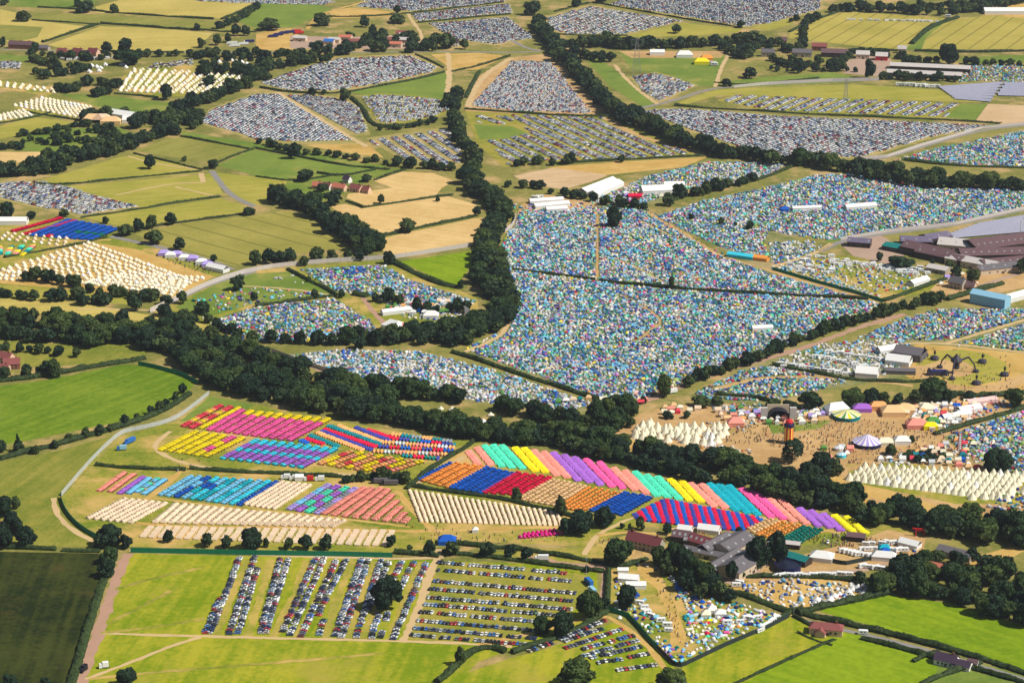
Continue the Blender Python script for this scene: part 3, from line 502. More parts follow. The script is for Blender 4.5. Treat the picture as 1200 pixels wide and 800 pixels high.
for lab, l, w, h in [
 ('straight hedge across the upper middle of the big crowded campsite', [(603,316),(650,322),(697,328)], 3.5, 3),
 ('long hedge from the lone tree across the big campsite to the right', [(703,329),(740,334),(790,338),(850,342),(900,345),(960,348),(1018,351)], 3.5, 3),
 ('hedge along the lower left edge of the big crowded campsite', [(530,413),(560,422),(600,436),(650,452),(705,470)], 4, 3.5),
 ('short dark hedge above the salmon tents of the left camp', [(112,545),(150,549),(218,551)], 3, 2.6), ('hedge between the cyan and purple tents and the sky blue tents', [(223,549),(270,553),(330,555),(400,559),(440,562)], 3.5, 2.8),
 ('hedge running diagonally between the chevron tents and the orange tents', [(476,573),(490,561),(510,545),(540,528),(556,517)], 4, 3), ('long dark hedge above the columns of cream tents', [(478,569),(530,577),(580,583),(620,592),(660,602),(675,606)], 4, 2.8),
 ('hedge along the lane above the block of parked cars', [(462,648),(490,650),(514,652)], 4, 3), ('dark hedge above the lane right of the blue awning', [(518,648),(560,651),(600,656),(640,662),(708,670)], 4, 2.8),
 ('second dark hedge behind the lane and the white lorry', [(520,636),(560,640),(610,644),(660,652),(705,660),(730,665),(758,655)], 4, 3), ('hedge on the right of the lane by the corner campsite', [(713,668),(712,690),(711,712)], 4, 3),
 ('thick hedge between the car block and the lowest rows of cars', [(600,765),(625,756),(650,748),(680,736),(712,716)], 5, 3.2), ('curving hedge in the bottom pasture below the car park', [(512,800),(530,785),(542,773),(555,762),(575,758),(592,764)], 5, 3.5),
 ('hedge between the dark field and the pink stony lane', [(82,805),(92,775),(100,745),(110,715),(118,690),(126,668)], 6, 3), ('hedge along the top of the dark field', [(0,642),(40,643),(66,644)], 3.5, 2.8), ('short hedge at the top right corner of the dark field', [(73,645),(95,646),(118,646)], 4, 3),
 ('hedge below the lush left field with small trees', [(0,538),(40,528),(80,518),(115,508),(150,498),(175,489),(200,477),(222,462)], 6, 4), ('hedge above the lush left field', [(0,447),(40,443),(80,436),(110,430),(150,424),(170,420)], 6, 4.5),
 ('thick hedge below the corner bell tent camp', [(935,720),(960,712),(1000,704),(1040,695)], 6, 4), ('hedge on the far side of the lane by the bright right field', [(925,716),(955,723),(1000,733),(1050,745),(1100,758),(1150,772),(1210,792)], 5, 3.4),
 ('hedge on the near side of the lane past the two houses', [(1010,748),(1050,758),(1100,772),(1150,786),(1210,803)], 4, 2.8), ('low garden hedge in front of the red roofed bungalow', [(935,741),(955,750),(975,756)], 1.6, 1.2), ('thin field hedge between the two bottom right pastures', [(978,749),(960,756),(900,783),(850,806)], 2.5, 1.4),
 ('hedge on the left of the bungalow garden', [(930,722),(942,728),(955,735)], 3, 2), ('hedge below the dark roofed house', [(1080,802),(1100,792),(1125,785),(1150,776)], 4, 3), ('garden hedge on the left of the dark roofed house', [(1070,775),(1085,768),(1100,764)], 3, 2.4),
 ('hedge behind the corner campsite and below the farm trees', [(845,690),(870,697),(900,708),(925,718)], 5, 3.2), ('dark hedge above the bell tent camp', [(860,676),(900,676),(950,676),(1000,680),(1035,688)], 4, 3), ('hedge left of the black corner by the campsite road', [(905,728),(930,716),(940,712)], 4, 3),
 ('hedge between the two middle stubble fields', [(406,236),(418,240),(426,244)], 4, 3), ('hedge at the top of the wide stubble field', [(428,243),(470,237),(510,231),(530,229)], 5, 3.5), ('hedge at the foot of the wide stubble field', [(436,278),(470,273),(490,267),(520,261),(555,254)], 5, 3.5),
 ('leafy hedge below the bright green square field', [(462,308),(490,322),(515,333),(540,338)], 9, 5), ('hedge with a kink through the campsite below the steel fence', [(337,316),(360,328),(385,340),(395,347)], 4, 3), ('straight hedge across the campsite left of the earth track', [(300,359),(330,355),(390,347)], 4, 3), ('short dark hedge inside the middle campsite', [(415,345),(430,348)], 8, 4),
 ('hedge above the far left cream bell tents', [(5,302),(50,294),(90,287),(125,278)], 4, 3), ('dark hedge below the yellow meadow', [(95,255),(160,246),(215,236),(258,231)], 4, 3), ('hedge above the wheel lined crop field', [(150,270),(210,261),(285,251)], 4, 3), ('hedge at the top of the straw coloured left field', [(40,215),(75,217),(150,209),(235,201)], 4, 3),
 ('thin hedge between the pale green fields left of centre', [(157,180),(200,190),(235,199),(245,199)], 3.5, 2.6), ('hedge between the olive crop and the green strip', [(212,160),(250,167),(293,175)], 4, 3), ('hedge beside the bright green left field', [(255,191),(275,182),(297,175)], 4, 3), ('hedge below the bright green left field', [(300,207),(345,213),(395,205)], 3.5, 3), ('long hedge above the farmhouse pastures', [(300,174),(350,184),(400,194),(455,199)], 4, 3), ('hedge between the pastures by the red roofed farm', [(440,211),(460,203),(475,199)], 4, 3), ('low hedge in the pasture right of centre left', [(372,203),(400,207),(440,199)], 4, 3),
 ('hedge along the far tan field under the top edge', [(45,9),(90,11),(150,17),(250,23)], 5, 4), ('hedge between the two far tan fields', [(50,50),(80,40),(115,29)], 7, 5), ('thin hedge right of the far tan fields', [(235,35),(262,38),(300,38)], 4, 3), ('hedge on the low side of the top left fields', [(118,28),(165,31),(200,34),(240,36)], 6, 4), ('hedge along the far left road', [(85,60),(150,61),(215,62)], 5, 3), ('hedge at the top left edge behind the tan field', [(260,23),(280,15),(300,5)], 7, 4), ('small hedge in the far left corner', [(38,24),(70,26),(118,29)], 4, 3),
 ('hedge below the far left green strip', [(0,145),(40,138),(60,132)], 4, 3), ('hedge above the yellow far left meadow', [(30,131),(70,138),(105,143)], 4, 3), ('hedge at the foot of the yellow far left meadow', [(25,160),(60,152),(100,145)], 6, 4), ('hedge under the upper cream tent camp', [(135,110),(160,112),(185,115)], 4, 3),
 ('hedge below the far oval car park', [(305,103),(340,109),(400,110),(440,102),(490,93),(520,85)], 5, 3.5), ('hedge curving right of the far oval car park', [(487,64),(505,72),(520,80)], 4, 3), ('hedge curving round the small green car park', [(412,115),(426,128),(432,142),(445,150),(475,148),(505,142)], 8, 5), ('hedge between the two big far car parks', [(545,128),(600,132),(660,136),(715,137)], 5, 3.5), ('hedge below the striped rows of far cars', [(650,192),(720,188),(800,184),(830,182)], 5, 3.5), ('hedge along the far triangular field', [(530,84),(560,78),(597,66)], 5, 3.5), ('hedge on the left of the sandy far car park', [(562,84),(553,100),(546,115)], 8, 4),
 ('hedge below the top car park', [(480,16),(540,9),(590,3)], 5, 3.5), ('hedge below the second top car park', [(490,27),(550,21),(598,17)], 5, 3.5), ('hedge at the foot of the topmost right car park', [(700,4),(760,15),(810,24),(870,33)], 4, 3), ('hedge between the top car parks left of the belt', [(385,20),(430,20),(480,16)], 4, 3), ('hedge at the left edge of the upper rough car park', [(650,14),(690,4)], 5, 3), ('hedge above the upper rough car park', [(640,38),(670,42),(735,42)], 5, 3),
 ('hedge left of the striped tan field at upper right', [(925,38),(950,26),(985,13)], 7, 4), ('hedge between the two striped tan fields', [(1068,52),(1080,40),(1095,30),(1122,21)], 12, 6), ('hedge at the foot of the striped tan fields', [(1000,58),(1055,60)], 6, 4), ('hedge under the rightmost striped tan field', [(1072,60),(1130,62),(1210,60)], 8, 5), ('long hedge above the dense right car park', [(790,124),(840,128),(900,131),(960,135),(1040,138),(1110,141),(1172,145)], 5, 3.5), ('hedge beside the top right green verge', [(838,97),(870,100),(960,92)], 3, 2.5),
 ('hedge above the upper right tents', [(1060,188),(1100,193),(1150,196),(1210,197)], 6, 4), ('small hedge above the long white tents', [(780,238),(830,222),(880,214),(905,205),(930,195)], 6, 4), ('hedge at right of the caravans above the crossroads', [(1035,353),(1065,343),(1095,332),(1120,322)], 5, 3), ('clipped dark hedge right of the farmhouse yard', [(1110,352),(1150,340),(1175,333)], 5, 4),
 ('dark hedge below the tents right of the big campsite', [(905,428),(950,436),(1000,446),(1060,448),(1085,447)], 3.5, 2.6), ('thin hedge right of the fairground beside the crowded right camp', [(1095,509),(1130,499),(1170,487),(1210,475)], 5, 3.5), ('hedge below the festival field circle', [(1110,462),(1150,465),(1200,462)], 5, 4), ('hedge between tents near the lower middle clearing', [(840,462),(880,465),(900,470)], 4, 3)]:
    hedge(lab, l, w, h)
# ---------------------------------------------------------------- tree prototypes (unit crown: radius 1, height 2, base at z = 0 of the tree = .35 below the crown)
def crown_mesh(name, seed, n=1500, leaf=.068, lobes=30, hull=True, m=0, conic=False):
    r = np.random.default_rng(seed); L = []
    for i in range(lobes):
        t = r.uniform(0, 2*math.pi); u = r.uniform(-.75, .95); q = math.sqrt(max(0, 1-u*u))*r.uniform(.42, .78)
        rr = r.uniform(.20, .38)
        if conic: q *= (1-u)*.6; rr *= (1.2-u)*.7
        L.append((q*math.cos(t), q*math.sin(t), 1+u*.68, rr))
    L.append((0, 0, 1.0, .62 if not conic else .4)); L.append((r.uniform(-.2, .2), r.uniform(-.2, .2), 1.45, .42 if not conic else .2))
    L = np.array(L); w = L[:, 3]**2; idx = r.choice(len(L), n, p=w/w.sum())
    d = r.normal(size=(n, 3)); d[:, 2] += .25; d /= np.linalg.norm(d, axis=1)[:, None]
    c = L[idx, :3]+d*(L[idx, 3]*r.uniform(.82, 1.1, n))[:, None]; c[:, 2] = np.maximum(c[:, 2], .12)
    # keep the leaf clumps that are on the outside of the whole crown
    dist = np.min(np.linalg.norm(c[:, None]-L[None, :, :3], axis=2)-L[None, :, 3], axis=1); keep = dist > -.06; c, d = c[keep], d[keep]; n = len(c)
    nn = d+r.normal(0, .55, (n, 3)); nn /= np.linalg.norm(nn, axis=1)[:, None]
    u = np.cross(nn, r.normal(size=(n, 3))); u /= np.linalg.norm(u, axis=1)[:, None]; v = np.cross(nn, u); sz = leaf*r.uniform(.6, 1.5, n)[:, None]
    co = np.stack([c-u*sz-v*sz*.6, c+u*sz*.9-v*sz*.8, c+u*sz*.7+v*sz*.8, c-u*sz*.8+v*sz*.7], 1)
    vs = co.reshape(-1, 3).tolist(); fs = [(4*i, 4*i+1, 4*i+2, 4*i+3) for i in range(n)]
    if hull:
        for (x, y, z, rr) in L:
            b = len(vs); rr *= .88; prof = [(-.8, .6), (-.2, .98), (.45, .89), (.9, .43)]; k = 7
            for zz, q in prof:
                for j in range(k):
                    t = 2*math.pi*j/k; s = r.uniform(.88, 1.08); vs.append((x+rr*q*s*math.cos(t), y+rr*q*s*math.sin(t), max(.1, z+rr*zz)))
            for a in range(3):
                for j in range(k): fs.append((b+a*k+j, b+a*k+(j+1) % k, b+(a+1)*k+(j+1) % k, b+(a+1)*k+j))
            fs.append(tuple(b+3*k+j for j in range(k)))
    return vs, fs
def trunk_mesh(seed):
    r = random.Random(seed); b = MB(); b.bar((0, 0, -.02), (.01, 0, .55), .075, 7, .05)
    for k in range(6):
        t = k*1.05+r.uniform(-.3, .3); z = r.uniform(.35, .55)
        e = (math.cos(t)*r.uniform(.4, .6), math.sin(t)*r.uniform(.4, .6), z+r.uniform(.4, .7)); b.bar((0, 0, z), e, .04, 5, .015)
    b.bar((.01, 0, .5), (r.uniform(-.1, .1), r.uniform(-.1, .1), 1.4), .05, 5, .015)
    return b.mesh('trunk', [BARK])
TRUNKS = [trunk_mesh(i) for i in range(4)]
CROWNS = {}
for kind, cnt, kw in (('oak', 6, dict(n=4600)), ('sparse', 2, dict(n=2200, hull=False, lobes=13, leaf=.075)), ('conic', 2, dict(n=2400, conic=True)), ('bush', 3, dict(n=1000, leaf=.13, lobes=9))):
    CROWNS[kind] = []
    for mi, mm in enumerate(LEAF):
        for i in range(cnt):
            if mi == 0: kwv = crown_mesh(kind, 100+i*7+len(kind), **kw); globals().setdefault('_cg', {})[(kind, i)] = kwv
            v, f = _cg[(kind, i)]
            me = bpy.data.meshes.new('crown'); me.from_pydata(v, [], f); me.materials.append(mm); CROWNS[kind].append((mi, me))
TREES = []      # dicts gathered first, the nearest 300 become things, the rest one wood
def tree(x, y, wpx, hpx, label=None, kind='oak', leaf=None, group=None):
    TREES.append(dict(x=x, y=y, w=wpx*mpp(y), h=mh(y, hpx), label=label, kind=kind, leaf=leaf, group=group))
def belt(desc, line, w=12, h=13, gap=9, jit=2.5, frm='left', group=None, kind='oak', leaf=None):
    p, d = resample(smooth(PA(line), 1), gap); n = len(p); r = random.Random(len(TREES)); k = 0
    for i in range(n):
        q = p[i]+np.array([r.gauss(0, jit*.6), r.gauss(0, jit)]); px = PIX(q)[0]; s = r.uniform(.72, 1.25); k += 1
        TREES.append(dict(x=px[0], y=px[1], w=w*s*r.uniform(.9, 1.15), h=h*s*r.uniform(.9, 1.1), label=f"{ordw(k)} {'bush' if kind == 'bush' else 'tree'} from the {frm}, {desc[4:] if desc.startswith('the ') else desc}", kind=kind, leaf=leaf, group=group or 'trees in belts and hedgerows'))
T = tree
T(675,806,50,36,'big round oak cut by the bottom edge below the lowest car rows'); T(786,808,40,26,'round tree at the bottom edge below the black fence corner'); T(149,803,26,20,'small round tree at the bottom edge in the mown pasture'); T(12,806,20,16,'bush at the bottom left corner of the dark field','bush'); T(52,806,16,13,'second bush along the bottom edge of the dark field','bush')
T(453,714,38,39,'large dark oak standing alone among the parked car columns',leaf=2); T(540,779,14,22,'small tree at the head of the curving hedge in the pasture')
T(197,635,13,16,'thin sparse tree in front of the left cream tents','sparse',1); T(242,640,17,17,'round tree by the green fence, left of the darkest one'); T(266,642,15,15,'rounded tree right beside the darkest fence tree',leaf=1); T(295,644,28,27,'darkest and biggest tree along the green netting fence',leaf=2); T(312,641,8,12,'slim small tree just right of the darkest fence tree','sparse'); T(338,643,13,14,'pale green tree in the middle of the long cream rows',leaf=1); T(360,644,18,18,'thin see-through tree by the long cream tents','sparse',1); T(382,643,17,17,'dark tree near the right end of the cream rows',leaf=2); T(459,640,13,14,'small tree at the right end of the cream rows')
T(480,645,8,8,'low bush beside the lane under the blue awning','bush'); T(504,650,16,18,'dark tree left of the lane gap by the awning'); T(529,650,19,17,'round tree just right of the lane gap'); T(571,652,20,18,'round green tree above the car block, left of the white lorry'); T(597,653,16,17,'brownish tree above the right car block','oak',3); T(616,656,16,17,'tree left of the white lorry on the lane')
T(128,640,32,26,'rounded crown at the top of the tree clump by the pink lane',leaf=2); T(148,642,16,17,'right hand tree of the clump at the green fence end'); T(118,643,18,18,'left hand tree of the clump at the green fence end'); T(128,660,24,20,'lower tree of the clump by the dark field corner',leaf=0); T(125,676,22,22,'lowest tree of the clump by the pink lane',leaf=2)
T(4,606,24,26,'uppermost dark tree at the left edge',leaf=2); T(16,626,26,28,'dark tree beside the hidden red roof at the left edge',leaf=2); T(32,640,26,24,'right hand dark tree of the left edge clump'); T(4,642,24,30,'lowest dark tree of the left edge clump',leaf=2); T(20,596,14,16,'small tree on top of the left edge clump')
T(680,624,36,26,'wide dark tree above the right end of the lane',leaf=2); T(708,616,27,24,'dark tree in front of the blue tent block',leaf=2); T(664,626,20,20,'dark tree left beside the wide tree above the lane'); T(751,620,13,16,'small round tree below the red and blue tents'); T(729,619,7,7,'tiny bush on the grass left of the farm','bush'); T(738,620,5,8,'thin sapling on the grass left of the farm','sparse'); T(781,626,13,14,'dark pointed conifer above the farmhouse','conic',2); T(657,603,17,24,'copper coloured tree beside the orange tents','oak',3); T(606,586,13,16,'small dark copper tree beside the red tents','oak',3)
T(725,660,38,30,'broad round tree left of the stone farmhouse'); T(773,662,22,24,'yellow green tree at the farmhouse corner',leaf=1)
for i, (x, y, w, h) in enumerate([(788,664,26,30),(800,672,28,34),(812,682,26,30),(824,690,30,34),(806,692,24,26),(834,696,26,26),(845,700,22,20),(854,705,18,16),(822,700,20,18),(780,674,20,22)]): T(x, y, w, h, f'{ordw(i+1)} tree of the dark clump below the grey farm barns', 'oak', [0,2,0,1,2,2,0,0,2,2][i], 'trees below the farm barns')
T(857,680,17,23,'green tree in front of the wide grey barn',leaf=0); T(870,678,8,11,'small tree by the right corner of the grey barn'); T(888,664,32,38,'big dark tree right of the grey barns',leaf=2); T(910,660,30,38,'big dark tree beside the blue slurry tank',leaf=2)
T(865,625,9,9,'little tree behind the grey barns','oak'); T(833,622,7,9,'little tree before the white marquee above the barns')
T(691,724,32,32,'round tree at the lane bend by the car block'); T(659,745,28,30,'dark tree over the hedge between the car blocks',leaf=2); T(636,742,24,22,'spreading tree left over the hedge between the car blocks'); T(706,716,16,18,'bushy tree in the corner by the green fence'); T(735,712,25,29,'dark tree inside the corner campsite',leaf=2); T(688,670,8,8,'small bush on the lane verge by the mast','bush')
T(928,542,32,28,'see-through tree beside the striped helter skelter','sparse',2); T(962,556,36,28,'large dark tree at the fairground edge',leaf=2); T(948,562,26,22,'dark tree left of the large fairground tree',leaf=2); T(978,556,22,20,'dark tree on the right of the large fairground tree',leaf=2); T(1044,532,16,13,'small tree beside the purple and white big top'); T(1069,519,8,10,'small dark red tree by the fairground','oak',3); T(1168,552,38,27,'wide dark tree beside the crowded right camp',leaf=2); T(1145,603,16,12,'small tree by the lower tipi field')
for i, (x, y, w, h) in enumerate([(905,478,22,12),(925,480,20,12),(948,478,26,20),(958,477,18,14),(1000,475,32,20),(1020,474,24,20),(1035,472,18,14),(1052,474,16,14),(1073,471,20,15),(1095,468,36,26),(1110,470,22,16),(1137,468,18,10),(1160,468,16,9),(1188,476,24,22)]): T(x, y, w, h, f'{ordw(i+1)} tree from the left of the row above the fairground', group='trees above the fairground')
T(783,490,14,9,'small tree by the lower end of the earth road'); T(805,490,10,9,'small dark tree among the stalls left of the tipis'); T(822,477,26,13,'wide bush left of the tents above the white tipis','bush'); T(840,474,18,11,'bush right beside the wide one above the tipis','bush'); T(779,464,20,26,'tall tree at the lower end of the roadside hedge'); T(754,472,9,9,'small tree left of the tall roadside tree')
belt('the tree belt along the earth road', [(805,452),(840,437),(870,428),(905,415),(950,395),(1000,380),(1060,364),(1100,353)], 11, 10, 9)
belt('the front row of the long wood', [(205,418),(228,434),(246,446),(262,454),(300,466),(350,475),(400,484),(450,494),(500,505),(545,512)], 17, 14, 9.5, 3)
belt('the front row of the long wood beside stripes', [(562,515),(600,517),(650,524),(700,534),(745,546),(800,559),(850,564),(890,574),(930,588),(975,596),(1005,602)], 15, 12, 9, 2.5)
belt('the middle row of the long wood', [(0,396),(60,401),(120,401),(170,403),(225,422),(270,446),(320,461),(370,473),(420,483),(480,496),(540,508),(600,513),(660,514),(710,524),(750,536),(800,547),(850,553),(900,562),(950,580),(1005,592)], 18, 15, 10, 4)
belt('the back row of the long wood', [(0,380),(60,390),(130,394),(190,402),(250,422),(300,440),(350,454),(400,468),(450,478)], 18, 15, 10.5, 4)
belt('the far edge of the long wood', [(195,392),(260,408),(310,425),(350,440),(400,456),(450,462),(500,469),(540,472)], 17, 14, 10.5, 4)
belt('the far corner of the long wood', [(0,370),(60,378),(120,384),(180,388),(240,400)], 14, 13, 12, 4)
belt('the clump left of the tipi field', [(585,485),(620,487),(660,496),(690,502),(715,506),(735,498)], 14, 13, 10, 4)
belt('the upper clump left of the tipi field', [(692,492),(705,484),(722,482),(740,488)], 14, 14, 9, 4)
belt('the clump inside the lower middle clearing', [(415,455),(440,458),(455,466),(500,466),(520,470)], 12, 14, 10, 4)
belt('the garden hedge behind the tipis', [(1062,537),(1080,540),(1104,536)], 8, 4.5, 4.5, 1, kind='bush'); belt('the second garden hedge behind the tipis', [(1064,531),(1085,533),(1100,530)], 7, 4, 5, 1, kind='bush')
belt('the wood below the tipi field', [(1018,606),(1035,600),(1060,601),(1085,606),(1105,614)], 14, 13, 9, 4)
belt('the lower wood right of the yellow tents', [(1010,614),(1040,614),(1070,620),(1105,630),(1150,636),(1200,640)], 15, 14, 9, 4)
belt('the middle of the lower right wood', [(1090,622),(1130,622),(1170,624),(1205,628)], 16, 15, 9, 4)
belt('the far edge of the lower right wood', [(1110,612),(1150,614),(1205,616)], 15, 14, 10, 4)
belt('the dark wood above the bright right field', [(1030,694),(1060,694),(1100,698),(1140,708),(1180,722),(1205,732)], 15, 14, 8, 4)
belt('the second row of the dark right wood', [(1040,684),(1070,680),(1110,686),(1150,696),(1205,715)], 15, 15, 8.5, 5)
belt('the third row of the dark right wood', [(1060,672),(1100,672),(1140,680),(1205,695)], 15, 14, 9, 5)
belt('the back row of the dark right wood', [(1085,660),(1120,664),(1160,668),(1205,674)], 14, 13, 9, 5)
belt('the bushes around the caravan yard', [(1040,690),(1020,686),(1005,684)], 8, 6, 7, 2, kind='bush')
belt('the row behind the lush left field', [(0,444),(20,440),(35,442),(55,438),(70,436)], 10, 10, 9, 3)
belt('the orchard by the red roofs at left', [(0,410),(20,413),(45,413),(65,416)], 9, 8, 9, 3)
belt('the hedge trees below the lush left field', [(4,530),(20,532),(40,530),(60,526),(75,520),(108,512),(130,505),(152,497),(172,488),(180,484),(200,472),(215,462)], 8, 8.5, 13, 2)
T(22,529,5,22,'tall narrow poplar at the left edge of the lush field','conic',2); T(90,418,12,12,'lone round tree in the yellow field behind the lush field')
T(65,442,16,24,'dark tree beside the pale yard by the left field')
belt('the small trees on the hedge above the chevron camp lane', [(404,564),(420,563),(440,562)], 8, 6, 6, 1, kind='bush'); belt('the dark clump beside the parked vans', [(450,562),(462,564),(474,564)], 10, 9, 6, 1)
# middle distance
belt('the curving tree line beside the stubble fields', [(532,140),(540,165),(552,182),(560,192),(545,212),(560,228),(580,240),(590,250),(583,268),(562,288),(570,308),(560,326),(577,345),(590,362),(578,384),(555,392),(525,392),(498,394)], 18, 15, 10, 5)
belt('the inner side of the curving tree line', [(552,215),(575,236),(590,248),(575,275),(578,310),(590,340),(598,360),(590,384),(545,398)], 17, 14, 11, 5)
belt('the tree line left of the stubble fields', [(320,238),(340,240),(356,244),(372,252),(385,262),(400,270),(412,276),(428,286),(442,297)], 18, 16, 10, 5)
belt('the second line left of the stubble fields', [(335,233),(360,243),(378,262),(395,276),(415,288),(432,298)], 15, 15, 14, 5)
belt('the row at the foot of the wheel lined crop', [(298,311),(320,308),(335,310),(355,308),(370,306),(385,305),(400,304),(420,303)], 13, 13, 12, 4)
T(392,240,26,18,'wide tree below the red roofed farm'); T(446,239,10,12,'small round tree on the hedge between stubble fields','oak',1); T(478,272,24,16,'wide bushy tree on the lower stubble hedge'); T(513,236,6,7,'tiny bush at the corner of the upper stubble field','bush'); T(560,253,12,12,'round tree at the right end of the lower stubble hedge'); T(457,309,16,16,'tree where the steel fence meets the bright green square'); T(540,338,8,11,'small tree at the right corner of the bright green square'); T(430,213,15,9,'tree behind the red roofed farm'); T(357,212,24,14,'trees left of the red roofed farm'); T(377,224,16,10,'tree in front of the red roofed farm')
T(124,262,9,9,'small tree in the yellow meadow at left'); T(147,276,22,13,'wide bush at the corner of the blue tent block','bush'); T(162,271,15,15,'left tree of the trio on the crop hedge'); T(177,268,14,18,'tall tree of the trio on the crop hedge'); T(201,263,16,14,'right tree of the trio on the crop hedge'); T(183,286,24,17,'thin grey green tree beside the crop field','sparse',1); T(210,293,16,16,'round tree in front of the crop field'); T(250,306,10,8,'small bush at the foot of the crop field','bush'); T(292,252,15,10,'dark bush at the right of the crop hedge','bush'); T(280,340,20,19,'dark tree beside the steel fence bend'); T(214,356,14,16,'tree left of the steel fence start'); T(160,364,19,19,'lone round tree in the tan strip left of the fence'); T(237,367,24,14,'bush below the steel fence','bush'); T(215,374,20,12,'bush at the end of the grey road','bush'); T(198,374,10,10,'small bush left of the grey road end','bush')
T(8,258,18,23,'dark tree at the left edge by the parked cars'); T(75,254,13,9,'bush below the left car park','bush'); T(36,257,14,10,'bush left below the left car park','bush')
belt('the row below the far left bell tents', [(28,330),(45,330),(58,332),(72,333),(90,337)], 13, 13, 10, 3); belt('the row right below the far left bell tents', [(104,345),(125,346),(150,349),(178,353),(192,354)], 13, 11, 11, 3); belt('the row above the tan strip at left', [(0,346),(20,350),(40,353),(70,354),(95,356),(125,355)], 13, 11, 11, 3)
belt('the shrubs right below the steel fence', [(192,372),(230,378),(262,387),(278,395)], 12, 10, 12, 3); belt('the row below the middle campsite', [(300,402),(325,403),(345,403),(380,403),(400,405),(430,406),(452,403),(475,405),(498,405)], 13, 12, 13, 4)
T(298,352,10,11,'small tree on the right side of the left scattered tents'); T(362,330,6,7,'tiny tree in the middle of the kinked hedge'); T(369,349,12,11,'small tree beside the earth track junction'); T(400,349,9,10,'small dark tree right of the track junction'); belt('the clump inside the middle campsite', [(445,353),(455,353),(468,357)], 12, 11, 9, 3); belt('the row behind the white sail', [(490,365),(500,367),(515,366),(530,367),(545,366)], 11, 11, 9, 2)
T(720,266,19,26,'large dark tree at the head of the big campsite',leaf=2); T(783,241,18,16,'round tree beside the long white tents'); T(810,257,9,7,'small bush right of the earth road','bush'); T(845,263,8,9,'small dark tree in the upper right campsite'); T(878,269,11,11,'round dark tree in the upper right campsite'); T(862,265,5,5,'tiny bush in the upper right campsite','bush'); T(787,339,9,16,'lone tree on the long campsite hedge',leaf=2)
belt('the shrubs left of the long white tents', [(600,218),(620,220),(633,223),(650,225),(680,235),(700,238),(718,240),(735,243),(755,247)], 11, 9, 12, 3, kind='bush'); belt('the row above the upper right campsite', [(800,232),(820,228),(845,222),(860,219),(880,214)], 14, 12, 11, 3)
belt('the far diagonal tree belt', [(628,30),(640,48),(650,62),(668,82),(680,95),(698,112),(712,128),(730,140),(752,150),(772,158),(795,168),(815,174),(835,182)], 20, 17, 9, 4)
belt('the right half of the far tree belt', [(840,184),(865,184),(900,190),(930,193),(960,195),(990,200),(1020,205),(1050,210),(1100,217),(1150,220),(1205,222)], 20, 16, 9.5, 4)
belt('the lower side of the far right belt', [(1005,208),(1040,214),(1075,219),(1120,221)], 15, 14, 12, 3)
belt('the far top tree row', [(655,58),(680,55),(705,55),(740,58),(765,57),(800,56),(830,54),(860,52),(890,50)], 20, 16, 9.5, 4)
belt('the second far top tree row', [(650,64),(665,68),(680,66),(700,72),(715,73)], 16, 14, 13, 4)
T(794,39,14,11,'lone tree in the far yellow meadow'); T(867,33,10,10,'small round tree at the edge of the top car park'); T(705,73,14,14,'left tree of the pair by the far camp'); T(878,92,18,14,'tree at the bend of the far grey road'); T(868,62,22,12,'tree by the far pylon camp'); T(852,101,14,9,'bush beside the far grey road','bush'); T(624,18,22,18,'tree at the top of the diagonal belt'); T(675,8,14,11,'tree at the top edge above the car park'); T(703,3,18,10,'trees at the top edge right of centre')
belt('the village trees at upper right', [(898,60),(905,48),(915,56),(925,62),(938,66),(945,26),(960,22),(928,26)], 13, 11, 14, 4); belt('the wood along the upper right edge', [(975,14),(1000,13),(1030,14),(1060,16),(1085,18),(1110,18),(1140,14),(1165,9),(1205,3)], 18, 15, 15, 4); belt('the wood behind the upper right edge', [(1080,12),(1110,12),(1140,8),(1170,3)], 16, 14, 15, 4)
T(1111,76,25,26,'large dark tree beside the striped tan field'); T(928,75,13,12,'dark tree in front of the far farm'); T(936,86,12,15,'tall tree in the far farm orchard',leaf=1); T(972,83,12,14,'dark round tree left of the far barns'); T(986,83,14,14,'round tree left of the far barns'); T(1019,92,15,23,'tall dark tree beside the red barn',leaf=2); belt('the thick hedge below the far white sheds', [(1035,93),(1055,93),(1080,95),(1105,95),(1118,96)], 13, 10, 9, 2); belt('the trees right of the far white sheds', [(1060,75),(1080,73),(1095,74)], 14, 10, 10, 2); belt('the trees above the solar panels', [(1135,75),(1147,77),(1165,76),(1185,77),(1205,78)], 13, 10, 12, 3); belt('the far farm orchard', [(905,83),(920,85),(945,82),(955,85),(1000,84)], 9, 8, 10, 3)
T(1055,313,35,13,'wide dark bush in front of the brown barns','bush'); T(1030,306,9,12,'small tree left of the brown barns'); T(1120,325,15,14,'left tree beside the stone house by the barns'); T(1140,330,20,16,'right tree beside the stone house by the barns'); T(1112,314,12,9,'bush at the foot of the light barns','bush'); T(1198,320,16,20,'dark tree at the right edge by the barns'); T(1092,312,7,9,'little tree left of the light barns'); T(1092,350,14,9,'bush near the crossroads','bush'); T(1192,280,12,7,'bush beside the wind turbine','bush')
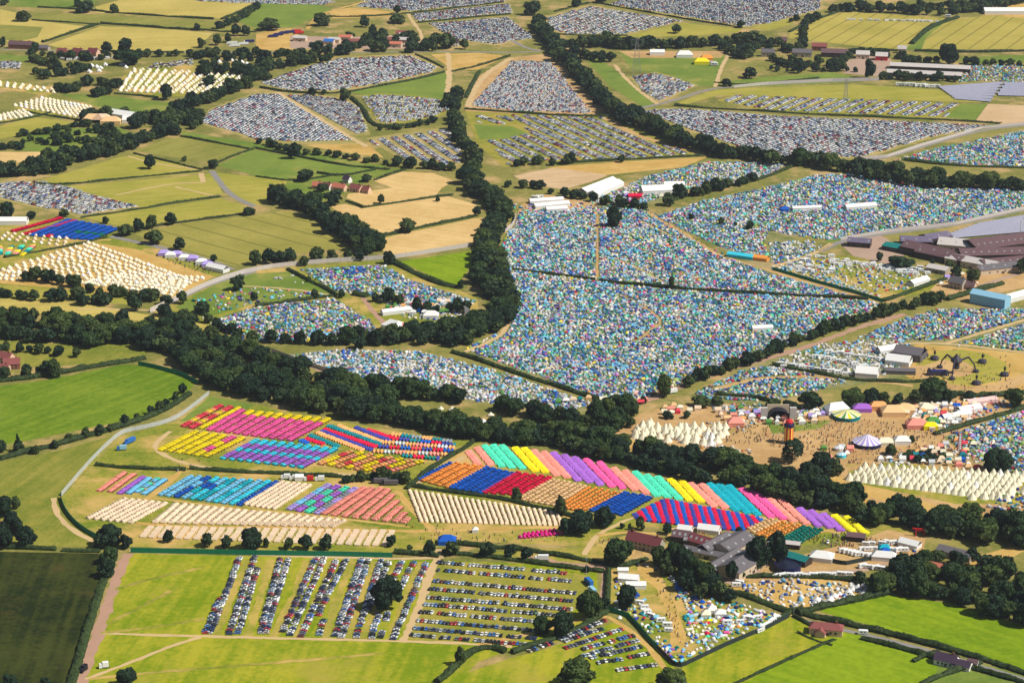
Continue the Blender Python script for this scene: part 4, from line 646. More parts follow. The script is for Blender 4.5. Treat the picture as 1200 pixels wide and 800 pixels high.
# far left
T(28,25,20,13,'round tree in the far tan field at left'); T(134,15,13,11,'lone tree in the top tan field'); T(100,15,24,15,'dark tree clump above the olive strip'); T(92,8,10,10,'dark tall tree at the top left'); T(126,62,15,13,'left tree of the pair by the far village'); T(146,62,20,18,'right tree of the pair by the far village'); T(150,76,32,18,'wide dark trees below the far village'); T(236,56,11,12,'left round tree at the right of the far tan field'); T(254,53,12,13,'middle tree at the right of the far tan field'); T(267,50,10,12,'right tree at the edge of the far tan field'); T(277,42,14,15,'fourth tree at the edge of the far tan field'); T(288,42,12,13,'last tree at the edge of the far tan field'); T(231,36,9,9,'small tree on the hedge above the far tan field'); T(195,117,18,20,'lone tree at the foot of the upper cream camp'); T(222,117,12,9,'dark red tree at the foot of the upper cream camp','oak',3); T(64,78,12,16,'tall tree left of the far village'); T(41,62,10,14,'tree by the far brick terrace'); T(3,55,10,12,'tree at the left edge by the far road'); T(5,6,12,8,'bush in the top left corner','bush')
belt('the clump between the far cream camps', [(72,107),(85,109),(98,100),(115,100),(130,103),(140,98),(120,114),(108,112)], 15, 12, 13, 4); belt('the trees above the far peaked marquees', [(98,142),(108,138),(118,137),(128,138),(137,137),(148,135)], 15, 12, 10, 3); belt('the trees beside the far peaked marquees', [(158,152),(165,146),(172,140),(185,150),(200,155),(212,158)], 15, 14, 12, 4); belt('the belt below the upper cream camp', [(195,145),(205,135),(218,130),(228,125),(240,122),(250,117),(262,112),(275,108),(288,104)], 18, 15, 11, 4); belt('the second belt below the upper cream camp', [(205,148),(218,142),(232,136),(225,150)], 17, 14, 11, 4); belt('the far left valley belt', [(35,202),(52,200),(70,192),(88,192),(105,186),(125,183),(140,178),(158,172),(175,165),(190,158),(205,155)], 18, 15, 12, 4); belt('the second far left valley belt', [(10,205),(25,203),(45,195),(70,186),(100,180),(120,176),(150,168)], 17, 14, 13, 4); belt('the lower far left valley belt', [(0,208),(25,208),(50,205),(75,200)], 16, 14, 12, 4)
belt('the scrub above the valley belt', [(30,168),(45,164),(60,170),(75,172),(60,160),(90,158),(110,156),(125,160)], 9, 7, 10, 3, kind='bush'); belt('the scrub edge left of the valley', [(5,175),(15,172),(25,175)], 14, 10, 9, 3); T(246,100,20,12,'tree right of the far cream camp'); T(175,198,15,17,'lone tree in the yellow field below the valley belt'); T(216,189,7,6,'small bush in the olive crop','bush'); T(250,197,16,11,'bush at the corner of the bright green field','bush')
T(315,35,28,13,'wide clump below the top left green field'); T(344,186,17,20,'round tree on the hedge below the big far car park',leaf=1); T(404,118,15,15,'round tree between the two far car parks'); T(366,111,11,9,'small tree at the foot of the oval car park'); T(380,111,8,7,'bush at the foot of the oval car park','bush'); T(372,63,20,16,'left tree of the clump above the oval car park'); T(384,67,16,16,'dark tree of the clump above the oval car park'); T(402,64,24,14,'right tree of the clump above the oval car park'); T(427,32,14,14,'tree on the far lane above the farm'); T(436,44,12,16,'tree below the far lane above the farm'); T(378,30,22,16,'dark tree at the far lane corner'); T(466,16,10,10,'lone tree among the top cars'); T(467,27,24,10,'wide bush below the top cars','bush'); T(523,57,26,18,'trees by the far house at top centre'); T(545,58,12,13,'right hand tree by the far house at top centre'); T(482,62,17,14,'dark tree right of the far red sheds'); T(443,60,24,13,'dark trees left of the far red sheds'); T(508,60,10,11,'left hand tree by the far house at top centre'); T(410,45,14,8,'bush in front of the far car rows','bush')
belt('the far orchard at upper left', [(245,76),(260,72),(275,70),(290,72),(310,75),(325,74),(340,72),(355,70)], 11, 9, 12, 4, kind='bush'); belt('the second row of the far orchard', [(235,78),(250,80),(300,83),(320,85),(285,80),(262,80)], 13, 10, 13, 4); belt('the clump at the foot of the far orchard', [(300,95),(308,93),(315,95),(290,92)], 15, 13, 10, 3)
belt('the hedge trees below the big far car park', [(305,168),(325,175),(350,180),(370,181),(400,184),(420,188),(440,190),(465,194)], 11, 8, 13, 3); belt('the trees at the end of the diagonal cars', [(465,195),(480,197),(495,197),(510,198),(525,200)], 14, 12, 11, 3); belt('the far edge trees above the curving line', [(520,128),(528,118),(538,108),(534,130)], 14, 13, 10, 3); belt('the hedge trees round the small green car park', [(445,152),(462,152),(480,150),(500,147),(508,143)], 9, 7, 9, 2)
belt('the trees above the striped car rows', [(604,195),(620,193),(640,194),(658,193),(672,192)], 13, 10, 12, 3); T(728,190,10,9,'small dark tree below the striped car rows')
belt('the trees along the far left road', [(30,64),(60,66),(100,72),(130,68),(200,66),(240,66),(300,65)], 13, 10, 13, 4)
belt('the trees in the far left village', [(40,72),(58,80),(75,82),(92,78),(108,84),(60,92),(40,88)], 13, 10, 12, 5)
belt('the dark rows of the far orchard', [(230,88),(250,86),(275,88),(300,90),(315,82),(340,78),(365,74),(390,70)], 15, 12, 9, 5); belt('the back rows of the far orchard', [(225,70),(250,66),(280,68),(310,68),(340,66),(370,66)], 14, 11, 9, 4)
belt('the trees round the far works yard', [(400,60),(425,56),(440,40),(452,60),(480,40),(490,62),(505,55),(515,48)], 15, 12, 10, 4); belt('the hedge trees of the top left field', [(255,34),(275,28),(290,18),(305,8)], 12, 9, 9, 2)
belt('the dense scrub above the valley belt', [(25,160),(50,156),(80,152),(105,148),(130,155),(140,165),(110,166),(80,168)], 12, 8, 9, 5); belt('the trees of the far upper right farm', [(905,72),(925,80),(950,78),(965,76),(985,78),(1000,60),(1045,70),(1060,70)], 13, 10, 10, 3); belt('the far row behind the pylon camp', [(850,58),(862,66),(872,72),(880,60),(895,52)], 16, 12, 9, 3)
belt('the close row below the middle campsite', [(405,402),(430,400),(460,398),(490,398),(520,400),(545,404)], 15, 13, 8, 3)
TREES.sort(key=lambda t: -(t['w']*t['h']/mpp(min(max(t['y'], 0), 800))**2) if -20 < t['x'] < 1220 else 1)
seen = set(); far = []
for i, t in enumerate(TREES):
    w = P(t['x'], t['y'])
    if i >= 300: far.append((w, t)); continue
    lst = CROWNS[t['kind']]; r = random.Random(i*13+5); li = t['leaf']
    if li is None: li = r.choice([0, 0, 0, 1, 1, 2, 2])
    me = r.choice([m for k, m in lst if k == li]); nm = {'oak': 'broadleaf_tree', 'sparse': 'broadleaf_tree', 'conic': 'conifer_tree', 'bush': 'bush'}[t['kind']]
    root = empty(nm, (w[0], w[1], 0), r.uniform(0, 6.28))
    tag(root, t['label'], 'bush' if t['kind'] == 'bush' else 'tree', t['group'] or 'single trees')
    a, h = t['w']/2, t['h']/1.95; dz = -.12*h if t['kind'] != 'sparse' else 0
    link('crown', me, root, (0, 0, dz), 0, (a, a, h))
    if t['kind'] != 'bush': link('trunk', TRUNKS[i % 4], root, (0, 0, 0), 0, (h*.9, h*.9, h*.9))
# everything past the three hundred largest: one far wood
sets = []; CT = []
for i in range(6):
    v, f = crown_mesh('far', 500+i, n=420, leaf=.17, lobes=9); v = np.array(v); v[:, 2] -= .12
    CT.append(tmpl(v, f, np.random.default_rng(i).uniform(.75, 1.25, len(f))))
for k in range(6):
    sub = [x for j, x in enumerate(far) if j % 6 == k]; n = len(sub)
    if not n: continue
    pal = np.array([(.028,.052,.022), (.018,.038,.020), (.052,.078,.024)])
    sets.append((CT[k], np.array([[*w, 0] for w, t in sub]), RNG.uniform(0, 6.28, n), np.array([[t['w']/2, t['w']/2, t['h']/1.95] for w, t in sub]), pal[RNG.integers(0, 3, n)]))
o = scatter_mesh('far_woodland', sets, attrmat('far_foliage', .7, .15, .1)); tag(o, 'far tree belts and scattered hedgerow trees across the upper half', 'woodland', None, 'stuff')
print('trees', len(TREES), 'far', len(far))
# ================================================================== tents
FC = {  # fabric colours (photo sRGB)
'white':(238,236,232),'cream':(240,214,182),'blue':(24,92,190),'sky blue':(128,204,240),'cyan':(66,212,234),'teal':(16,174,192),'green':(90,150,70),'lime':(176,206,96),'navy':(36,42,104),'purple':(172,108,208),'red':(222,24,70),'pink':(242,98,166),'magenta':(250,40,150),'yellow':(250,226,28),'grey':(140,150,158),'orange':(250,160,72),'salmon':(246,156,138),'mint':(84,226,186),'lilac':(180,160,226),'peach':(244,176,110),'dark green':(4,118,104),'ivory':(246,232,204),'tan':(240,198,144),'turquoise':(20,130,140), 'indigo':(62,70,160),'silver':(200,206,210),'rose':(226,70,86),'rosewhite':(236,196,190)}
FCL = {k: np.array(S(*v, .95)) for k, v in FC.items()}
FAB = {}
def fab(c):
    if c not in FAB: FAB[c] = fabric(c.replace(' ', '_')+'_canvas', tuple(np.minimum(FCL[c], .86)), .16)
    return FAB[c]
DARK = mat('dark_opening', (.02,.02,.024), .9, .1)
STUFFFAB = attrmat('mixed_canvas', .7, .15, .12)
# --- templates: metres
def t_pod():          # tunnel tent: axis along local y, 2.5 wide, 4.6 long
    pr = [(-1.12,0),(-1.02,.9),(-.62,1.55),(0,1.85),(.62,1.55),(1.02,.9),(1.12,0)]; v = []
    for y, k in ((-2.3,.62),(-1.4,1.0),(1.4,1.0),(2.3,.62)):
        for x, z in pr: v.append((x*k, y, z*k))
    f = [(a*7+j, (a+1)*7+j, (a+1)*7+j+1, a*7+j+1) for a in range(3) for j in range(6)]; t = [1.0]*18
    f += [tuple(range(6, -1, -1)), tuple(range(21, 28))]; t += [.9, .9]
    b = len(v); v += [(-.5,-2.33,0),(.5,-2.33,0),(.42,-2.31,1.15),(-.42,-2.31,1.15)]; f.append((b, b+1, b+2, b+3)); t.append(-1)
    return v, f, t
def t_ridge():        # cream scout style ridge tent with low walls
    X, Y = 1.35, 2.2; v = [(-X,-Y,0),(X,-Y,0),(X,Y,0),(-X,Y,0),(-X,-Y,.6),(X,-Y,.6),(X,Y,.6),(-X,Y,.6),(0,-Y,2.0),(0,Y,2.0)]
    f = [(0,1,5,4),(2,3,7,6),(1,2,6,5),(3,0,4,7),(5,6,9,8),(7,4,8,9),(4,5,8),(6,7,9)]; t = [1]*8
    v += [(-.4,-Y-.03,0),(.4,-Y-.03,0),(0,-Y-.03,1.6)]; f.append((10,11,12)); t.append(-1)
    return v, f, t
def t_dome(n=7):
    v = []; f = []; t = []
    for r, z in ((1.0,0),(.93,.55),(.6,1.02)):
        for k in range(n):
            a = 2*math.pi*k/n; v.append((1.6*r*math.cos(a), 1.35*r*math.sin(a), z*1.15))
    v.append((0,0,1.36)); c = len(v)-1
    for j in range(2):
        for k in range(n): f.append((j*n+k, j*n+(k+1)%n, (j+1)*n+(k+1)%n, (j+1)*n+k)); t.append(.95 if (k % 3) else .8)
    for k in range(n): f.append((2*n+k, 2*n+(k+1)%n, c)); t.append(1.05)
    v += [(-.35,-1.38,0),(.35,-1.38,0),(.0,-1.26,.85)]; f.append((c+1,c+2,c+3)); t.append(-1)
    return v, f, t
def t_tunnel():
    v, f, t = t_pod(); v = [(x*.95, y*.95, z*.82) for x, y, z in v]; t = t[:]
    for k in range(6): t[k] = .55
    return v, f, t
def t_bell():         # bell tent, 5 m
    n = 10; v = []; f = []; t = []
    for r, z in ((2.5,0),(2.5,.75),(1.1,1.95)):
        for k in range(n): a = 2*math.pi*k/n; v.append((r*math.cos(a), r*math.sin(a), z))
    v.append((0,0,3.1)); c = 3*n
    for j in range(2):
        for k in range(n): f.append((j*n+k, j*n+(k+1)%n, (j+1)*n+(k+1)%n, (j+1)*n+k)); t.append(1)
    for k in range(n): f.append((2*n+k, 2*n+(k+1)%n, c)); t.append(1)
    v += [(-.45,-2.56,0),(.45,-2.56,0),(0,-2.3,1.5)]; f.append((c+1,c+2,c+3)); t.append(-1)
    return v, f, t
def t_tipi():
    n = 10; v = []; f = []; t = []
    for r, z in ((3.7,0),(2.05,2.3),(.3,5.3)):
        for k in range(n): a = 2*math.pi*k/n; v.append((r*math.cos(a), r*math.sin(a), z))
    for j in range(2):
        for k in range(n): f.append((j*n+k, j*n+(k+1)%n, (j+1)*n+(k+1)%n, (j+1)*n+k)); t.append(1)
    for k in range(5):
        a = 2*math.pi*k/5; b = len(v); e = (.75*math.cos(a), .75*math.sin(a), 6.0)
        v += [(.05,0,4.9),(-.05,.05,4.9),e]; f.append((b,b+1,b+2)); t.append(.25)
    b = len(v); v += [(.5,-2.72,0),(1.25,-2.4,0),(.62,-1.75,1.7)]; f.append((b,b+1,b+2)); t.append(-1)
    return v, f, t
TEMPL = {'pod': t_pod(), 'ridge': t_ridge(), 'dome': t_dome(), 'tunnel': t_tunnel(), 'bell': t_bell(), 'tipi': t_tipi()}
TT = {k: tmpl(*v) for k, v in TEMPL.items()}
KIND = {'pod': 'pod_tent', 'ridge': 'ridge_tent', 'dome': 'dome_tent', 'tunnel': 'tunnel_tent', 'bell': 'bell_tent', 'tipi': 'tipi'}
TM = {}
def tent_mesh(kind, c):
    if (kind, c) not in TM:
        v, f, t = TEMPL[kind]
        body = [(q, 0) for q, w in zip(f, t) if w >= 0]
        me = bpy.data.meshes.new(KIND[kind]); me.from_pydata(v, [], [q for q, _ in body]); me.materials.append(fab(c))
        dv = sorted({i for q, w in zip(f, t) if w < 0 for i in q}); mp = {i: j for j, i in enumerate(dv)}
        d = bpy.data.meshes.new('doorway'); d.from_pydata([v[i] for i in dv], [], [tuple(mp[i] for i in q) for q, w in zip(f, t) if w < 0]); d.materials.append(DARK)
        TM[kind, c] = (me, d)
    return TM[kind, c]
def put_tent(kind, c, pos, rz, sc, label, group, door=True):
    me, d = tent_mesh(kind, c)
    o = link(KIND[kind], me, None, (float(pos[0]), float(pos[1]), 0), float(rz), tuple(map(float, sc))); tag(o, label, 'tent', group)
    if door: link('doorway', d, o)
    return o
# ---------------------------------------------------------------- ordered strips of identical tents
PODS = []
NT = lambda d: d[4:] if d.startswith('the ') else d
def strip(a, b, colf, desc, pitch=2.45, kind='pod', sc=(1, 1, 1)):
    """a = near end, b = far end (photo pixels); colf(t, i) -> colour name or None"""
    A, B = P(*a), P(*b); L = np.linalg.norm(B-A); n = max(1, int(L/pitch)); d = (B-A)/L; rz = math.atan2(d[1], d[0])
    for i in range(n):
        q = A+d*(i+.5)*L/n; c = colf((i+.5)/n, i) if callable(colf) else colf
        if c is None: continue
        j = RNG.uniform(.9, 1.08); PODS.append(dict(p=q+RNG.normal(0, .14, 2), rz=rz+RNG.normal(0, .05), c=c, desc=desc, i=i, kind=kind, sc=(sc[0]*j*(1.18 if pitch > 3 else 1), sc[1]*RNG.uniform(.93, 1.05), sc[2]*RNG.uniform(.9, 1.1))))
def lerp(a, b, t): return (a[0]+(b[0]-a[0])*t, a[1]+(b[1]-a[1])*t)
def block(BL, BR, TR, TL, n, colf, desc, pitch=3.5, kind='pod', w=None):
    """n strips from left to right; the tents of a strip as wide as the strips allow"""
    for k in range(n):
        t = k/(n-1) if n > 1 else .5; a = lerp(BL, BR, t); b = lerp(TL, TR, t)
        A, B = P(*a), P(*b); d = (B-A)/np.linalg.norm(B-A)
        g = P(*BR)-P(*BL); gap = abs(g[0]*d[1]-g[1]*d[0])/(max(1, n-1))
        s = 1.0 if n == 1 else min(1.6, gap*(w or .80)/4.6)
        strip(a, b, (lambda u, i, k=k: colf(k, u, i)) if callable(colf) else colf, f'{ordw(k+1)} strip from left, {NT(desc)}' if n > 1 else desc, pitch, kind, (1, s, min(1.1, .75+.3*s)))
alt = lambda *cs: (lambda k, u, i: cs[(i//2+k) % len(cs)])
block((214,500.5),(223,502.5),(271.5,477),(260,475.5),2,lambda k,u,i: 'rose' if (i//3) % 2 == 0 else ('peach' if i % 2 else 'yellow'),'the red yellow chequers')
block((234,503),(235,503),(282,478),(281,478),1,'yellow','the single yellow strip beside the pink tents')
block((244,505),(338,517),(386,491),(285,481),10,lambda k,u,i: 'yellow' if (u > .82 and k > 0) else 'pink','the big pink block')
block((187,528.5),(240,536),(286,513.5),(231.5,506),6,lambda k,u,i: 'pink' if k == 4 and (.25<u<.5 or u>.72) else 'yellow','the lower yellow block')
block((260,538.5),(351,549),(394,526),(303,515.5),10,lambda k,u,i: ['cyan','purple','cyan','purple','cyan'][0 if u<.1 else 1 if u<.36 else 2 if u<.56 else 3 if u<.8 else 4],'the cyan purple block')
block((374,545),(448,556),(496,541),(413,529),8,lambda k,u,i: ['salmon','yellow','peach','rose'][(i//2+k) % 4] if (i//2) % 2 else ['peach','yellow'][(i//4+k) % 2],'the peach yellow chequers')
CHEV = {384:'upper',396:'upper',379:'lower',376:'lower',371:'lower',362:'lower',357:'short',352:'short',416:'upper',430:'upper'}
for a, b, c in [((384,499),(446,521),'turquoise'),((396,499),(452,520),'peach'),((379,503),(441,524),'red'),((376,505),(436,528),'indigo'),((371,507),(426,528),'peach'),((362.5,510),(397,524),'turquoise'),((357.5,514),(380,521),'red'),((352,516),(361,520),'blue'),((416,501),(457,517),'indigo'),((430,504),(462,514),'red')]:
    strip(b, a, c, f'the {CHEV[int(a[0])]} {c} strip of the chevron tents', 2.7)
for a, b, cs in [((458,509),(530,518),['peach','turquoise','grey']),((455,513.5),(534,522),['red','indigo','turquoise','blue']),((450,518.5),(533,525),['peach','silver','peach','salmon']),((443,523.5),(532,529),['indigo','red','blue','rose']),((436,529),(524,533),['peach','silver','salmon']),((470,534),(515,538),['turquoise','red','dark green','indigo'])]:
    strip(a, b, lambda u, i, cs=cs: cs[(i//3) % len(cs)], f'the {cs[0]} and {cs[1]} row right of the chevron', 2.7, sc=(1,1.3,1.05))
block((489,562.5),(490,563),(530,543),(529,542.5),1,'blue','the lone blue strip beside the diagonal hedge')
block((495,565),(522,572),(567,547),(538,543),4,'orange','the left orange block',w=.8)
block((527,573),(561,578.5),(603,554.5),(572,547.5),5,'blue','the left blue block',w=.95)
block((567,578.5),(606,581),(646,559.5),(609,554),5,'red','the crimson block',w=.92)
block((606,586),(647,593.5),(687,569.5),(650,561.5),7,'tan','the sandy block')
block((654,595),(680,600),(729,577.5),(692,570.5),6,'orange','the right orange block')
block((693,600),(724,604),(763,582.5),(736,577.5),4,'blue','the right blue block',w=.98)
_d = {}
for c, a, b in [('salmon',(549,529),(561,545)),('salmon',(559,525),(576,545.5)),('mint',(567.5,522.5),(589,547.5)),('mint',(577.5,522),(601,549)),('mint',(588,522.5),(613.7,550)),('yellow',(603,525),(628,553)),('yellow',(614,525.6),(640,554)),('salmon',(625,528),(653.7,558)),('salmon',(637,530),(666,560.6)),('purple',(648,531),(678.7,564)),('purple',(661,534),(692,566)),('purple',(673,536),(705,569)),('pink',(686,538),(718.7,571)),('pink',(702,542),(731,573)),('salmon',(718.7,549),(745,575)),('salmon',(732,552),(758.7,579)),('mint',(743.7,553),(771,582)),('mint',(757.5,557),(783.7,584)),('mint',(770,559),(797,586)),('yellow',(785.6,562),(809,587)),('yellow',(797.5,563),(822.5,589)),('salmon',(809,567),(838,594)),('salmon',(821,567),(851,596)),('teal',(831,567),(863.7,599)),('teal',(842,568),(877,602)),('teal',(853,569),(889,604)),('pink',(869,573),(905,607)),('pink',(882.5,575.6),(919,609)),('salmon',(899,582.5),(931,612.5)),('salmon',(913,584),(945.6,615)),('purple',(936,596),(960,617.5)),('purple',(949,599),(974,619)),('purple',(964,602.5),(986,622.5)),('yellow',(977,604),(1000.6,624)),('yellow',(990.6,606),(1015,626))]:
    _d[c] = _d.get(c, 0)+1
    strip(b, a, c, f'the {ordw(_d[c])} {c} stripe from left under the wood', 2.3, sc=(1, 1.2, 1.05))
for k in range(27):
    x = 743+k*5.45; y0 = 603-(x-742)*.5 if x < 778 else 585+(x-778)*.198; x2 = x+8; y1 = np.interp(x2, [742,765,810,860,872,889,897], [609,612,617,622,622,613,608.5])
    if y1-y0 < 2: continue
    strip((x2, y1), (x, y0), ['blue','red'][k % 2] if k % 6 else ['indigo','red'][k % 2], f'the {ordw(k+1)} column of the red blue block', 3.0, sc=(1.15, .92, 1))
block((876,621),(881,624.5),(913,611),(906,608.5),2,'tan','the far right sandy pair')
block((886,628),(905,631),(938,615.5),(919,611.5),3,'orange','the small right orange block')
block((915,634),(936,636.5),(964,620.5),(944,617),4,'dark green','the dark green block',w=.95)
for k, (a, b) in enumerate([((607,630),(662,625)),((613,627),(652,621.5))]): strip(a, b, 'magenta', f'the {["nearer","farther"][k]} magenta row on the grass', 2.9)
for a, b, c, d in [((116,576),(147,554),'salmon','the first salmon strip of the left corner'),((128,577),(158,555.6),'salmon','the second salmon strip of the left corner'),((140,579),(169,559),'purple','the purple strip of the left corner'),((150,579),(176,560.6),'sky blue','the first sky blue strip of the left corner'),((168,580),(194,562),'sky blue','the last sky blue strip of the left corner')]: strip(a, b, c, d)
strip((160,577.5),(186,561),lambda u,i: None if i % 4 == 3 else ['sky blue','mint'][(i//2) % 2],'the gappy strip of the left corner')
block((187,581),(279,593),(326,564.5),(226,558),11,lambda k,u,i: [['sky blue'],['sky blue'],['blue','blue','sky blue','blue'],['sky blue','teal','blue','cyan'],['cyan','cyan','blue','sky blue'],['teal','teal','cyan'],['sky blue'],['cyan','teal'],['sky blue'],['cyan'],['blue']][k][(i//3) % max(1, len([['x'],['x'],[0]*4,[0]*4,[0]*4,[0]*3,['x'],[0]*2,['x'],['x'],['x']][k]))],'the blue and cyan block',w=.8)
block((287,592),(320,597),(364,568.5),(332,564.5),6,'cream','the small cream block',2.7,'ridge',.72)
block((338,598),(370,603),(418,572.5),(387,568),4,lambda k,u,i: [['lilac','sky blue'],['purple','mint'],['mint','purple'],['lilac','grey']][k][(i//3) % 2],'the pastel block')
for k, (a, b) in enumerate([((379,603),(428,571.5)),((391,604.5),(437,572)),((403,606),(447,572.5)),((415,607.5),(456,574)),((426,609),(461,580)),((438,610),(466,587)),((450,611.5),(470,594)),((462,612.5),(475,601)),((472,613.5),(479,607))]): strip(a, b, 'salmon', f'the {ordw(k+1)} strip from the left of the salmon block', 2.7, sc=(1, 1.15, 1))
block((103,608),(152,613),(195,589.5),(148,584.5),7,'cream','the far left cream block',2.7,'ridge',.74)
block((181,613),(388,618),(405,609.5),(208,590.5),23,'cream','the wide cream block',2.7,'ridge',.72)
block((167,630),(450,640),(460,622.5),(178,617.5),28,'cream','the lowest cream columns',2.7,'ridge',.66)
block((494,611.5),(658,616.5),(652,600.5),(480,574.5),27,'cream','the right cream columns',2.7,'ridge',.66)
# far left bell tent camps drawn as rows too
BELLS = []
def bellrows(BL, BR, TR, TL, n, pitch, desc, kind='bell', c='ivory', sc=1.0, skip=0.0, jit=.25):
    for k in range(n):
        t = k/(n-1) if n > 1 else .5; A = P(*lerp(BL, BR, t)); B = P(*lerp(TL, TR, t)); L = np.linalg.norm(B-A); m = max(1, int(L/pitch))
        for i in range(m):
            if RNG.random() < skip: continue
            BELLS.append(dict(p=A+(B-A)*(i+.5)/m+RNG.normal(0, jit, 2), rz=RNG.uniform(-.3, .3), c=c if RNG.random() < .9 else 'white', kind=kind, sc=sc*RNG.uniform(.92, 1.08), desc=f'{ordw(k+1)} row from left, {NT(desc)}', i=i))
bellrows((992,564),(1178,588),(1200,556),(1018,547),22,8,'the white tipi field','tipi',sc=1.0)
bellrows((1120,592),(1195,580),(1200,571),(1130,585),6,8,'the loose tipis at the right edge','tipi',skip=.4,jit=1.5)
bellrows((745,515),(838,524),(850,500),(752,499),13,9,'the crowded tipi cluster','tipi',sc=1.1,jit=1.6)
bellrows((742,513),(748,515),(765,495),(758,496),2,8,'the left end of the tipi cluster','tipi',jit=1)
bellrows((684,514),(697,514),(698,510),(682,508),3,9,'the few tipis under the lower middle clump','tipi',jit=1)
bellrows((500,493),(590,500),(588,478),(505,476),9,13,'the lower middle clearing','bell','ivory',skip=.2,jit=2)
bellrows((940,722),(1035,692),(1005,684),(960,705),10,7,'the corner bell tents','bell','white',jit=1.2,skip=.15)
bellrows((0,318),(208,349),(220,326),(108,284),24,8.5,'the far left field','bell','ivory',.98,jit=.5)
bellrows((0,329),(20,330),(25,318),(0,318),4,9,'the far left edge','bell','ivory',1.0,jit=1); bellrows((90,333),(190,346),(240,325),(150,318),16,9,'the far left roadside field','bell','ivory',.95,jit=.5)
bellrows((0,282),(75,290),(78,278),(10,272),9,10,'the pinkish far left row','bell','cream',.9); bellrows((140,108),(250,111),(287,87),(158,81),15,8.5,'the upper cream camp','bell','ivory',1.15,jit=.7); bellrows((0,102),(60,110),(72,105),(0,96),9,9.5,'the second cream camp','bell','ivory',1.15); bellrows((15,125),(92,139),(107,125),(52,115),13,9.5,'the third cream camp','bell','ivory',1.15); bellrows((0,142),(38,137),(25,129),(0,135),7,9.5,'the fourth cream camp','bell','ivory',1.15); bellrows((60,90),(150,82),(150,74),(95,76),9,18,'the village camp','bell','white',1.4,skip=.35,jit=4); bellrows((255,76),(290,78),(285,71),(262,71),4,16,'the orchard tents','bell','white',1.3,jit=3)
block((14,272),(28,275),(90,259),(72,256),2,'red','the far left red tents',2.6,w=.95)
block((36,277),(104,282),(138,268),(82,258),8,lambda k,u,i: 'dark green' if k > 3 and .35 < u < .5 else ('red' if k == 2 and u < .12 else 'blue'),'the far left blue tents',2.6,w=.97)
block((0,299),(26,300),(40,288),(0,290),4,lambda k,u,i: ['turquoise','mint','salmon','yellow'][(i//3+k) % 4],'the mixed tents at the far left edge',2.6)
def emit(items, gname, stuffname, stufflab, wordf, n=300):
    it = [q for q in items]
    px = PIX(np.array([q['p'] for q in it])); key = [-(px[i][1]) if -5 < px[i][0] < 1205 and px[i][1] < 803 else 0 for i in range(len(it))]
    order = sorted(range(len(it)), key=lambda i: key[i]); near, rest = order[:n], order[n:]
    # rotate each group so nobody hides; nearest n are things
    for j in near:
        q = it[j]; s = q['sc']; s = (s, s, s) if not isinstance(s, tuple) else s
        put_tent(q['kind'], q['c'], q['p'], q['rz'], s, wordf(q), gname)
    sets = []
    for kd in {it[j]['kind'] for j in rest}:
        R = [it[j] for j in rest if it[j]['kind'] == kd]; sc = np.array([q['sc'] if isinstance(q['sc'], tuple) else (q['sc'],)*3 for q in R])
        sets.append((TT[kd], np.array([[*q['p'], 0] for q in R]), np.array([q['rz'] for q in R]), sc, np.array([FCL[q['c']] for q in R])*RNG.uniform(.88, 1.08, (len(R), 1))))
    if rest: o = scatter_mesh(stuffname, sets, STUFFFAB); tag(o, stufflab, 'tents', gname, 'stuff')
pc = [q for q in PODS if q['kind'] == 'pod']; pr_ = [q for q in PODS if q['kind'] == 'ridge']
for q in PODS: q['rz'] = q['rz']      # tent axis (local y) lies across the strip
emit(pc, 'coloured tents pitched in strips', 'coloured_tent_strips', 'rows of coloured tunnel tents in blocks and slanting stripes across the middle', lambda q: f"{q['c']} tent, {ordw(q['i']+1)} from near end, {NT(q['desc'])}")
emit(pr_, 'cream tents pitched in columns', 'cream_tent_columns', 'columns of cream ridge tents behind the nearest ones', lambda q: f"{q['c']} ridge tent, {ordw(q['i']+1)} from near end, {NT(q['desc'])}")
emit(BELLS, 'white tipis and bell tents', 'white_bell_tents', 'rows of white bell tents in the far left camps and clearings', lambda q: f"{q['c']} {'tipi' if q['kind']=='tipi' else 'bell tent'}, {ordw(q['i']+1)} from front, {q['desc']}")
print('pods', len(pc), 'ridge', len(pr_), 'bells', len(BELLS))
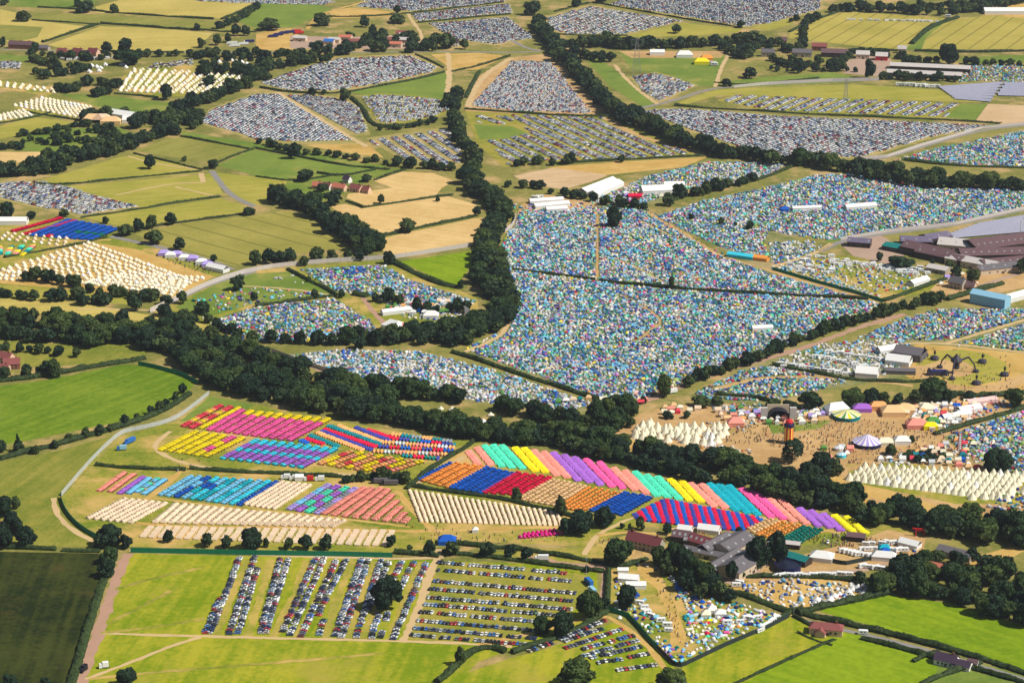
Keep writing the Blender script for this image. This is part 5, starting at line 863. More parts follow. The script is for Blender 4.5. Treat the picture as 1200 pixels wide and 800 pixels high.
# ---------------------------------------------------------------- crowded camp sites
PAL = [('white',.17),('ivory',.09),('blue',.12),('sky blue',.19),('turquoise',.09),('mint',.06),('green',.07),('lime',.06),('navy',.06),('indigo',.04),('lilac',.04),('red',.02),('pink',.02),('yellow',.02),('grey',.09),('orange',.008),('silver',.08),('purple',.02),('dark green',.03),('salmon',.02)]
PALW = [('white',.5),('ivory',.16),('silver',.1),('sky blue',.08),('blue',.05),('grey',.05),('green',.03),('red',.03)]
DOMES = []
def camp(poly, s, area=None, pal=PAL, fill=.96, roads=True, sz=1.0):
    w = PA(poly); lo, hi = w.min(0), w.max(0); nx, ny = ((hi-lo)/s).astype(int)+1
    gx, gy = np.meshgrid(np.arange(nx), np.arange(ny)); pts = np.stack([gx.ravel()+(gy.ravel() % 2)*.5, gy.ravel()], 1)*s+lo+RNG.normal(0, s*.27, (nx*ny, 2))
    k = inpoly(pts, w)
    # irregular thin places
    ph = RNG.uniform(0, 6, 4); nz = np.sin(pts[:, 0]/31+ph[0])*np.sin(pts[:, 1]/43+ph[1])+.6*np.sin(pts[:, 0]/13+ph[2])*np.sin(pts[:, 1]/17+ph[3])
    k &= RNG.random(len(pts)) < fill-.28*np.clip(nz-.7, 0, 1)
    pts = pts[k]; keep = np.ones(len(pts), bool)
    for a, wd in MASK: keep &= segdist(pts, a) > wd+1.2
    if roads:
        for a, wd, mk in ROADS: keep &= segdist(pts, a) > wd/2+1.0
    pts = pts[keep]; nm = [p for p, _ in pal]; pw = np.array([q for _, q in pal]); ci = RNG.choice(len(nm), len(pts), p=pw/pw.sum())
    kd = RNG.choice(3, len(pts), p=[.58, .32, .10])
    cl = (np.sin(pts[:, 0]/9+ph[1])*np.sin(pts[:, 1]/12+ph[2]) > .55) & (RNG.random(len(pts)) < .5); ci = np.where(cl, np.array([0, 3, 2, 1, 0, 4, 3, 0])[(np.floor(pts[:, 0]/26)*7+np.floor(pts[:, 1]/34)*3).astype(int) % 8], ci)
    for p, c, q in zip(pts, ci, kd):
        z = RNG.uniform(.60, 1.08)*sz
        DOMES.append(dict(p=p, c=nm[c], kind=('dome','tunnel','bell')[q], rz=RNG.uniform(0, 6.28), sc=z if q < 2 else z*.75, area=area))
camp([(600,262),(612,248),(690,243),(760,246),(830,290),(900,320),(1036,353),(1018,364),(960,390),(868,427),(806,449),(792,460),(772,464),(700,470),(640,444),(545,410),(562,400),(597,385),(602,345),(584,320),(588,288)], 2.75)
camp([(328,418),(400,410),(490,412),(540,424),(600,440),(692,473),(660,484),(620,480),(560,470),(470,457),(400,444)], 3.0, pal=PALW+[('blue',.12),('sky blue',.16),('turquoise',.08),('lilac',.06),('green',.06)])
camp([(352,316),(450,311),(475,327),(560,354),(545,360),(500,357),(440,349),(410,343),(392,340)], 3.1); camp([(248,376),(300,360),(392,350),(432,375),(446,393),(400,402),(300,399),(266,387)], 3.1, fill=.9)
camp([(445,352),(480,350),(545,360),(558,378),(470,372)], 3.6, fill=.8, pal=PALW); camp([(225,352),(290,335),(385,346),(300,354),(250,368)], 4.5, fill=.45); camp([(310,322),(345,322),(355,332),(320,330)], 6, fill=.4, pal=PALW); camp([(236,372),(262,385),(285,396),(295,402),(270,395)], 4, fill=.8)
camp([(770,254),(830,234),(890,222),(960,205),(1020,206),(1090,221),(1205,223),(1205,243),(1120,262),(1040,271),(985,280),(968,281),(930,276),(900,270),(895,285),(900,300),(880,300),(840,288)], 2.95)
camp([(900,285),(950,282),(970,292),(945,303),(960,320),(1000,335),(1030,345),(1034,350),(960,332),(905,314)], 3.4, fill=.85, pal=PALW+[('blue',.15),('sky blue',.2),('green',.1)])
camp([(692,237),(760,206),(830,190),(922,192),(905,204),(870,214),(800,223),(780,230),(740,242)], 3.3, fill=.88, pal=PAL+[('white',.3)]); camp([(1045,189),(1095,175),(1205,153),(1205,195),(1150,194),(1060,187)], 3.3)
camp([(1005,396),(1060,374),(1100,362),(1205,362),(1205,371),(1110,399)], 2.9); camp([(1115,405),(1160,392),(1205,378),(1205,413),(1150,407)], 2.9)
camp([(812,462),(870,434),(905,428),(1000,446),(960,457),(900,470),(835,468)], 3.0); camp([(905,424),(960,403),(1060,396),(1076,412),(1058,438),(1000,441),(930,430)], 3.5, fill=.8, pal=PALW)
camp([(1110,511),(1205,478),(1205,562),(1150,542)], 2.9); camp([(1180,575),(1205,570),(1205,602),(1150,598)], 4, fill=.8)
camp([(1118,78),(1205,76),(1205,97),(1150,95),(1120,97)], 4.2); camp([(585,240),(700,238),(760,246),(690,243),(612,250)], 5, fill=.6)
camp([(830,472),(880,474),(1000,480),(960,485),(900,490),(870,505),(850,500)], 4, fill=.75, pal=PALW+[('salmon',.1)]); camp([(1085,480),(1180,468),(1190,474),(1120,498),(1090,505)], 3.6, fill=.8, pal=PALW+[('salmon',.15),('red',.06),('green',.05)])
camp([(835,518),(882,530),(870,533),(820,525)], 4, fill=.7, pal=PALW+[('orange',.3)]); camp([(1035,532),(1110,545),(1160,540),(1130,530),(1100,520)], 4.2, fill=.55, pal=PALW+[('salmon',.3)])
camp([(720,676),(740,690),(756,703),(769,723),(781,752),(792,765),(786,776),(762,748),(745,734),(722,722)], 3.3, 'left of the sandy strip in the corner campsite', fill=.8, pal=PAL+[('white',.2),('silver',.1)])
camp([(787,686),(830,698),(870,708),(915,722),(880,738),(850,752),(816,770),(808,752),(802,730),(795,706)], 3.2, 'right of the sandy strip in the corner campsite', fill=.8, pal=PAL+[('white',.2),('silver',.1)])
camp([(775,760),(805,752),(815,768),(796,778),(786,776)], 3.3, 'at the tip of the corner campsite', fill=.8)
camp([(862,690),(905,674),(970,673),(1030,690),(980,703),(935,714),(900,706)], 3.5, 'among the bell tents of the small lower right camp', fill=.75, pal=PALW+[('blue',.12),('navy',.06)])
camp([(1000,640),(1075,634),(1072,650),(1040,664),(1000,662),(985,655)], 6, 'in the caravan yard below the dark green tents', fill=.4, pal=PALW+[('blue',.15)])
camp([(915,304),(985,304),(1085,318),(1090,326),(1060,340),(1030,342),(960,326),(912,312)], 4.6, fill=.62, pal=PALW+[('blue',.12),('sky blue',.15),('green',.08)]); camp([(950,478),(1000,476),(1060,474),(1100,470),(1110,476),(1050,480),(1000,483),(960,484)], 4.2, fill=.7, pal=PALW+[('salmon',.12),('tan',.12),('orange',.04),('purple',.04)]); camp([(1010,540),(1040,536),(1060,540),(1070,546),(1030,547)], 4, fill=.6, pal=PALW+[('navy',.2),('salmon',.1)]); camp([(745,500),(830,492),(850,498),(845,520),(880,528),(860,530),(760,516)], 5, fill=.35, pal=PALW+[('cream',.3)]); camp([(1100,530),(1160,512),(1190,520),(1150,540)], 4.5, fill=.6, pal=PALW+[('salmon',.25),('red',.05)])
camp([(205,285),(206,285),(206,286)], 4)
px = PIX(np.array([q['p'] for q in DOMES]))
cand = [i for i in range(len(DOMES)) if DOMES[i]['area']]; cand.sort(key=lambda i: -px[i][1]); near = set(cand[:300]); PN = np.array([DOMES[i]['p'] for i in cand])
used = {}
for i in cand[:300]:
    q = DOMES[i]; d = PN-q['p']; dist = np.hypot(d[:, 0], d[:, 1])
    def nb(mask):
        k = np.where(mask & (dist > .01), dist, 1e9); j = int(np.argmin(k)); return DOMES[cand[j]]['c'] if k[j] < 14 else None
    l = nb((d[:, 0] < 0) & (abs(d[:, 1]) < -d[:, 0])); r = nb((d[:, 0] > 0) & (abs(d[:, 1]) < d[:, 0])); b = nb((d[:, 1] > 0) & (abs(d[:, 0]) < d[:, 1])); fr = nb((d[:, 1] < 0) & (abs(d[:, 0]) < -d[:, 1]))
    kn = {'dome': 'dome tent', 'tunnel': 'tunnel tent', 'bell': 'bell tent'}[q['kind']]
    sn = lambda c: {'sky blue': 'azure', 'dark green': 'emerald'}.get(c, c)
    ar = ('corner campsite' if 'corner' in q['area'] else 'bell tent camp' if 'bell' in q['area'] else 'caravan yard')
    nbl = [f'{sn(c)} {w}' for w, c in (('left', l), ('right', r), ('behind', b), ('before', fr)) if c]
    lab = f"{sn(q['c'])} {kn}, {ar}" + (f", {', '.join(nbl)}" if nbl else ', standing apart')
    used.setdefault(lab, []).append(q); 
    if len(used[lab]) > 1: lab += ', farther up' if len(used[lab]) == 2 else ', by the track'
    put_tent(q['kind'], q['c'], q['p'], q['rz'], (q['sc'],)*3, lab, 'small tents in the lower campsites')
rest = [q for i, q in enumerate(DOMES) if i not in near]; sets = []
for kd in ('dome', 'tunnel', 'bell'):
    R = [q for q in rest if q['kind'] == kd]; n = len(R); s = np.array([q['sc'] for q in R])
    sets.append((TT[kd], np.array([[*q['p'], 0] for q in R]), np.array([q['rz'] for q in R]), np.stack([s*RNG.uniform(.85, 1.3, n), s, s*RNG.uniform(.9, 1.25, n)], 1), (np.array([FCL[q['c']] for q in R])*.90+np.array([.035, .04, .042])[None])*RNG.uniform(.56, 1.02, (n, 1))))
o = scatter_mesh('campsite_tents', sets, STUFFFAB); tag(o, 'thousands of small mixed tents packed over the wide campsites', 'tents', None, 'stuff')
print('domes', len(DOMES))
# ================================================================== cars
CC = {'white':(.72,.72,.71),'silver':(.52,.54,.56),'grey':(.16,.17,.19),'black':(.018,.018,.022),'navy blue':(.025,.04,.12),'blue':(.06,.16,.42),'red':(.42,.03,.04),'maroon':(.14,.02,.03),'beige':(.45,.38,.28),'green':(.05,.13,.07),'pale blue':(.30,.42,.52)}
CW = [('white',.40),('silver',.28),('grey',.08),('black',.09),('navy blue',.07),('blue',.06),('red',.07),('maroon',.02),('beige',.02),('green',.01),('pale blue',.05)]
CN = [c for c, _ in CW]; CP_ = np.array([w for _, w in CW]); CP_ /= CP_.sum(); CPN = np.array([.13,.20,.15,.20,.13,.06,.07,.025,.02,.01,.05]); CPN /= CPN.sum()
def paint(c):
    m, nt, b = newmat(c.replace(' ', '_')+'_paint'); b.inputs['Base Color'].default_value = (*CC[c], 1); b.inputs['Roughness'].default_value = .28; b.inputs['Metallic'].default_value = .15 if c in ('silver','grey','pale blue') else 0
    b.inputs['Coat Weight'].default_value = .5
    n = nt.nodes.new('ShaderNodeTexNoise'); n.inputs['Scale'].default_value = 3; mr = nt.nodes.new('ShaderNodeMapRange'); mr.inputs[3].default_value = .22; mr.inputs[4].default_value = .5
    nt.links.new(n.outputs['Fac'], mr.inputs[0]); nt.links.new(mr.outputs[0], b.inputs['Roughness']); return m
PAINT = {c: paint(c) for c in CN}
GLASS = mat('car_glass', (.012,.016,.02), .12, .1, 1, spec=.6); TYRE = mat('tyre_rubber', (.02,.02,.02), .9, .1, 3); RIM = mat('wheel_rim', (.3,.3,.31), .4, .1, 3, .6)
def body_mesh(c):
    b = MB(); W_ = .88
    prof = [(-2.12,.32),(-2.15,.62),(-2.05,.86),(-1.95,.92),(-.95,.96),(1.0,.98),(1.75,.96),(2.05,.85),(2.12,.55),(2.08,.32)]   # front at -x
    n = len(prof); v = [(x, -W_*(.93 if z > .9 else 1), z) for x, z in prof]+[(x, W_*(.93 if z > .9 else 1), z) for x, z in prof]
    b.add(v, [tuple(range(n)), tuple(range(2*n-1, n-1, -1))]+[(i, n+i, n+(i+1) % n, (i+1) % n) for i in range(n)])
    b.add([(-.38,-.70,1.44),(1.05,-.68,1.46),(1.05,.68,1.46),(-.38,.70,1.44),(-.30,-.62,1.50),(.95,-.60,1.51),(.95,.60,1.51),(-.30,.62,1.50)], [(0,1,5,4),(1,2,6,5),(2,3,7,6),(3,0,4,7),(4,5,6,7),(3,2,1,0)])
    for x0, x1 in ((-.40,-.33),(.32,.40),(1.0,1.08)):
        for s in (-1, 1): b.add([(x0-(.5 if x0 < 0 else -.35*(x0 > .9)), s*.82, .96),(x1-(.5 if x0 < 0 else -.35*(x0 > .9)), s*.82, .96),(x1, s*.70, 1.45),(x0, s*.70, 1.45)], [(0,1,2,3)])
    return b.mesh('body', [PAINT[c]])
BODY = {c: body_mesh(c) for c in CN}
def one(vs, f, name, m):
    me = bpy.data.meshes.new(name); me.from_pydata(vs, [], f); me.materials.append(m); return me
WS = one([(-.93,-.76,.965),(-.93,.76,.965),(-.38,.66,1.435),(-.38,-.66,1.435)], [(0,1,2,3)], 'windscreen', GLASS)
RW = one([(1.42,-.74,.99),(1.42,.74,.99),(1.06,.64,1.45),(1.06,-.64,1.45)], [(0,1,2,3)], 'rear_window', GLASS)
SW = [one([(-.86,s*.81,.97),(1.36,s*.81,.98),(1.03,s*.685,1.45),(-.36,s*.685,1.435)], [(0,1,2,3)], 'side_window', GLASS) for s in (-1, 1)]
def wheel():
    b = MB(); b.bar((0,-.11,0),(0,.11,0),.32,12,mi=0); b.bar((0,-.125,0),(0,.125,0),.19,8,mi=1); return b.mesh('wheel', [TYRE, RIM])
WH = wheel()
cv = [(-2.1,-.86,.25),(2.1,-.86,.25),(2.1,.86,.25),(-2.1,.86,.25),(-2.1,-.86,.86),(2.08,-.86,.92),(2.08,.86,.92),(-2.1,.86,.86),(-1.0,-.8,.95),(1.5,-.8,.98),(1.5,.8,.98),(-1.0,.8,.95),(-.4,-.66,1.48),(1.05,-.66,1.5),(1.05,.66,1.5),(-.4,.66,1.48)]
cf = [(0,1,5,4),(1,2,6,5),(2,3,7,6),(3,0,4,7),(4,5,9,8),(6,7,11,10),(5,6,10,9),(7,4,8,11),(8,9,13,12),(9,10,14,13),(10,11,15,14),(11,8,12,15),(12,13,14,15)]
TCAR = tmpl(cv, cf, [.9,.85,.9,.85,1,1,1,1,-1,-1,-1,-1,1])
CARS = []
def car(p, rz, label=None, c=None):
    CARS.append(dict(p=np.asarray(p), rz=rz, c=c or CN[RNG.choice(len(CN), p=CPN if label else CP_)], label=label))
def carrow(a, b, desc, pitch=2.5, end='near end', gaps=.04, skipf=None):
    A, B = P(*a), P(*b); L = np.linalg.norm(B-A); n = max(1, int(L/pitch)); d = (B-A)/L; rz = math.atan2(d[1], d[0])+math.pi/2; k = 0
    for i in range(n):
        if RNG.random() < gaps: continue
        k += 1; q = A+d*(i+.5)*pitch+np.array([-d[1], d[0]])*RNG.normal(0, .3)
        if skipf and skipf(PIX(q)[0]): continue
        car(q, rz+RNG.normal(0, .03)+(math.pi if RNG.random() < .4 else 0), f'car, {ordw(k)} from {end}, {desc[4:]}')
cols = [((282,651),(246,743)),((258,700),(240,743)),((299,651),(268,744)),((302,665),(279,743)),((329,653),(305,743)),((339,653),(311,743)),((371,653),(331,741)),((381,653),(339,745)),((395,655),(352,747)),((406,655),(372,722)),((379,725),(374,745)),((424,655),(392,746)),((432,655),(400,748)),((447,655),(417,748)),((456,657),(431,715)),((472,657),(456,690)),((444,718),(435,749)),((485,658),(466,697)),((455,717),(452,728)),((450,738),(445,748)),((501,657),(460,750))]
names = ['leftmost parked column','short column at the lower left','second long parked column','column right beside the second long one','left column of the third pair','right column of the third pair','left column of the fourth pair','right column of the fourth pair','left column of the fifth pair','right column of the fifth pair','tiny column under the fifth pair','left column of the sixth pair','right column of the sixth pair','column left of the lone oak','column ending above the lone oak','column behind the lone oak','column just below the lone oak','column right of the lone oak','stub under the lone oak','lowest stub under the lone oak','last column beside the sandy track']
for (a, b), nm in zip(cols, names): carrow(b, a, f'the {nm}', 2.6)
for i, (xl, yl, xr) in enumerate([(512,659,668),(512,668,672),(507,681,676),(502,690,674),(500,700,673),(496,708,670),(491,717,655),(488,727,640),(484,736,632),(480,744,622)]):
    carrow((xl, yl), (xr, yl+.085*(xr-xl)), f'the {ordw(i+1)} row from top of the right car block', 2.35, 'left end')
for a, b, nm in [((619,764),(650,752),'row along the thick hedge'),((655,750),(711,726),'upper row along the thick hedge'),((660,752),(707,736),'second lowest field row'),((661,760),(730,737),'row next inside the lowest field'),((681,761),(745,744),'middle row of the lowest field'),((679,770),(750,750),'fifth row of the lowest field'),((686,772),(755,757),'sixth row of the lowest field'),((699,777),(733,772),'short row of the lowest field'),((736,771),(763,765),'right stub row of the lowest field'),((722,786),(775,778),'nearest row of the lowest field')]:
    carrow(a, b, f'the {nm}', 2.4, 'left end')
def carpark(poly, dir_px, rowgap=9.5, pitch=2.6, fill=.93, double=True, wiggle=0):
    w = PA(poly); d = P(*dir_px[1])-P(*dir_px[0]); d /= np.linalg.norm(d); n = np.array([-d[1], d[0]]); u = w@d; v = w@n
    for k, vv in enumerate(np.arange(v.min(), v.max(), rowgap)):
        m = np.arange(u.min(), u.max(), pitch); q = m[:, None]*d+(vv+wiggle*np.sin(m/40+k*.2))[:, None]*n+RNG.normal(0, .25, (len(m), 2))
        for off in ((-2.3, 2.3) if double else (0,)):
            qq = q+n*off; ok = inpoly(qq, w) & (RNG.random(len(m)) < fill)
            for a, wd in MASK: ok &= segdist(qq, a) > wd+1
            for a, wd, mk in ROADS: ok &= segdist(qq, a) > wd/2+1.5
            for z in qq[ok]: car(z, math.atan2(n[1], n[0])+RNG.normal(0, .04))
carpark([(236,144),(246,130),(300,111),(330,111),(418,164),(352,166),(300,164),(282,156)], ((240,145),(300,112)), 9.6, fill=.97); carpark([(337,112),(362,112),(402,117),(420,127),(430,154),(418,157)], ((340,112),(420,155)), 11); carpark([(306,98),(350,82),(400,69),(480,66),(511,79),(505,85),(438,99),(390,106),(340,106)], ((306,98),(400,69)), 11, fill=.9)
carpark([(424,114),(450,111),(530,119),(527,128),(505,138),(450,145),(442,140)], ((430,116),(530,122)), 12, fill=.85); carpark([(432,165),(524,152),(545,188),(520,196),(472,186)], ((450,160),(495,192)), 16, fill=.95)
carpark([(552,124),(600,72),(645,73),(692,131),(690,133),(600,130)], ((560,125),(690,132)), 10.5); carpark([(647,64),(654,66),(712,130),(704,132)], ((650,66),(708,130)), 12, fill=.6); carpark([(600,135),(722,139),(815,180),(740,186),(640,188),(596,194),(572,165),(590,164),(622,156)], ((600,137),(700,184)), 15.5, fill=.92); carpark([(556,135),(600,138),(600,146),(560,144)], ((560,136),(590,146)), 20, fill=.7)
carpark([(418,8),(430,-3),(596,-3),(590,3),(480,13)], ((430,8),(560,-2)), 12); carpark([(482,17),(596,5),(600,15),(490,25)], ((485,24),(595,12)), 12); carpark([(502,28),(595,21),(626,45),(580,52),(532,46)], ((510,40),(600,30)), 12)
carpark([(642,22),(690,8),(800,25),(733,40),(665,40),(644,33)], ((650,35),(720,10)), 12); carpark([(714,5),(740,-3),(962,-3),(960,11),(900,28),(870,31),(800,19)], ((730,5),(850,-2)), 12); carpark([(741,90),(770,86),(815,100),(775,118),(757,112)], ((745,95),(800,108)), 11, fill=.8)
carpark([(750,130),(800,128),(900,136),(1168,148),(1100,158),(1008,184),(906,184),(848,166)], ((900,184),(1010,146)), 10.5, fill=.92); carpark([(842,118),(864,112),(1122,122),(1108,137),(900,129)], ((905,131),(938,116)), 15.5, fill=.95)
carpark([(0,214),(50,213),(160,242),(90,252),(0,231)], ((0,225),(100,250)), 11, fill=.9); carpark([(180,75),(225,70),(225,76),(170,82)], ((180,80),(220,72)), 14, fill=.7); carpark([(180,-3),(300,-3),(395,2),(380,6),(250,3)], ((200,0),(300,2)), 12); carpark([(0,72),(25,73),(22,82),(0,80)], ((0,75),(20,78)), 12)
carpark([(720,10),(721,10),(721,11)], ((0,10),(10,10)))
for x, y in [(592,252),(588,258),(745,262),(752,266),(760,270),(757,663),(769,667),(778,672),(787,678),(790,682),(800,690),(747,662),(970,636)]: car(P(x, y), RNG.uniform(0, 3), f'car parked loose on the grass near the farm')
px = PIX(np.array([q['p'] for q in CARS])); order = sorted(range(len(CARS)), key=lambda i: -px[i][1] if CARS[i]['label'] and 'loose' not in CARS[i]['label'] else 0)
near = order[:300]
for i in near:
    q = CARS[i]; o = empty('parked_car', (q['p'][0], q['p'][1], 0), q['rz']); tag(o, q['c']+' '+q['label'], 'car', 'cars parked in the lower fields')
    for nm, me in (('body', BODY[q['c']]), ('windscreen', WS), ('rear_window', RW), ('side_window', SW[0]), ('side_window', SW[1])): link(nm, me, o)
    for x in (-1.35, 1.3):
        for y in (-.78, .78): link('wheel', WH, o, (x, y, .32))
s = set(near); R = [q for i, q in enumerate(CARS) if i not in s]; n = len(R); van = RNG.random(n) < .08
o = scatter_mesh('parked_car_fields', [(TCAR, np.array([[*q['p'], 0] for q in R]), np.array([q['rz'] for q in R])+np.where(RNG.random(n) < .5, math.pi, 0), np.stack([RNG.uniform(.92, 1.08, n), np.where(van, 1.1, 1.0), np.where(van, 1.5, RNG.uniform(.95, 1.12, n))], 1), np.array([CC[q['c']] for q in R]))], attrmat('mixed_car_paint', .3, 0, .5)); tag(o, 'thousands of parked cars filling the far fields and the back rows', 'cars', None, 'stuff')
print('cars', len(CARS))
# ================================================================== buildings, marquees, fairground, vehicles
M.update(stone=mat('grey_stone', S(196,184,164,.6), .9, .25, 1.2), peach=mat('peach_render', S(236,196,166,.75), .85, .1, .8), whitewall=mat('white_render', S(240,236,228,.8), .8, .06, .8), brick=mat('red_brick', S(176,110,88,.6), .9, .2, 2),
 redtile=mat('red_roof_tiles', S(150,84,80,.72), .85, .3, 1.5), maroontile=mat('maroon_roof_tiles', S(128,64,70,.75), .85, .25, 1.2), darktile=mat('dark_slate', S(70,52,72,.75), .7, .25, 1.2), greyroof=mat('grey_sheet_roof', S(112,106,110,.7), .7, .2, .5), brownroof=mat('brown_sheet_roof', S(112,84,88,.7), .8, .25, .4), paleroof=mat('pale_sheet_roof', S(206,198,192,.75), .7, .12, .4), purpleroof=mat('purple_grey_roof', S(118,108,132,.7), .7, .2, .4), orangetile=mat('orange_roof_tiles', S(206,120,96,.75), .85, .25, 1.5),
 timber=mat('dark_timber', S(74,58,52,.7), .9, .3, 1), glass=mat('window_glass', (.03,.04,.05), .15, .1, 1, spec=.6), doorm=mat('painted_door', (.06,.05,.04), .6, .1, 2), cream=mat('cream_wall', S(222,200,170,.75), .85, .1, 1), skylight=mat('skylight', S(168,168,170,.7), .4, .05, 1),
 wcanvas=fabric('white_canvas_roof', S(246,243,236,.85), .3), black=mat('black_steel', (.012,.012,.02), .55, .2, 1), rust=mat('dark_machinery', (.035,.03,.05), .55, .3, 1), redp=mat('red_paint', S(216,40,44,.8), .5, .1, 1), yellowp=mat('yellow_paint', S(246,206,80,.85), .5, .1, 1), bluep=mat('blue_tarpaulin', S(40,110,190,.8), .6, .12, 1), tank=mat('dark_blue_tank', S(24,34,84,.7), .5, .1, .5), liquid=mat('dark_slurry', (.012,.014,.03), .2, .2, .3), tealroof=mat('teal_roof', S(20,130,126,.7), .7, .15, .5), steelp=mat('galvanised_steel', (.3,.31,.32), .5, .1, 2, .4), vanwhite=mat('white_vehicle_paint', (.72,.72,.7), .35, .05, 2), navyp=mat('navy_vehicle_paint', S(40,44,110,.8), .4, .1, 2), stripeblue=mat('pale_blue_sheet', S(150,200,226,.8), .6, .08, 1), cloth=mat('orange_cloth', S(240,160,90,.85), .8, .1, 1))
def face(px, d):
    a = P(*px); b = P(*d); return math.atan2(b[1]-a[1], b[0]-a[0])
def house(name, label, cat, px, d, L, W, h, r, wall='cream', roof='redtile', hip=0.0, chim=0, win=3, door=True, ridge=0, group=None):
    """px = pixel of the footprint centre, d = two pixels giving the direction of the long side"""
    c = P(*px); root = empty(name, (c[0], c[1], 0), face(*d)); tag(root, label, cat, group)
    b = MB(); b.gable(L, W, h, r, roof=False, hip=hip); b.build('wall', M[wall], root)
    b = MB(); b.gable(L, W, h, r, wall=False, hip=hip); ro = b.build('roof', M[roof], root)
    for k in range(chim):
        b = MB(); x = (-.36+.72*k/max(1, chim-1 or 1))*L if chim > 1 else L*.3; b.box((x, 0, h+r+.3), (1.1, .8, 2.2)); b.box((x, 0, h+r+1.5), (.5, .4, .4)); b.build('chimney', M['brick'], ro)
    for k in range(ridge):      # roof lights in the slope facing the camera side
        x = (-.42+.84*k/max(1, ridge-1))*L; b = MB(); s = r/(W/2); y = -W*.27; z = h+r-abs(y)*s+.24
        b.add([(x-.8, y-.9, z-.9*s), (x+.8, y-.9, z-.9*s), (x+.8, y+.9, z+.9*s), (x-.8, y+.9, z+.9*s)], [(0, 1, 2, 3)]); b.build('roof_light', M['skylight'], ro)
    for s in (-1, 1):
        for k in range(win):
            x = (-.38+.76*(k+.5)/win)*L; f = 2 if h > 4.5 and win > 2 and 'house' in name else 1
            for q in range(f):
                z = h*(.5 if f == 1 else (.28, .74)[q]); ww = min(1.5, L/win*.45)
                b = MB(); b.box((x, s*(W/2+.03), z), (ww, .12, 1.3 if f == 2 else min(1.4, h*.42))); b.build('window', M['glass'], root)
    if door: b = MB(); b.box((L*.04, -(W/2+.05), min(2.1, h*.75)/2), (1.1 if 'house' in name else 3.2, .14, min(2.1, h*.75))); b.build('door', M['doorm'], root)
    return root
H = house
H('farmhouse','long grey stone farmhouse with maroon tiled roof above the corner campsite','farmhouse',(756,642),((738,639),(768,646)),25,9,5.6,4.6,'stone','maroontile',0,2,6)
for a in [('dark brown roofed shed at the upper end of the grey farm barns',(801,633),((791,631),(811,634)),14,9,4,3,'timber','brownroof'),('small grey shed between the brown and red farm roofs',(808,637),((803,637),(813,638)),7,6,3.5,1.4,'timber','greyroof'),('red brown roofed shed among the grey farm barns',(822,639),((816,636),(832,641)),15,11,4,3.6,'brick','maroontile'),
 ('narrow grey barn slanting behind the wide grey barn',(838,643),((824,648),(850,634)),30,10,5,3,'timber','greyroof'),('wide grey barn with two pale slopes nearest the big dark tree',(859,643),((843,651),(873,635)),30,18,5,3.6,'cream','greyroof'),('long low grey shed with tan front above the farm trees',(828,652),((806,647),(850,656)),32,8,3.6,1.8,'cream','greyroof'),('slanting grey barn right above the farm trees',(848,664),((834,671),(862,654)),34,10,5,3,'timber','greyroof'),('largest grey barn at the lower right of the farm',(868,668),((850,677),(882,657)),34,18,6,4,'cream','greyroof')]:
    H('barn', a[0], 'barn', *a[1:], 0, 0, 4, ridge=4, group='farm barns in the middle')
H('bungalow','peach bungalow with red hipped roof beside the lane','house',(968,741),((952,741),(984,744)),20,9,4.2,2.6,'peach','redtile',3.2,1,5); H('house_extension','short red roofed wing in front of the peach bungalow','house',(962,744),((962,746),(966,738)),7,6,2.8,2.4,'peach','redtile',0,0,1,False)
H('house','white house with dark purple slate roof at the bottom right','house',(1109,777),((1095,776),(1122,782)),13,9,3.4,3.4,'whitewall','darktile',0,1,4); H('house','low white cottage with dark roof joined right of the slate roofed house','house',(1127,782),((1115,779),(1138,784)),11,7,2.8,2.4,'whitewall','darktile',0,0,3)
garage = H('garage','small pale garage at the right end of the white cottages','garage',(1140,779),((1135,778),(1146,780)),6,5,2.5,1.6,'whitewall','brownroof',0,0,1)
H('barn','teal roofed shed beside the dark blue slurry tank','shed',(936,659),((926,656),(946,662)),15,9,4,2,'timber','tealroof',0,0,2); H('barn','white flat shed below the dark green tents','shed',(927,641),((918,640),(936,642)),12,6,3.4,1,'timber','paleroof',0,0,2); H('barn','brown canopy shelter on the grass under the yellow stripes','shelter',(1003,632),((993,631),(1013,633)),12,8,3.4,1,'timber','brownroof',0,0,0,False)
H('barn','long pale grey shed between the lower right woods','shed',(1120,652),((1102,648),(1138,657)),24,10,4,2,'stone','greyroof',0,0,4); H('house','tan cottage half hidden in the lower right wood','house',(1100,672),((1090,670),(1110,674)),13,8,4.6,3,'cream','orangetile',0,1,3)
H('barn','long low concrete shed beside the slurry tank yard','shed',(912,650),((895,645),(925,656)),22,8,3.5,1.2,'timber','brownroof',0,0,3)
for i, a in enumerate([('house with red roof at the left edge by the orchard',(6,424),((-4,424),(14,427)),15,9,5,4),('second red roofed house beside the left edge orchard',(14,431),((6,432),(22,431)),13,8,4.6,4),('low red roofed outbuilding at the left edge',(3,434),((-4,434),(8,435)),12,7,3,3),('red roof half hidden by dark trees at the left edge',(9,622),((2,622),(16,623)),11,7,4,3)]): H('house', a[0], 'house', *a[1:], 'brick' if i == 1 else 'peach', 'redtile', 0, 1, 3)
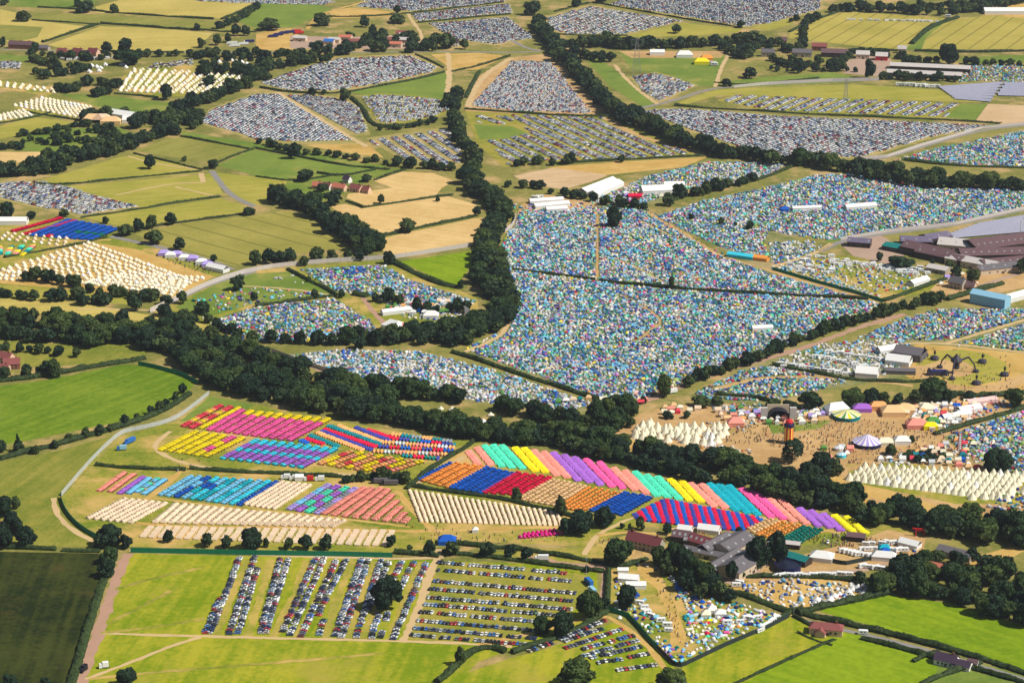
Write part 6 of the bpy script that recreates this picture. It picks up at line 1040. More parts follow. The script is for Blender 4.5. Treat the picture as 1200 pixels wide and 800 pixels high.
for i, a in enumerate([('leftmost pale gabled house of the red roofed farm in the pastures',(372,221),((366,221),(378,222)),14,9),('second house from left in the red roofed farm in the pastures',(384,222),((378,221),(390,223)),13,9),('middle long red barn of the red roofed farm in the pastures',(398,223),((388,222),(408,225)),22,10),('tall white gabled house behind the red roofed farm',(407,214),((401,213),(413,215)),11,9),('red roofed barn right in the farm in the pastures',(418,224),((408,222),(428,226)),20,11),('rightmost small red shed of the farm in the pastures',(430,226),((424,225),(436,227)),11,8)]): H('house', a[0], 'house', a[1], a[2], a[3]*.72, a[4]*.8, 4, 3.6, 'whitewall' if i in (1, 3) else 'peach', ['orangetile','redtile','orangetile','darktile','redtile','redtile'][i], 0, 1, 3, group='farm in the pastures')
for i in range(5): H('house', f'{ordw(i+1)} house from the left of the far red roofed village', 'house', (74+i*9, 66+(i % 2)*3), ((70+i*9, 66), (80+i*9, 67)), 15, 10, 6, 5, 'brick' if i % 2 else 'peach', ['redtile','redtile','maroontile','darktile','maroontile'][i], 0, 1, 3, group='far village houses')
H('house','long brick terrace by the road at far left','terrace',(25,57),((12,57),(40,58)),34,9,6,4.5,'brick','brownroof',0,3,7); H('barn','long grey roofed shed right of the far brick terrace','shed',(50,59),((42,59),(60,60)),20,9,4,3,'stone','greyroof',0,0,3)
for i, (x, y, L, ro) in enumerate([(392,50,16,'paleroof'),(405,47,18,'orangetile'),(418,52,22,'redtile'),(455,50,20,'redtile'),(470,50,24,'paleroof'),(462,55,22,'orangetile'),(478,45,24,'paleroof'),(472,42,18,'redtile'),(352,48,18,'paleroof'),(386,52,14,'bluep')]): H('barn', f'{ordw(i+1)} shed in the far works yard with a {dict(paleroof="pale", orangetile="orange", redtile="red", bluep="blue")[ro]} roof', 'shed', (x, y), ((x-8, y), (x+8, y+.6)), L, 12, 5, 2.5, 'cream', ro, 0, 0, 2, group='far works yard sheds')
H('house','pale house among trees at the top centre','house',(532,54),((526,54),(538,54)),14,10,6,4,'whitewall','darktile',0,1,3)
for i, (x, y, L, W_, ro, wl, lab) in enumerate([(960,59,20,10,'redtile','brick','red brick farmhouse of the far upper right farm'),(940,66,26,14,'greyroof','stone','low grey barn on the left of the far upper right farm'),(978,66,36,18,'brownroof','timber','big brown barn of the far upper right farm'),(1011,68,18,16,'paleroof','cream','cream domed barn of the far upper right farm'),(1033,70,16,16,'paleroof','redp','red barn with white roof in the far upper right farm'),(900,66,18,10,'greyroof','stone','grey roofed house in the far village at upper right'),(1057,62,12,8,'paleroof','cream','small pale hut by the crop field corner'),(915,52,16,9,'brownroof','brick','brown roofed house in the far village at upper right')]): H('barn', lab, 'barn', (x, y), ((x-8, y), (x+8, y+.5)), L, W_, 6, 4, wl, ro, 0, 0, 3)
H('barn','long white roofed shed above the clipped hedge at upper right','shed',(1090,82),((1046,79),(1134,83)),104,20,5,3,'timber','paleroof',0,0,8); H('barn','second long pale shed just below the long white roofed one','shed',(1083,90),((1041,87),(1126,91)),96,18,5,3,'timber','paleroof',0,0,8)
for a in [('purple grey shed at the upper left of the brown barn complex',(1073,287),((1055,284),(1092,285)),30,20,6,3,'timber','purpleroof',3),('second purple grey shed in the brown barn complex',(1096,283),((1085,284),(1112,280)),28,18,6,3,'timber','purpleroof',3),('small dark shed at the left of the brown barn complex',(1007,288),((994,287),(1020,289)),22,13,5,3,'timber','purpleroof',2),('teal roofed low shed in the brown barn complex',(1052,293),((1036,290),(1068,296)),26,16,4,2,'timber','tealroof',0),
 ('wide dark brown barn with corrugated roofs in the complex',(1090,300),((1062,292),(1125,306)),54,22,7,4,'timber','brownroof',4),('dark brown barn in front of the wide corrugated one',(1103,305),((1070,299),(1132,312)),50,16,6,3,'timber','brownroof',4),('pale grey barn in the middle of the complex',(1121,292),((1105,290),(1140,293)),34,26,7,4,'cream','paleroof',3),('huge brown shed with rows of roof lights at right',(1168,292),((1130,294),(1200,285)),66,34,8,5,'timber','brownroof',9),('second huge brown shed with roof lights below the first',(1165,303),((1125,300),(1205,298)),70,24,7,4,'timber','brownroof',9),('third long brown shed at the right edge',(1180,312),((1145,312),(1210,306)),56,20,6,3,'timber','brownroof',7),('long pale barn at the foot of the barn complex',(1140,312),((1112,303),(1172,314)),50,18,6,3,'cream','paleroof',4),('pale barn at lower right of the barn complex',(1168,318),((1140,316),(1192,310)),44,16,5,3,'cream','greyroof',4),('low grey building at the foot of the complex',(1100,318),((1085,315),(1112,320)),20,14,4,2,'stone','paleroof',0)]:
    H('barn', a[0], 'barn', *a[1:-1], 0, 0, 4, ridge=a[-1], group='brown barn complex')
H('house','pale stone house with grey roof near the crossroads','house',(1122,337),((1112,336),(1132,340)),14,10,6,4.5,'stone','greyroof',0,2,3); H('barn','pale cottage by the yard right of the stone house','house',(1135,338),((1128,337),(1142,339)),12,8,4,3,'peach','brownroof',0,1,2)
H('barn','blue and white striped shed by the right edge','shed',(1160,357),((1140,352),(1180,360)),34,12,9,3,'stripeblue','stripeblue',0,0,0,False)
# ---------------------------------------------------------------- marquees
def marquee(label, px, L, W, h=2.8, r=2.4, d=None, canopy=None, c='white', name='marquee', cat='marquee', hip=0.0, walls=True, group='marquees and big tents'):
    o = P(*px); root = empty(name, (o[0], o[1], 0), face(*d) if d else 0); tag(root, label, cat, group); m = canopy or fab(c)
    b = MB(); b.gable(L, W, h, r, wall=False, hip=hip, th=.08, ov=.15); b.build('canopy', m, root)
    if walls: b = MB(); b.gable(L, W, h, r, roof=False, hip=hip or .01); b.build('side_wall', m, root)
    for x in (-1, 1):
        for y in (-1, 1): b = MB(); b.bar((x*(L/2-.2), y*(W/2-.2), 0), (x*(L/2-.2), y*(W/2-.2), h), .09, 5); b.build('pole', M['steelp'], root)
    return root
Q = marquee
Q('left of two long white marquees above the big campsite',(700,221),62,13,4,3,((688,226),(719,214))); Q('right of two long white marquees above the big campsite',(710,224),58,13,4,3,((696,229),(722,217)))
Q('upper long white shed tent at the head of the big campsite',(640,237),36,9,3,2,((624,238),(655,236))); Q('lower long white shed tent at the head of the big campsite',(646,242),38,10,3,2,((630,243),(662,240))); Q('short white tent below the two long shed tents',(652,247),22,9,3,2,((643,247),(661,246)))
Q('big white marquee beside the red crowd area above the campsite',(775,225),44,18,4,4,((752,226),(798,224))); Q('white marquee right behind the big marquee by the red area',(790,219),22,12,3,3); Q('red awning left of the white marquee by the crossing',(744,232),14,8,3,2,None,None,'red'); Q('long white marquee in the upper right campsite',(1008,244),34,9,3,2.5,((990,245),(1028,242))); Q('pale low marquee left in the upper right campsite',(945,246),30,7,3,1.6,((928,246),(962,245))); Q('blue round canopy at the left of the upper right campsite',(919,247),9,9,2.6,2.5,None,None,'blue',hip=4)
Q('long turquoise awning beside the earth road',(868,302),26,7,3,2,((858,300),(880,303)),None,'cyan'); Q('orange awning beside the earth road',(886,304),24,8,3,2,((876,303),(900,306)),None,'orange'); Q('white lorry sized tent at right in the crowded campsite',(893,387),18,6,3,2,((884,387),(903,386))); Q('long white marquee at the foot of the caravan field',(1076,332),24,9,3,2.4,((1064,335),(1090,327)))
Q('long cream marquee at the right edge below the barns',(1192,350),48,10,4,3,((1170,355),(1212,343))); Q('white big marquee beside the festival circle track',(1016,440),18,14,4,4,((1004,438),(1028,440))); Q('white tent above the dark stage roof by the festival circle',(1053,426),20,13,4,4,((1042,425),(1066,428))); Q('large pale grey roof marquee beside the dark trucks',(1066,419),24,18,6,4,((1056,416),(1082,420)),M['greyroof']); Q('low pale stage marquee left of the spider',(1055,437),24,8,3,1.6,((1042,437),(1070,438)),M['greyroof']); Q('white marquee in the upper tents left of the festival circle',(1040,412),20,9,3,3,((1028,413),(1052,409)))
Q('white peaked marquee left of the green striped big top',(980,483),18,11,4,4.5,((968,483),(992,480)),hip=4); Q('purple marquee above the green striped big top',(1010,481),14,9,3,3,None,None,'purple',hip=4); Q('orange brown marquee right of the lilac one',(1029,479),13,9,3.4,3,None,None,'peach',hip=3); Q('large tan marquee with three peaks in the fairground',(1046,485),18,14,3.6,4,None,None,'tan',hip=5); Q('second tan peaked marquee joined to the large tan one',(1060,483),15,12,3.6,4,None,None,'tan',hip=5); Q('round cream marquee right of the tan peaks',(1085,481),11,10,3,3.6,None,None,'ivory',hip=4); Q('pink marquee at the centre of the fairground',(1074,500),16,11,3,4,None,None,'salmon',hip=5); Q('yellow awning right of the pink marquee',(1090,502),11,8,3,2.5,None,None,'yellow',hip=3); Q('green awning right of the pink marquee',(1093,496),10,8,3,2.5,None,None,'green',hip=3); Q('white tent on the right of the purple striped big top',(1037,521),12,8,3,3,None,None,'ivory',hip=3); Q('white tent behind the purple striped big top',(1057,519),12,9,3,3,None,None,'white',hip=3); Q('red star tent above the white tipis',(862,498),12,10,3.4,3.4,None,None,'salmon',hip=4)
Q('pale pink long marquee at the right of the fairground',(1150,472),26,7,2.6,2,((1135,474),(1165,470)),None,'rosewhite'); Q('long white marquee row right of the fairground',(1120,489),26,7,2.6,2,((1104,492),(1142,485))); Q('white marquee above the long white row',(1135,482),20,9,3,2.5,((1124,484),(1146,480)))
Q('white dome marquee beside the dark green tents yard',(963,655),15,11,3,3.2,((951,654),(976,657)),hip=4); Q('white marquee at the front of the caravan yard',(1036,655),16,8,3,3,((1025,654),(1049,656)),hip=3); Q('long white marquee at the back of the caravan yard',(1066,640),14,8,3,2.4,((1056,638),(1076,643))); Q('teal roofed tent in the caravan yard',(1036,645),7,6,2.8,2,None,None,'teal',hip=2); Q('blue tarpaulin tent in the caravan yard',(1037,649),6,5,2.8,2,None,None,'blue',hip=2)
Q('blue pyramid awning by the lane under the salmon tents',(524,636),12,9,2.8,3.4,None,None,'blue',name='awning',hip=4); Q('small white tent right of the blue pyramid awning',(557,623),4,4,2.2,1.6,None,None,'white',hip=1.8); Q('left white marquee between the farm and the red tents',(803,623),10,7,3,2.2,((796,622),(812,624))); Q('right white marquee between the farm and the red tents',(831,623),15,8,3,2.6,((820,622),(844,625))); Q('large white marquee at the top of the corner campsite',(737,680),13,8,2.8,2,((725,679),(749,681))); Q('second white marquee under the large one in the corner campsite',(745,688),13,6,2.6,1.8,((735,688),(757,688))); Q('white cabin tent at the top left of the corner campsite',(730,671),7,4,2.6,1.4); Q('blue tarpaulin shelter in the upper right of the corner campsite',(799,689),8,7,2.6,2,None,None,'blue',hip=2.5); Q('round white yurt camp tent in the corner campsite',(834,717),6,6,2.6,2.6,None,None,'white',hip=2.8); Q('second white yurt left in the corner campsite ring',(827,722),6,6,2.4,2.4,None,None,'ivory',hip=2.8); Q('third white yurt right in the corner campsite ring',(844,721),7,6,2.4,2.2,None,None,'white',hip=2.8)
Q('white marquee by the middle campsite arena',(462,385),18,14,4,4,((452,383),(475,388)),hip=5); Q('pink marquee right of the white arena marquee',(475,386),14,10,3,3,None,None,'salmon',hip=4); Q('long low marquee above the middle campsite arena',(470,366),36,7,3,2,((455,368),(488,364))); Q('pale peaked marquee in the middle campsite',(505,372),14,9,3,3.5,None,None,'white',hip=4); Q('left of the far pinkish peaked marquees',(110,143),26,14,4,6,None,None,'tan',hip=7); Q('second of the far pinkish peaked marquees',(120,143),24,14,4,6,None,None,'cream',hip=7); Q('third of the far pinkish peaked marquees',(130,145),24,12,4,5,None,None,'tan',hip=6); Q('long white roof among the far peaked marquees',(145,138),36,16,5,4,((132,137),(158,141))); Q('white marquee right of the far peaked ones',(157,143),26,14,4,4); Q('long white marquee at the top right edge',(1180,16),70,20,5,4); Q('far white marquee beside the pylon camp',(770,64),20,12,4,3); Q('far cream marquee in the pylon camp',(802,67),22,12,4,5,hip=5); Q('far yellow tents in the pylon camp',(822,75),20,12,4,4,None,None,'yellow',hip=5); Q('far orange yellow tent right in the pylon camp',(828,71),16,10,4,4,None,None,'orange',hip=4); Q('white tent beside the blue red camp at far left',(15,262),30,12,4,3); Q('white service marquee at the corner by the far left road',(255,317),22,9,3.6,2.6,((245,315),(268,320)))
for i, (x, y) in enumerate([(192,299),(200,301),(207,300),(216,304),(226,305),(236,309),(243,312)]): Q(f'{ordw(i+1)} white service tent from the left along the far left road', (x, y), 10, 8, 3, 2.4, None, None, 'white' if i % 2 else 'lilac', hip=3, group='service tents along the far left road')
def sail(label, px):
    o = P(*px); root = empty('canopy_sail', (o[0], o[1], 0)); tag(root, label, 'canopy'); b = MB(); v = [(-5,2,15.5),(-4.5,.5,5),(3.5,-2.5,.4),(5,-2,9.5)]
    b.add(v+[(x, y+.25, z) for x, y, z in v], [(0,1,2,3),(7,6,5,4),(0,4,5,1),(1,5,6,2),(2,6,7,3),(3,7,4,0)]); b.build('sail', M['wcanvas'], root); b = MB(); b.bar((-5.5,2.1,0), (-5.5,2.1,15.6), .15); b.build('mast', M['steelp'], root)
sail('white triangular stage sail beside the tree line of the middle campsite', (551,379))
def bigtop(label, px, r, h, rise, cols, n=24, valance=None):
    o = P(*px); root = empty('big_top', (o[0], o[1], 0)); tag(root, label, 'big top', 'marquees and big tents')
    b = MB(); b.lathe([(r,h),(r*.62,h+rise*.36),(r*.28,h+rise*.74),(.2,h+rise)], n, mi=lambda k, j: k % len(cols)); b.build('canopy', [fab(c) if isinstance(c, str) else c for c in cols], root)
    b = MB(); b.lathe([(r*.97,0),(r*.99,h)], n, close=False); b.build('side_wall', valance or fab('white'), root)
    b = MB(); b.bar((0,0,h+rise-.2), (0,0,h+rise+2.4), .12); f = b.build('mast', M['steelp'], root)
    return root
bigtop('round purple and white striped big top in the fairground',(1016,521),11,3,5.5,['lilac','white'],28,M['tank']); bigtop('round big top striped green, yellow and cream above the fairground',(992,489),11,3,3.2,['green','ivory','yellow','ivory'],24,fab('turquoise')); bigtop('small blue and white roundabout tent in the fairground',(986,535),3.6,2.2,1.6,['white','sky blue'],16,fab('cyan')); bigtop('small white roundabout canopy above the blue one',(983,527),3.8,2.2,1.6,['white','silver'],16)
# the helter skelter
o = P(924,519); root = empty('helter_skelter', (o[0], o[1], 0)); tag(root, 'tall red and yellow striped helter skelter tower beside the black stage', 'helter skelter')
b = MB(); b.lathe([(3.6,0),(3.3,13.5)], 16, mi=lambda k, j: k % 2); b.build('tower', [M['redp'], M['yellowp']], root); b = MB(); b.lathe([(3.9,13.5),(3.9,15.2),(2.6,15.9)], 16); b.build('gallery', M['tank'], root); b = MB(); b.lathe([(2.6,15.9),(2.9,17.0),(2.2,18.4),(.3,19.4)], 14); b.build('dome', M['redp'], root)
# red and white tower at right
o = P(1124,529); root = empty('fair_tower', (o[0], o[1], 0)); tag(root, 'thin red and white lattice ride tower beside the crowded right camp', 'ride tower'); b = MB()
for s in (-1, 1):
    for q in (-1, 1): b.bar((s*1.6, q*1.2, 0), (s*.9, q*.8, 15), .2)
b.build('leg', M['redp'], root).name = 'lattice_leg'; b = MB()
for k in range(9): b.box((0, 0, .9+k*1.6), (2.9-.14*k, 2.2-.1*k, .5))
b.build('deck', M['whitewall'], root).name = 'cross_deck'
# black stage
o = P(913,493); root = empty('open_air_stage', (o[0], o[1], 0)); tag(root, 'black arched stage with pale scaffold wings behind the helter skelter', 'stage'); b = MB(); n = 12; v = []
for y in (0, 9):
    for k in range(n+1): t = math.pi*k/n; v.append((-8.2*math.cos(t), y, 8.2*math.sin(t)**.8))
b.add(v, [(k, k+1, n+2+k, n+1+k) for k in range(n)]+[tuple(range(n+1, 2*n+2))]); b.build('arch_roof', M['black'], root); b = MB(); b.box((0, 3, .7), (16, 8, 1.4)); b.build('stage_deck', M['timber'], root)
for s in (-1, 1): b = MB(); b.box((s*11, 5, 4.6), (5, 3, 9.2)); b.build('scaffold_wing', M['paleroof'], root)
b = MB(); b.box((0, 9.6, 5), (17, 1, 10)); b.build('backdrop', M['cream'], root)
# spider stage
o = P(1120,437); root = empty('spider_stage', (o[0], o[1], 0)); tag(root, 'giant dark spider shaped metal stage in the ringed festival field', 'stage'); b = MB()
b.lathe([(1.5,8.5),(4.2,9.6),(5,11),(4,12.6),(2,14.2),(.4,16.6)], 12); b.build('body', M['rust'], root); b = MB(); b.lathe([(1.6,3.5),(2.8,4.6),(2.6,7.4),(1.4,8.6)], 10); b.build('cabin', M['rust'], root)
for t in (0.15, 2.25, 4.35):
    c, s = math.cos(t), math.sin(t); b = MB(); b.bar((4*c,4*s,11), (10*c,10*s,13.2), .9, 6, .8); b.bar((10*c,10*s,13.2), (15*c,15*s,7), .8, 6, .6); b.bar((15*c,15*s,7.2), (17*c,17*s,.6), .6, 6, .5); b.lathe([(2.6,0),(2.4,1.8),(1,2.4)], 8, (17*c, 17*s)); b.build('leg', M['rust'], root)
o = P(1099,439); root = empty('sound_desk', (o[0], o[1], 0)); tag(root, 'long dark machine platform left beside the spider stage', 'platform'); b = MB(); b.box((0,0,1.6), (17,6,3.2)); b.build('base', M['rust'], root); b = MB(); b.box((0,0,3.6), (13,4,.8)); b.build('deck', M['navyp'], root); b = MB(); b.box((-7,1,4.2), (2,3,2)); b.build('cabin', M['rust'], root)
for i, (x, y, lab) in enumerate([(1095,421,'dark speaker tower at the upper left of the spider stage'),(1151,425,'dark speaker tower at the upper right of the spider stage'),(1177,440,'dark speaker tower at far right of the spider stage'),(1144,450,'dark speaker tower in front of the spider stage'),(1083,417,'dark speaker tower beside the pale roofed marquee')]):
    o = P(x, y); root = empty('speaker_tower', (o[0], o[1], 0)); tag(root, lab, 'speaker tower', 'speaker towers round the spider'); b = MB(); b.lathe([(3.6,0),(3.8,1.2),(3.0,2.6),(1.5,3.1)], 9); b.build('base', M['rust'], root); b = MB(); b.bar((0,0,3), (0,0,9), .22); b.build('mast', M['black'], root); b = MB(); b.box((0,0,6), (1.6,1.4,2.6)); b.build('speaker', M['black'], root)
# slurry tank
o = P(923,667); root = empty('slurry_tank', (o[0], o[1], 0)); tag(root, 'round dark blue open slurry tank beside the big dark trees', 'tank'); b = MB(); b.lathe([(8.6,0),(8.6,4.2),(8.75,4.3),(8.4,4.3),(8.4,3.4)], 32, close=False); b.build('tank_wall', M['tank'], root); b = MB(); b.lathe([(8.38,3.3),(.01,3.3)], 32); b.build('liquid', M['liquid'], root)
# red arch
o = P(1078,628); root = empty('ceremonial_gate', (o[0], o[1], 0)); tag(root, 'red gate with curved top beam on the grass by the wood', 'gate')
for s in (-1, 1): b = MB(); b.bar((s*3, 0, 0), (s*2.7, 0, 5.2), .32, 8); b.build('pillar', M['redp'], root)
b = MB()
for k in range(-5, 6): b.box((k*.95, 0, 5.4+.018*k*k), (1.02, .8, .55), 0)
b.build('top_beam', M['redp'], root); b = MB(); b.box((0,0,4.1), (7, .4, .4)); b.build('lower_beam', M['redp'], root)
# lattice pylons, masts, wind turbine
def pylon(label, px, h):
    o = P(*px); root = empty('electricity_pylon', (o[0], o[1], 0)); tag(root, label, 'pylon', 'electricity pylons'); b = MB(); w0, w1 = h*.11, h*.02; lv = 9
    for s in (-1, 1):
        for q in (-1, 1): b.bar((s*w0, q*w0, 0), (s*w1, q*w1, h), .16, 4)
    for k in range(lv):
        a = w0+(w1-w0)*k/lv; c = w0+(w1-w0)*(k+1)/lv; z, z2 = h*k/lv, h*(k+1)/lv
        for s in (-1, 1): b.bar((-a, s*a, z), (c, s*c, z2), .1, 4); b.bar((a, s*a, z), (-c, s*c, z2), .1, 4); b.bar((s*a, -a, z), (s*c, c, z2), .1, 4)
    b.build('lattice_mast', M['steelp'], root)
    for k, zz in enumerate((.62, .77, .91)): b = MB(); b.bar((-h*.17, 0, h*zz), (h*.17, 0, h*zz), .15, 4); b.bar((-h*.17, 0, h*zz), (0, 0, h*zz+h*.05), .1, 4); b.bar((h*.17, 0, h*zz), (0, 0, h*zz+h*.05), .1, 4); b.build('cross_arm', M['steelp'], root)
pylon('tall lattice pylon standing in the far camp beside the tree row', (746,86), 48); pylon('smaller lattice pylon at upper right above the striped car rows', (991,117), 26)
def mast(label, px, h, lamp=True):
    o = P(*px); root = empty('floodlight_mast', (o[0], o[1], 0)); tag(root, label, 'mast', 'tall masts'); b = MB(); b.bar((0,0,0), (0,0,h), .18, 6, .12); b.build('pole', M['steelp'], root)
    b = MB(); b.box((0,-.2,h), (1.6,.5,.7)); b.build('lamp_head', M['steelp'], root); b = MB(); b.box((0,0,.25), (1,1,.5)); b.build('base', M['stone'], root)
mast('pale mast by the blue lorry at the end of the car block',(687,672),11); mast('tall mast in front of the big dark trees at the slurry tank',(899,664),18); mast('pale pole on the hedge below the festival circle',(1166,473),7); mast('thin pole in the upper sandy path of the big campsite',(701,290),22); mast('small mast at the lane corner by the bungalow',(930,722),8)
o = P(1195,284); root = empty('wind_turbine', (o[0], o[1], 0)); tag(root, 'white wind turbine at the right edge beside the solar panels', 'wind turbine'); b = MB(); b.bar((0,0,0), (0,0,22), .5, 8, .3); b.build('tower', M['whitewall'], root); b = MB(); b.box((0,-.4,22.2), (1,2.2,1)); b.build('nacelle', M['whitewall'], root)
for k in range(3): t = .5+k*2.094; b = MB(); b.bar((0,-1.6,22.2), (8*math.sin(t),-1.6,22.2+8*math.cos(t)), .35, 5, .1); b.build('blade', M['whitewall'], root)
# solar farms
def solar_mat():
    m, nt, b = newmat('solar_glass'); bt = nt.nodes.new('ShaderNodeTexBrick'); bt.offset = 0; bt.inputs['Color1'].default_value = (.13,.13,.22,1); bt.inputs['Color2'].default_value = (.17,.16,.26,1); bt.inputs['Mortar'].default_value = (.42,.42,.48,1); bt.inputs['Scale'].default_value = .5; bt.inputs['Mortar Size'].default_value = .06
    tc = nt.nodes.new('ShaderNodeTexCoord'); nt.links.new(tc.outputs['Object'], bt.inputs['Vector']); nt.links.new(bt.outputs[0], b.inputs['Base Color']); b.inputs['Roughness'].default_value = .3; return m
SOL = solar_mat()
def solar(corners, n, desc):
    A, B, C, D = corners
    for k in range(n):
        t = (k+.5)/n; a = P(*lerp(A, D, t)); c = P(*lerp(B, C, t)); L = np.linalg.norm(c-a); g = np.linalg.norm(P(*D)-P(*A))/n; o = (a+c)/2
        root = empty('solar_panel_row', (o[0], o[1], 0), math.atan2(c[1]-a[1], c[0]-a[0])); tag(root, f'{ordw(k+1)} solar panel row from the back of {desc}', 'solar panels', 'solar panel rows'); w = g*.82
        b = MB(); b.add([(-L/2,-w/2,1.0),(L/2,-w/2,1.0),(L/2,w/2,2.4),(-L/2,w/2,2.4),(-L/2,-w/2,.92),(L/2,-w/2,.92),(L/2,w/2,2.3),(-L/2,w/2,2.3)], [(0,1,2,3),(7,6,5,4),(0,4,5,1),(2,6,7,3)]); b.build('panel', SOL, root)
        for x in (-.4, 0, .4): b = MB(); b.box((x*L, 0, .75), (.25, .25, 1.6)); b.build('post', M['steelp'], root)
solar(((1150,264),(1205,254),(1205,272),(1100,281)), 9, 'the solar field above the brown barns'); solar(((1100,103),(1176,97),(1160,121),(1120,117)), 7, 'the upper right solar field'); solar(((1178,98),(1208,98),(1208,114),(1168,113)), 4, 'the dark solar corner at the right edge')
# ---------------------------------------------------------------- caravans, lorries, vans
def wheels(root, xs, y, r=.35):
    for x in xs:
        for s in (-1, 1): link('wheel', WH, root, (x, s*y, r))
def _van_mesh():
    b = MB(); pr = [(-3.0,.4),(-3.0,2.2),(-2.6,2.65),(2.5,2.65),(3.0,2.0),(3.0,.4)]; n = len(pr)
    b.add([(x,-1.1,z) for x, z in pr]+[(x,1.1,z) for x, z in pr], [tuple(range(n-1,-1,-1)), tuple(range(n, 2*n))]+[(i, (i+1) % n, n+(i+1) % n, n+i) for i in range(n)]); return b.mesh('body', [M['vanwhite']])
CB = _van_mesh(); b = MB()
for s in (-1, 1): b.box((-.9, s*1.1, 1.75), (1.4, .06, .7)); 
CW1 = MB(); CW1.box((-.9, -1.1, 1.75), (1.4, .06, .7)); CW1 = CW1.mesh('window', [M['glass']]); CW2 = MB(); CW2.box((1.1, -1.1, 1.7), (.9, .06, .7)); CW2 = CW2.mesh('window', [M['glass']]); CW3 = MB(); CW3.box((3.0, 0, 1.75), (.06, 1.6, .7)); CW3 = CW3.mesh('window', [M['glass']])
ncar = [0]
def caravan(px, rz, label, group, s=1.0):
    o = P(*px); root = empty('caravan', (o[0], o[1], 0), rz); root.scale = (s, s, s); tag(root, label, 'caravan', group)
    for nm, me in (('body', CB), ('window', CW1), ('window', CW2), ('window', CW3)): link(nm, me, root)
    wheels(root, (.1,), 1.0)
def carow(a, b, n, desc, group, rz=None, jit=1.5, s=1.0, skip=.1):
    k = 0
    for i in range(n):
        if RNG.random() < skip: continue
        k += 1; q = lerp(a, b, (i+.5)/n); caravan((q[0]+RNG.normal(0, jit*.5), q[1]+RNG.normal(0, jit*.15)), (rz if rz is not None else RNG.uniform(-.4, .4))+RNG.normal(0, .15), f'{ordw(k)} white caravan from left, {NT(desc)}', group, s*RNG.uniform(.9, 1.15))
G1 = 'caravans in the right hand fields'
for i, (a, b, n) in enumerate([((948,302),(1010,312),12),((985,306),(1080,318),18),((990,309),(1085,321),18),((930,312),(985,318),12),((915,310),(950,304),8),((940,316),(975,322),9),((1050,317),(1090,322),8)]): carow(a, b, n, f'the {ordw(i+1)} line left of the brown barns', G1, None, 9, 1.0, .3)
for i, (a, b, n) in enumerate([((915,428),(1000,440),14),((960,412),(1040,424),12),((950,418),(1020,432),10)]): carow(a, b, n, f'the {ordw(i+1)} line left of the festival circle', G1, None, 5, 1.0)
for i, (a, b, n) in enumerate([((1000,650),(1050,655),9),((1008,644),(1062,646),9),((1012,638),(1055,637),7),((985,646),(1010,652),5),((1008,664),(1034,668),4)]): carow(a, b, n, f'the {ordw(i+1)} line in the caravan yard', G1)
carow((905,676),(1000,674),11, 'the line behind the corner bell tents', G1); carow((862,688),(870,680),3, 'the short line left of the bell tents', G1); carow((1010,742),(1012,743),0+1, 'the lane', G1)
carow((735,700),(790,742),8, 'the line along the corner campsite strip', G1, None, 6); carow((826,736),(896,724),7, 'the line right in the corner campsite', G1, None, 9); carow((888,742),(912,724),5, 'the row at the right tip of the corner campsite', G1, .8, .6, 1, 0)
for i, (a, b, n, sc) in enumerate([((1050,100),(1100,103),9,1.4),((820,72),(840,78),5,1.5),((640,232),(625,234),3,1.3),((1090,20),(1130,21),0+1,1.4),((992,24),(1100,26),22,1.0)]): carow(a, b, n, f'the {["line above the solar panels","line in the pylon camp","line by the long shed tents","pair in the top right field","line across the far striped field"][i]}', 'far caravans', s=sc)
carow((50,72),(150,68),14,'the far village camp','far caravans',s=1.3,jit=4)
def lorry(px, rz, label, box='vanwhite', cab='vanwhite', L=9.0):
    o = P(*px); root = empty('lorry', (o[0], o[1], 0), rz); tag(root, label, 'lorry', 'lorries'); b = MB(); b.box((.9, 0, 2.35), (L, 2.5, 2.9)); b.build('cargo_box', M[box], root)
    b = MB(); x = -L/2+.9-1.2; pr = [(x-1,.5),(x-1.05,1.6),(x-.7,2.8),(x+1,2.9),(x+1,.5)]; n = 5; b.add([(a,-1.2,z) for a, z in pr]+[(a,1.2,z) for a, z in pr], [tuple(range(n-1,-1,-1)), tuple(range(n,2*n))]+[(i,(i+1)%n,n+(i+1)%n,n+i) for i in range(n)]); cb = b.build('cab', M[cab], root)
    b = MB(); b.add([(x-1.07,-1.05,1.65),(x-1.07,1.05,1.65),(x-.76,1.0,2.7),(x-.76,-1.0,2.7)], [(0,1,2,3)]); b.build('windscreen', M['glass'], cb); b = MB(); b.box((.2, 0, .75), (L+1.6, .9, .3)); b.build('chassis', M['black'], root); wheels(root, (x, 1.6, 3.0), 1.0, .45)
lorry((635,656),0,'white lorry parked on the lane above the car block',L=7); lorry((785,461),.5,'white articulated lorry on the earth road by the roadside tree',L=11); lorry((690,684),-1.2,'blue lorry at the right end of the car block','bluep','bluep',8); lorry((694,694),-1.2,'pale blue lorry beside the blue one at the car block end','stripeblue','vanwhite',7); lorry((152,519),1.0,'larger blue tarpaulin trailer beside the bent steel fence','bluep','bluep',9); lorry((143,527),.2,'small blue and white trailer below the larger one by the fence','stripeblue','bluep',5)
for i, (x, y) in enumerate([(320,44),(326,42),(333,40),(339,39),(347,38),(350,40)]): lorry((x, y), .25, f'{ordw(i+1)} trailer from the left in the row of dark lorries at top left', 'navyp' if i < 4 else 'redp', 'navyp', 13)
for i, (x, y) in enumerate([(275,55),(285,53),(292,50),(272,52)]): lorry((x, y), .2, f'{ordw(i+1)} white trailer in the far yard under the trees', 'vanwhite' if i != 2 else 'navyp', 'vanwhite', 13)
for i, (x, y) in enumerate([(445,566),(457,568)]): lorry((x, y), 0, f'{["left","right"][i]} grey coach beside the dark clump above the salmon tents', 'greyroof', 'black', 10)
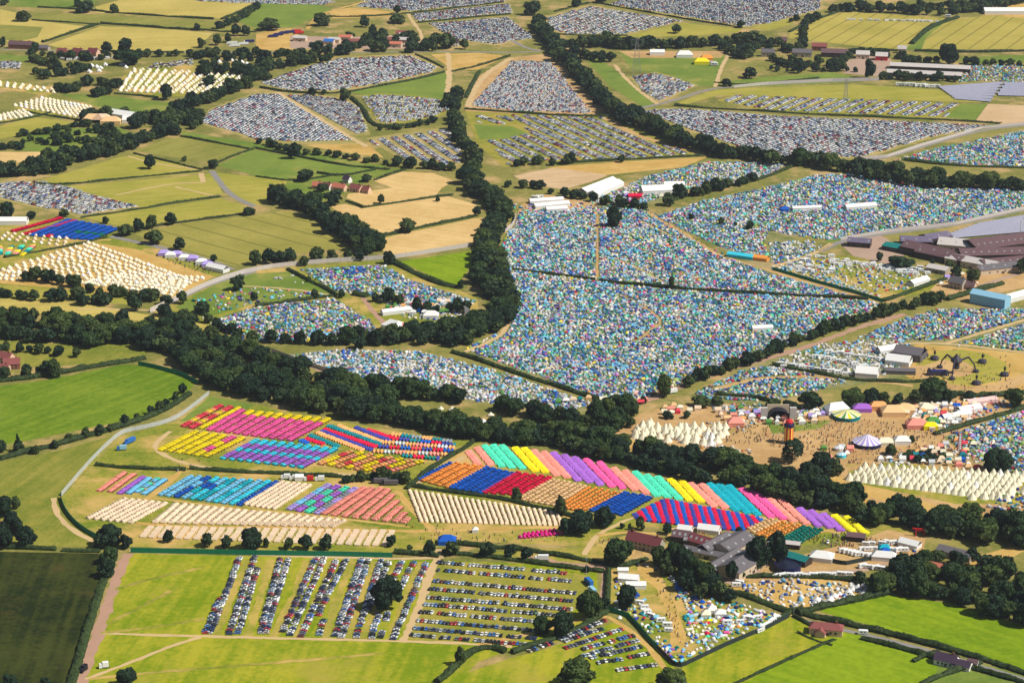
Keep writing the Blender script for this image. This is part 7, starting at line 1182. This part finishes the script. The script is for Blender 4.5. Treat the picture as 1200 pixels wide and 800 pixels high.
for i, (x, y) in enumerate([(335,561),(345,562),(362,563),(375,563)]): lorry((x, y), .05, f'{ordw(i+1)} small white van in the row above the cream tents', 'vanwhite' if i != 2 else 'redp', 'vanwhite', 4.5)
Q('white square service tent in the van row above the cream tents',(351,562),6,5,3,1.6); lorry((98,786),1.2,'small dark trailer on the pink stony lane','maroon' if 'maroon' in M else 'black','black',4); lorry((122,782),.3,'small white van on the bottom left pasture','vanwhite','vanwhite',3.5)
# ---------------------------------------------------------------- market stalls and the crowd
SC_ = ['white','white','white','ivory','cream','salmon','cream','blue','rose','green','peach','silver','tan','lilac','turquoise','ivory']
def stalls(poly, n, desc, size=(3, 5.5)):
    w = PA(poly); pts = []; lo, hi = w.min(0), w.max(0)
    while len(pts) < n:
        q = RNG.uniform(lo, hi); 
        if inpoly(q[None], w)[0] and all(np.hypot(*(q-z)) > 5.0 for z in pts): pts.append(q)
        elif RNG.random() < .002: break
    pts.sort(key=lambda q: q[0])
    for i, q in enumerate(pts):
        c = SC_[RNG.integers(len(SC_))]; L = RNG.uniform(*size); Wd = RNG.uniform(2.8, 4.4); px = PIX(q)[0]
        marquee(f'{c} stall tent, {ordw(i+1)} from the left among {desc}', tuple(px), L, Wd, 2.4, RNG.uniform(1.2, 2.2), None, None, c, 'market_stall', 'stall', hip=min(L, Wd)*.42 if RNG.random() < .6 else 0, walls=RNG.random() < .6, group='market stalls of the fairground')
stalls([(835,482),(880,478),(960,488),(955,496),(900,500),(860,498)], 34, 'the stalls above the tipis'); stalls([(1058,478),(1150,470),(1130,495),(1095,505),(1065,492)], 56, 'the fairground stalls'); stalls([(1030,540),(1110,545),(1150,552),(1140,545),(1090,525),(1060,535)], 30, 'the stalls behind the tipi field'); stalls([(1095,520),(1150,505),(1165,530),(1120,545)], 34, 'the stalls beside the lattice tower'); stalls([(940,485),(968,482),(965,490),(945,492)], 8, 'the stalls left of the striped big top'); stalls([(960,520),(1000,522),(1010,535),(970,540)], 5, 'the loose fairground booths'); stalls([(640,475),(700,470),(745,478),(760,470),(700,466)], 14, 'the booths by the earth road'); stalls([(770,478),(820,470),(825,482),(780,490)], 10, 'the booths by the tall roadside tree'); stalls([(725,228),(770,222),(800,232),(760,243)], 12, 'the booths around the red awning'); stalls([(445,360),(540,352),(550,362),(500,372)], 30, 'the booths of the middle campsite'); stalls([(1095,325),(1140,322),(1150,335),(1110,345)], 6, 'the booths by the stone house')
pv = [(-.22,-.15,0),(.22,-.15,0),(.22,.15,0),(-.22,.15,0),(-.26,-.15,1.1),(.26,-.15,1.1),(.26,.15,1.1),(-.26,.15,1.1),(-.2,-.12,1.45),(.2,-.12,1.45),(.2,.12,1.45),(-.2,.12,1.45),(-.1,-.1,1.5),(.1,-.1,1.5),(.1,.1,1.5),(-.1,.1,1.5),(-.1,-.1,1.75),(.1,-.1,1.75),(.1,.1,1.75),(-.1,.1,1.75)]
pf = []; pt_ = []
for a, t in ((0,.5),(4,1),(8,1),(12,.9)):
    for k in range(4): pf.append((a+k, a+(k+1) % 4, a+4+(k+1) % 4, a+4+k)); pt_.append(t)
pf.append((16,17,18,19)); pt_.append(.5); TP = tmpl(pv, pf, pt_)
cr = []
for poly, n in (([(860,495),(1000,490),(1100,500),(1160,500),(1100,545),(1000,545),(890,520),(745,520),(760,510)], 1000), ([(1062,440),(1180,440),(1200,455),(1100,460)], 80), ([(1068,410),(1150,404),(1190,420),(1180,445),(1080,450)], 50), ([(690,640),(830,620),(850,625),(700,632)], 60), ([(940,632),(990,624),(1050,636),(980,645)], 160), ([(470,612),(560,620),(690,632),(500,640)], 60), ([(700,250),(760,246),(830,290),(720,258)], 150), ([(200,530),(220,520),(240,545),(205,560)], 15), ([(770,660),(790,700),(800,760),(770,700)], 40), ([(200,290),(265,318),(240,322),(190,305)], 120), ([(490,395),(560,370),(545,362),(460,390)], 80), ([(640,470),(780,465),(820,440),(700,480)], 200)):
    w = PA(poly); q = RNG.uniform(w.min(0), w.max(0), (n*4, 2)); q = q[inpoly(q, w)][:n]; cr.append(q)
cr = np.concatenate(cr); n = len(cr); cpal = np.array([S(*c) for c in ((220,215,210),(60,60,80),(40,40,44),(180,60,60),(60,90,150),(230,190,150),(90,100,80),(210,180,80))])
o = scatter_mesh('festival_crowd', [(TP, np.concatenate([cr, np.zeros((n, 1))], 1), RNG.uniform(0, 6.28, n), np.full((n, 3), 1.0)*RNG.uniform(.95, 1.15, (n, 1)), cpal[RNG.integers(0, 8, n)])], attrmat('mixed_clothing', .85, 0, .1)); tag(o, 'crowd of festival goers walking over the trampled ground and tracks', 'crowd', None, 'stuff')
# ================================================================== light, sky, camera
SUN = Vector((.93, -.32, 0)).normalized()*math.cos(math.radians(50))+Vector((0, 0, math.sin(math.radians(50))))
l = bpy.data.lights.new('sun', 'SUN'); l.energy = 4.6; l.angle = math.radians(.5); l.color = (1, .955, .87)
o = bpy.data.objects.new('sun', l); COL.objects.link(o); o.rotation_euler = SUN.to_track_quat('Z', 'Y').to_euler()
w = bpy.data.worlds.new('World'); SC.world = w; w.use_nodes = True; nt = w.node_tree
sk = nt.nodes.new('ShaderNodeTexSky'); sk.sky_type = 'NISHITA'; sk.sun_disc = False; sk.sun_elevation = math.radians(50); sk.sun_rotation = math.atan2(SUN.x, SUN.y)
nt.links.new(sk.outputs[0], nt.nodes['Background'].inputs[0]); nt.nodes['Background'].inputs[1].default_value = .05
c = bpy.data.cameras.new('camera'); c.sensor_width = 36; c.lens = 36*F/W0; c.clip_start = 5; c.clip_end = 30000
o = bpy.data.objects.new('camera', c); COL.objects.link(o); o.location = (0, 0, HC); o.rotation_euler = (math.pi/2-PITCH, 0, 0); SC.camera = o
v = SC.view_settings; v.view_transform = 'Standard'; v.look = 'None'; v.exposure = 0.36; v.gamma = 1
SC.render.resolution_x = 1024; SC.render.resolution_y = 682


b = MB(); b.box((0, 2650, (660-1.1)/2-.55), (4600, 5300, 661.1))
hm = bpy.data.materials.new('summer_haze'); hm.use_nodes = True; nt = hm.node_tree; nt.nodes.remove(nt.nodes['Principled BSDF'])
pv_ = nt.nodes.new('ShaderNodeVolumePrincipled'); pv_.inputs['Color'].default_value = (.80, .88, 1, 1); pv_.inputs['Density'].default_value = .000025; pv_.inputs['Anisotropy'].default_value = .2
nt.links.new(pv_.outputs[0], nt.nodes['Material Output'].inputs['Volume'])
o = b.build('haze', hm); o['kind'] = 'stuff'; o['label'] = 'thin pale summer haze over the far fields'; o['category'] = 'haze'
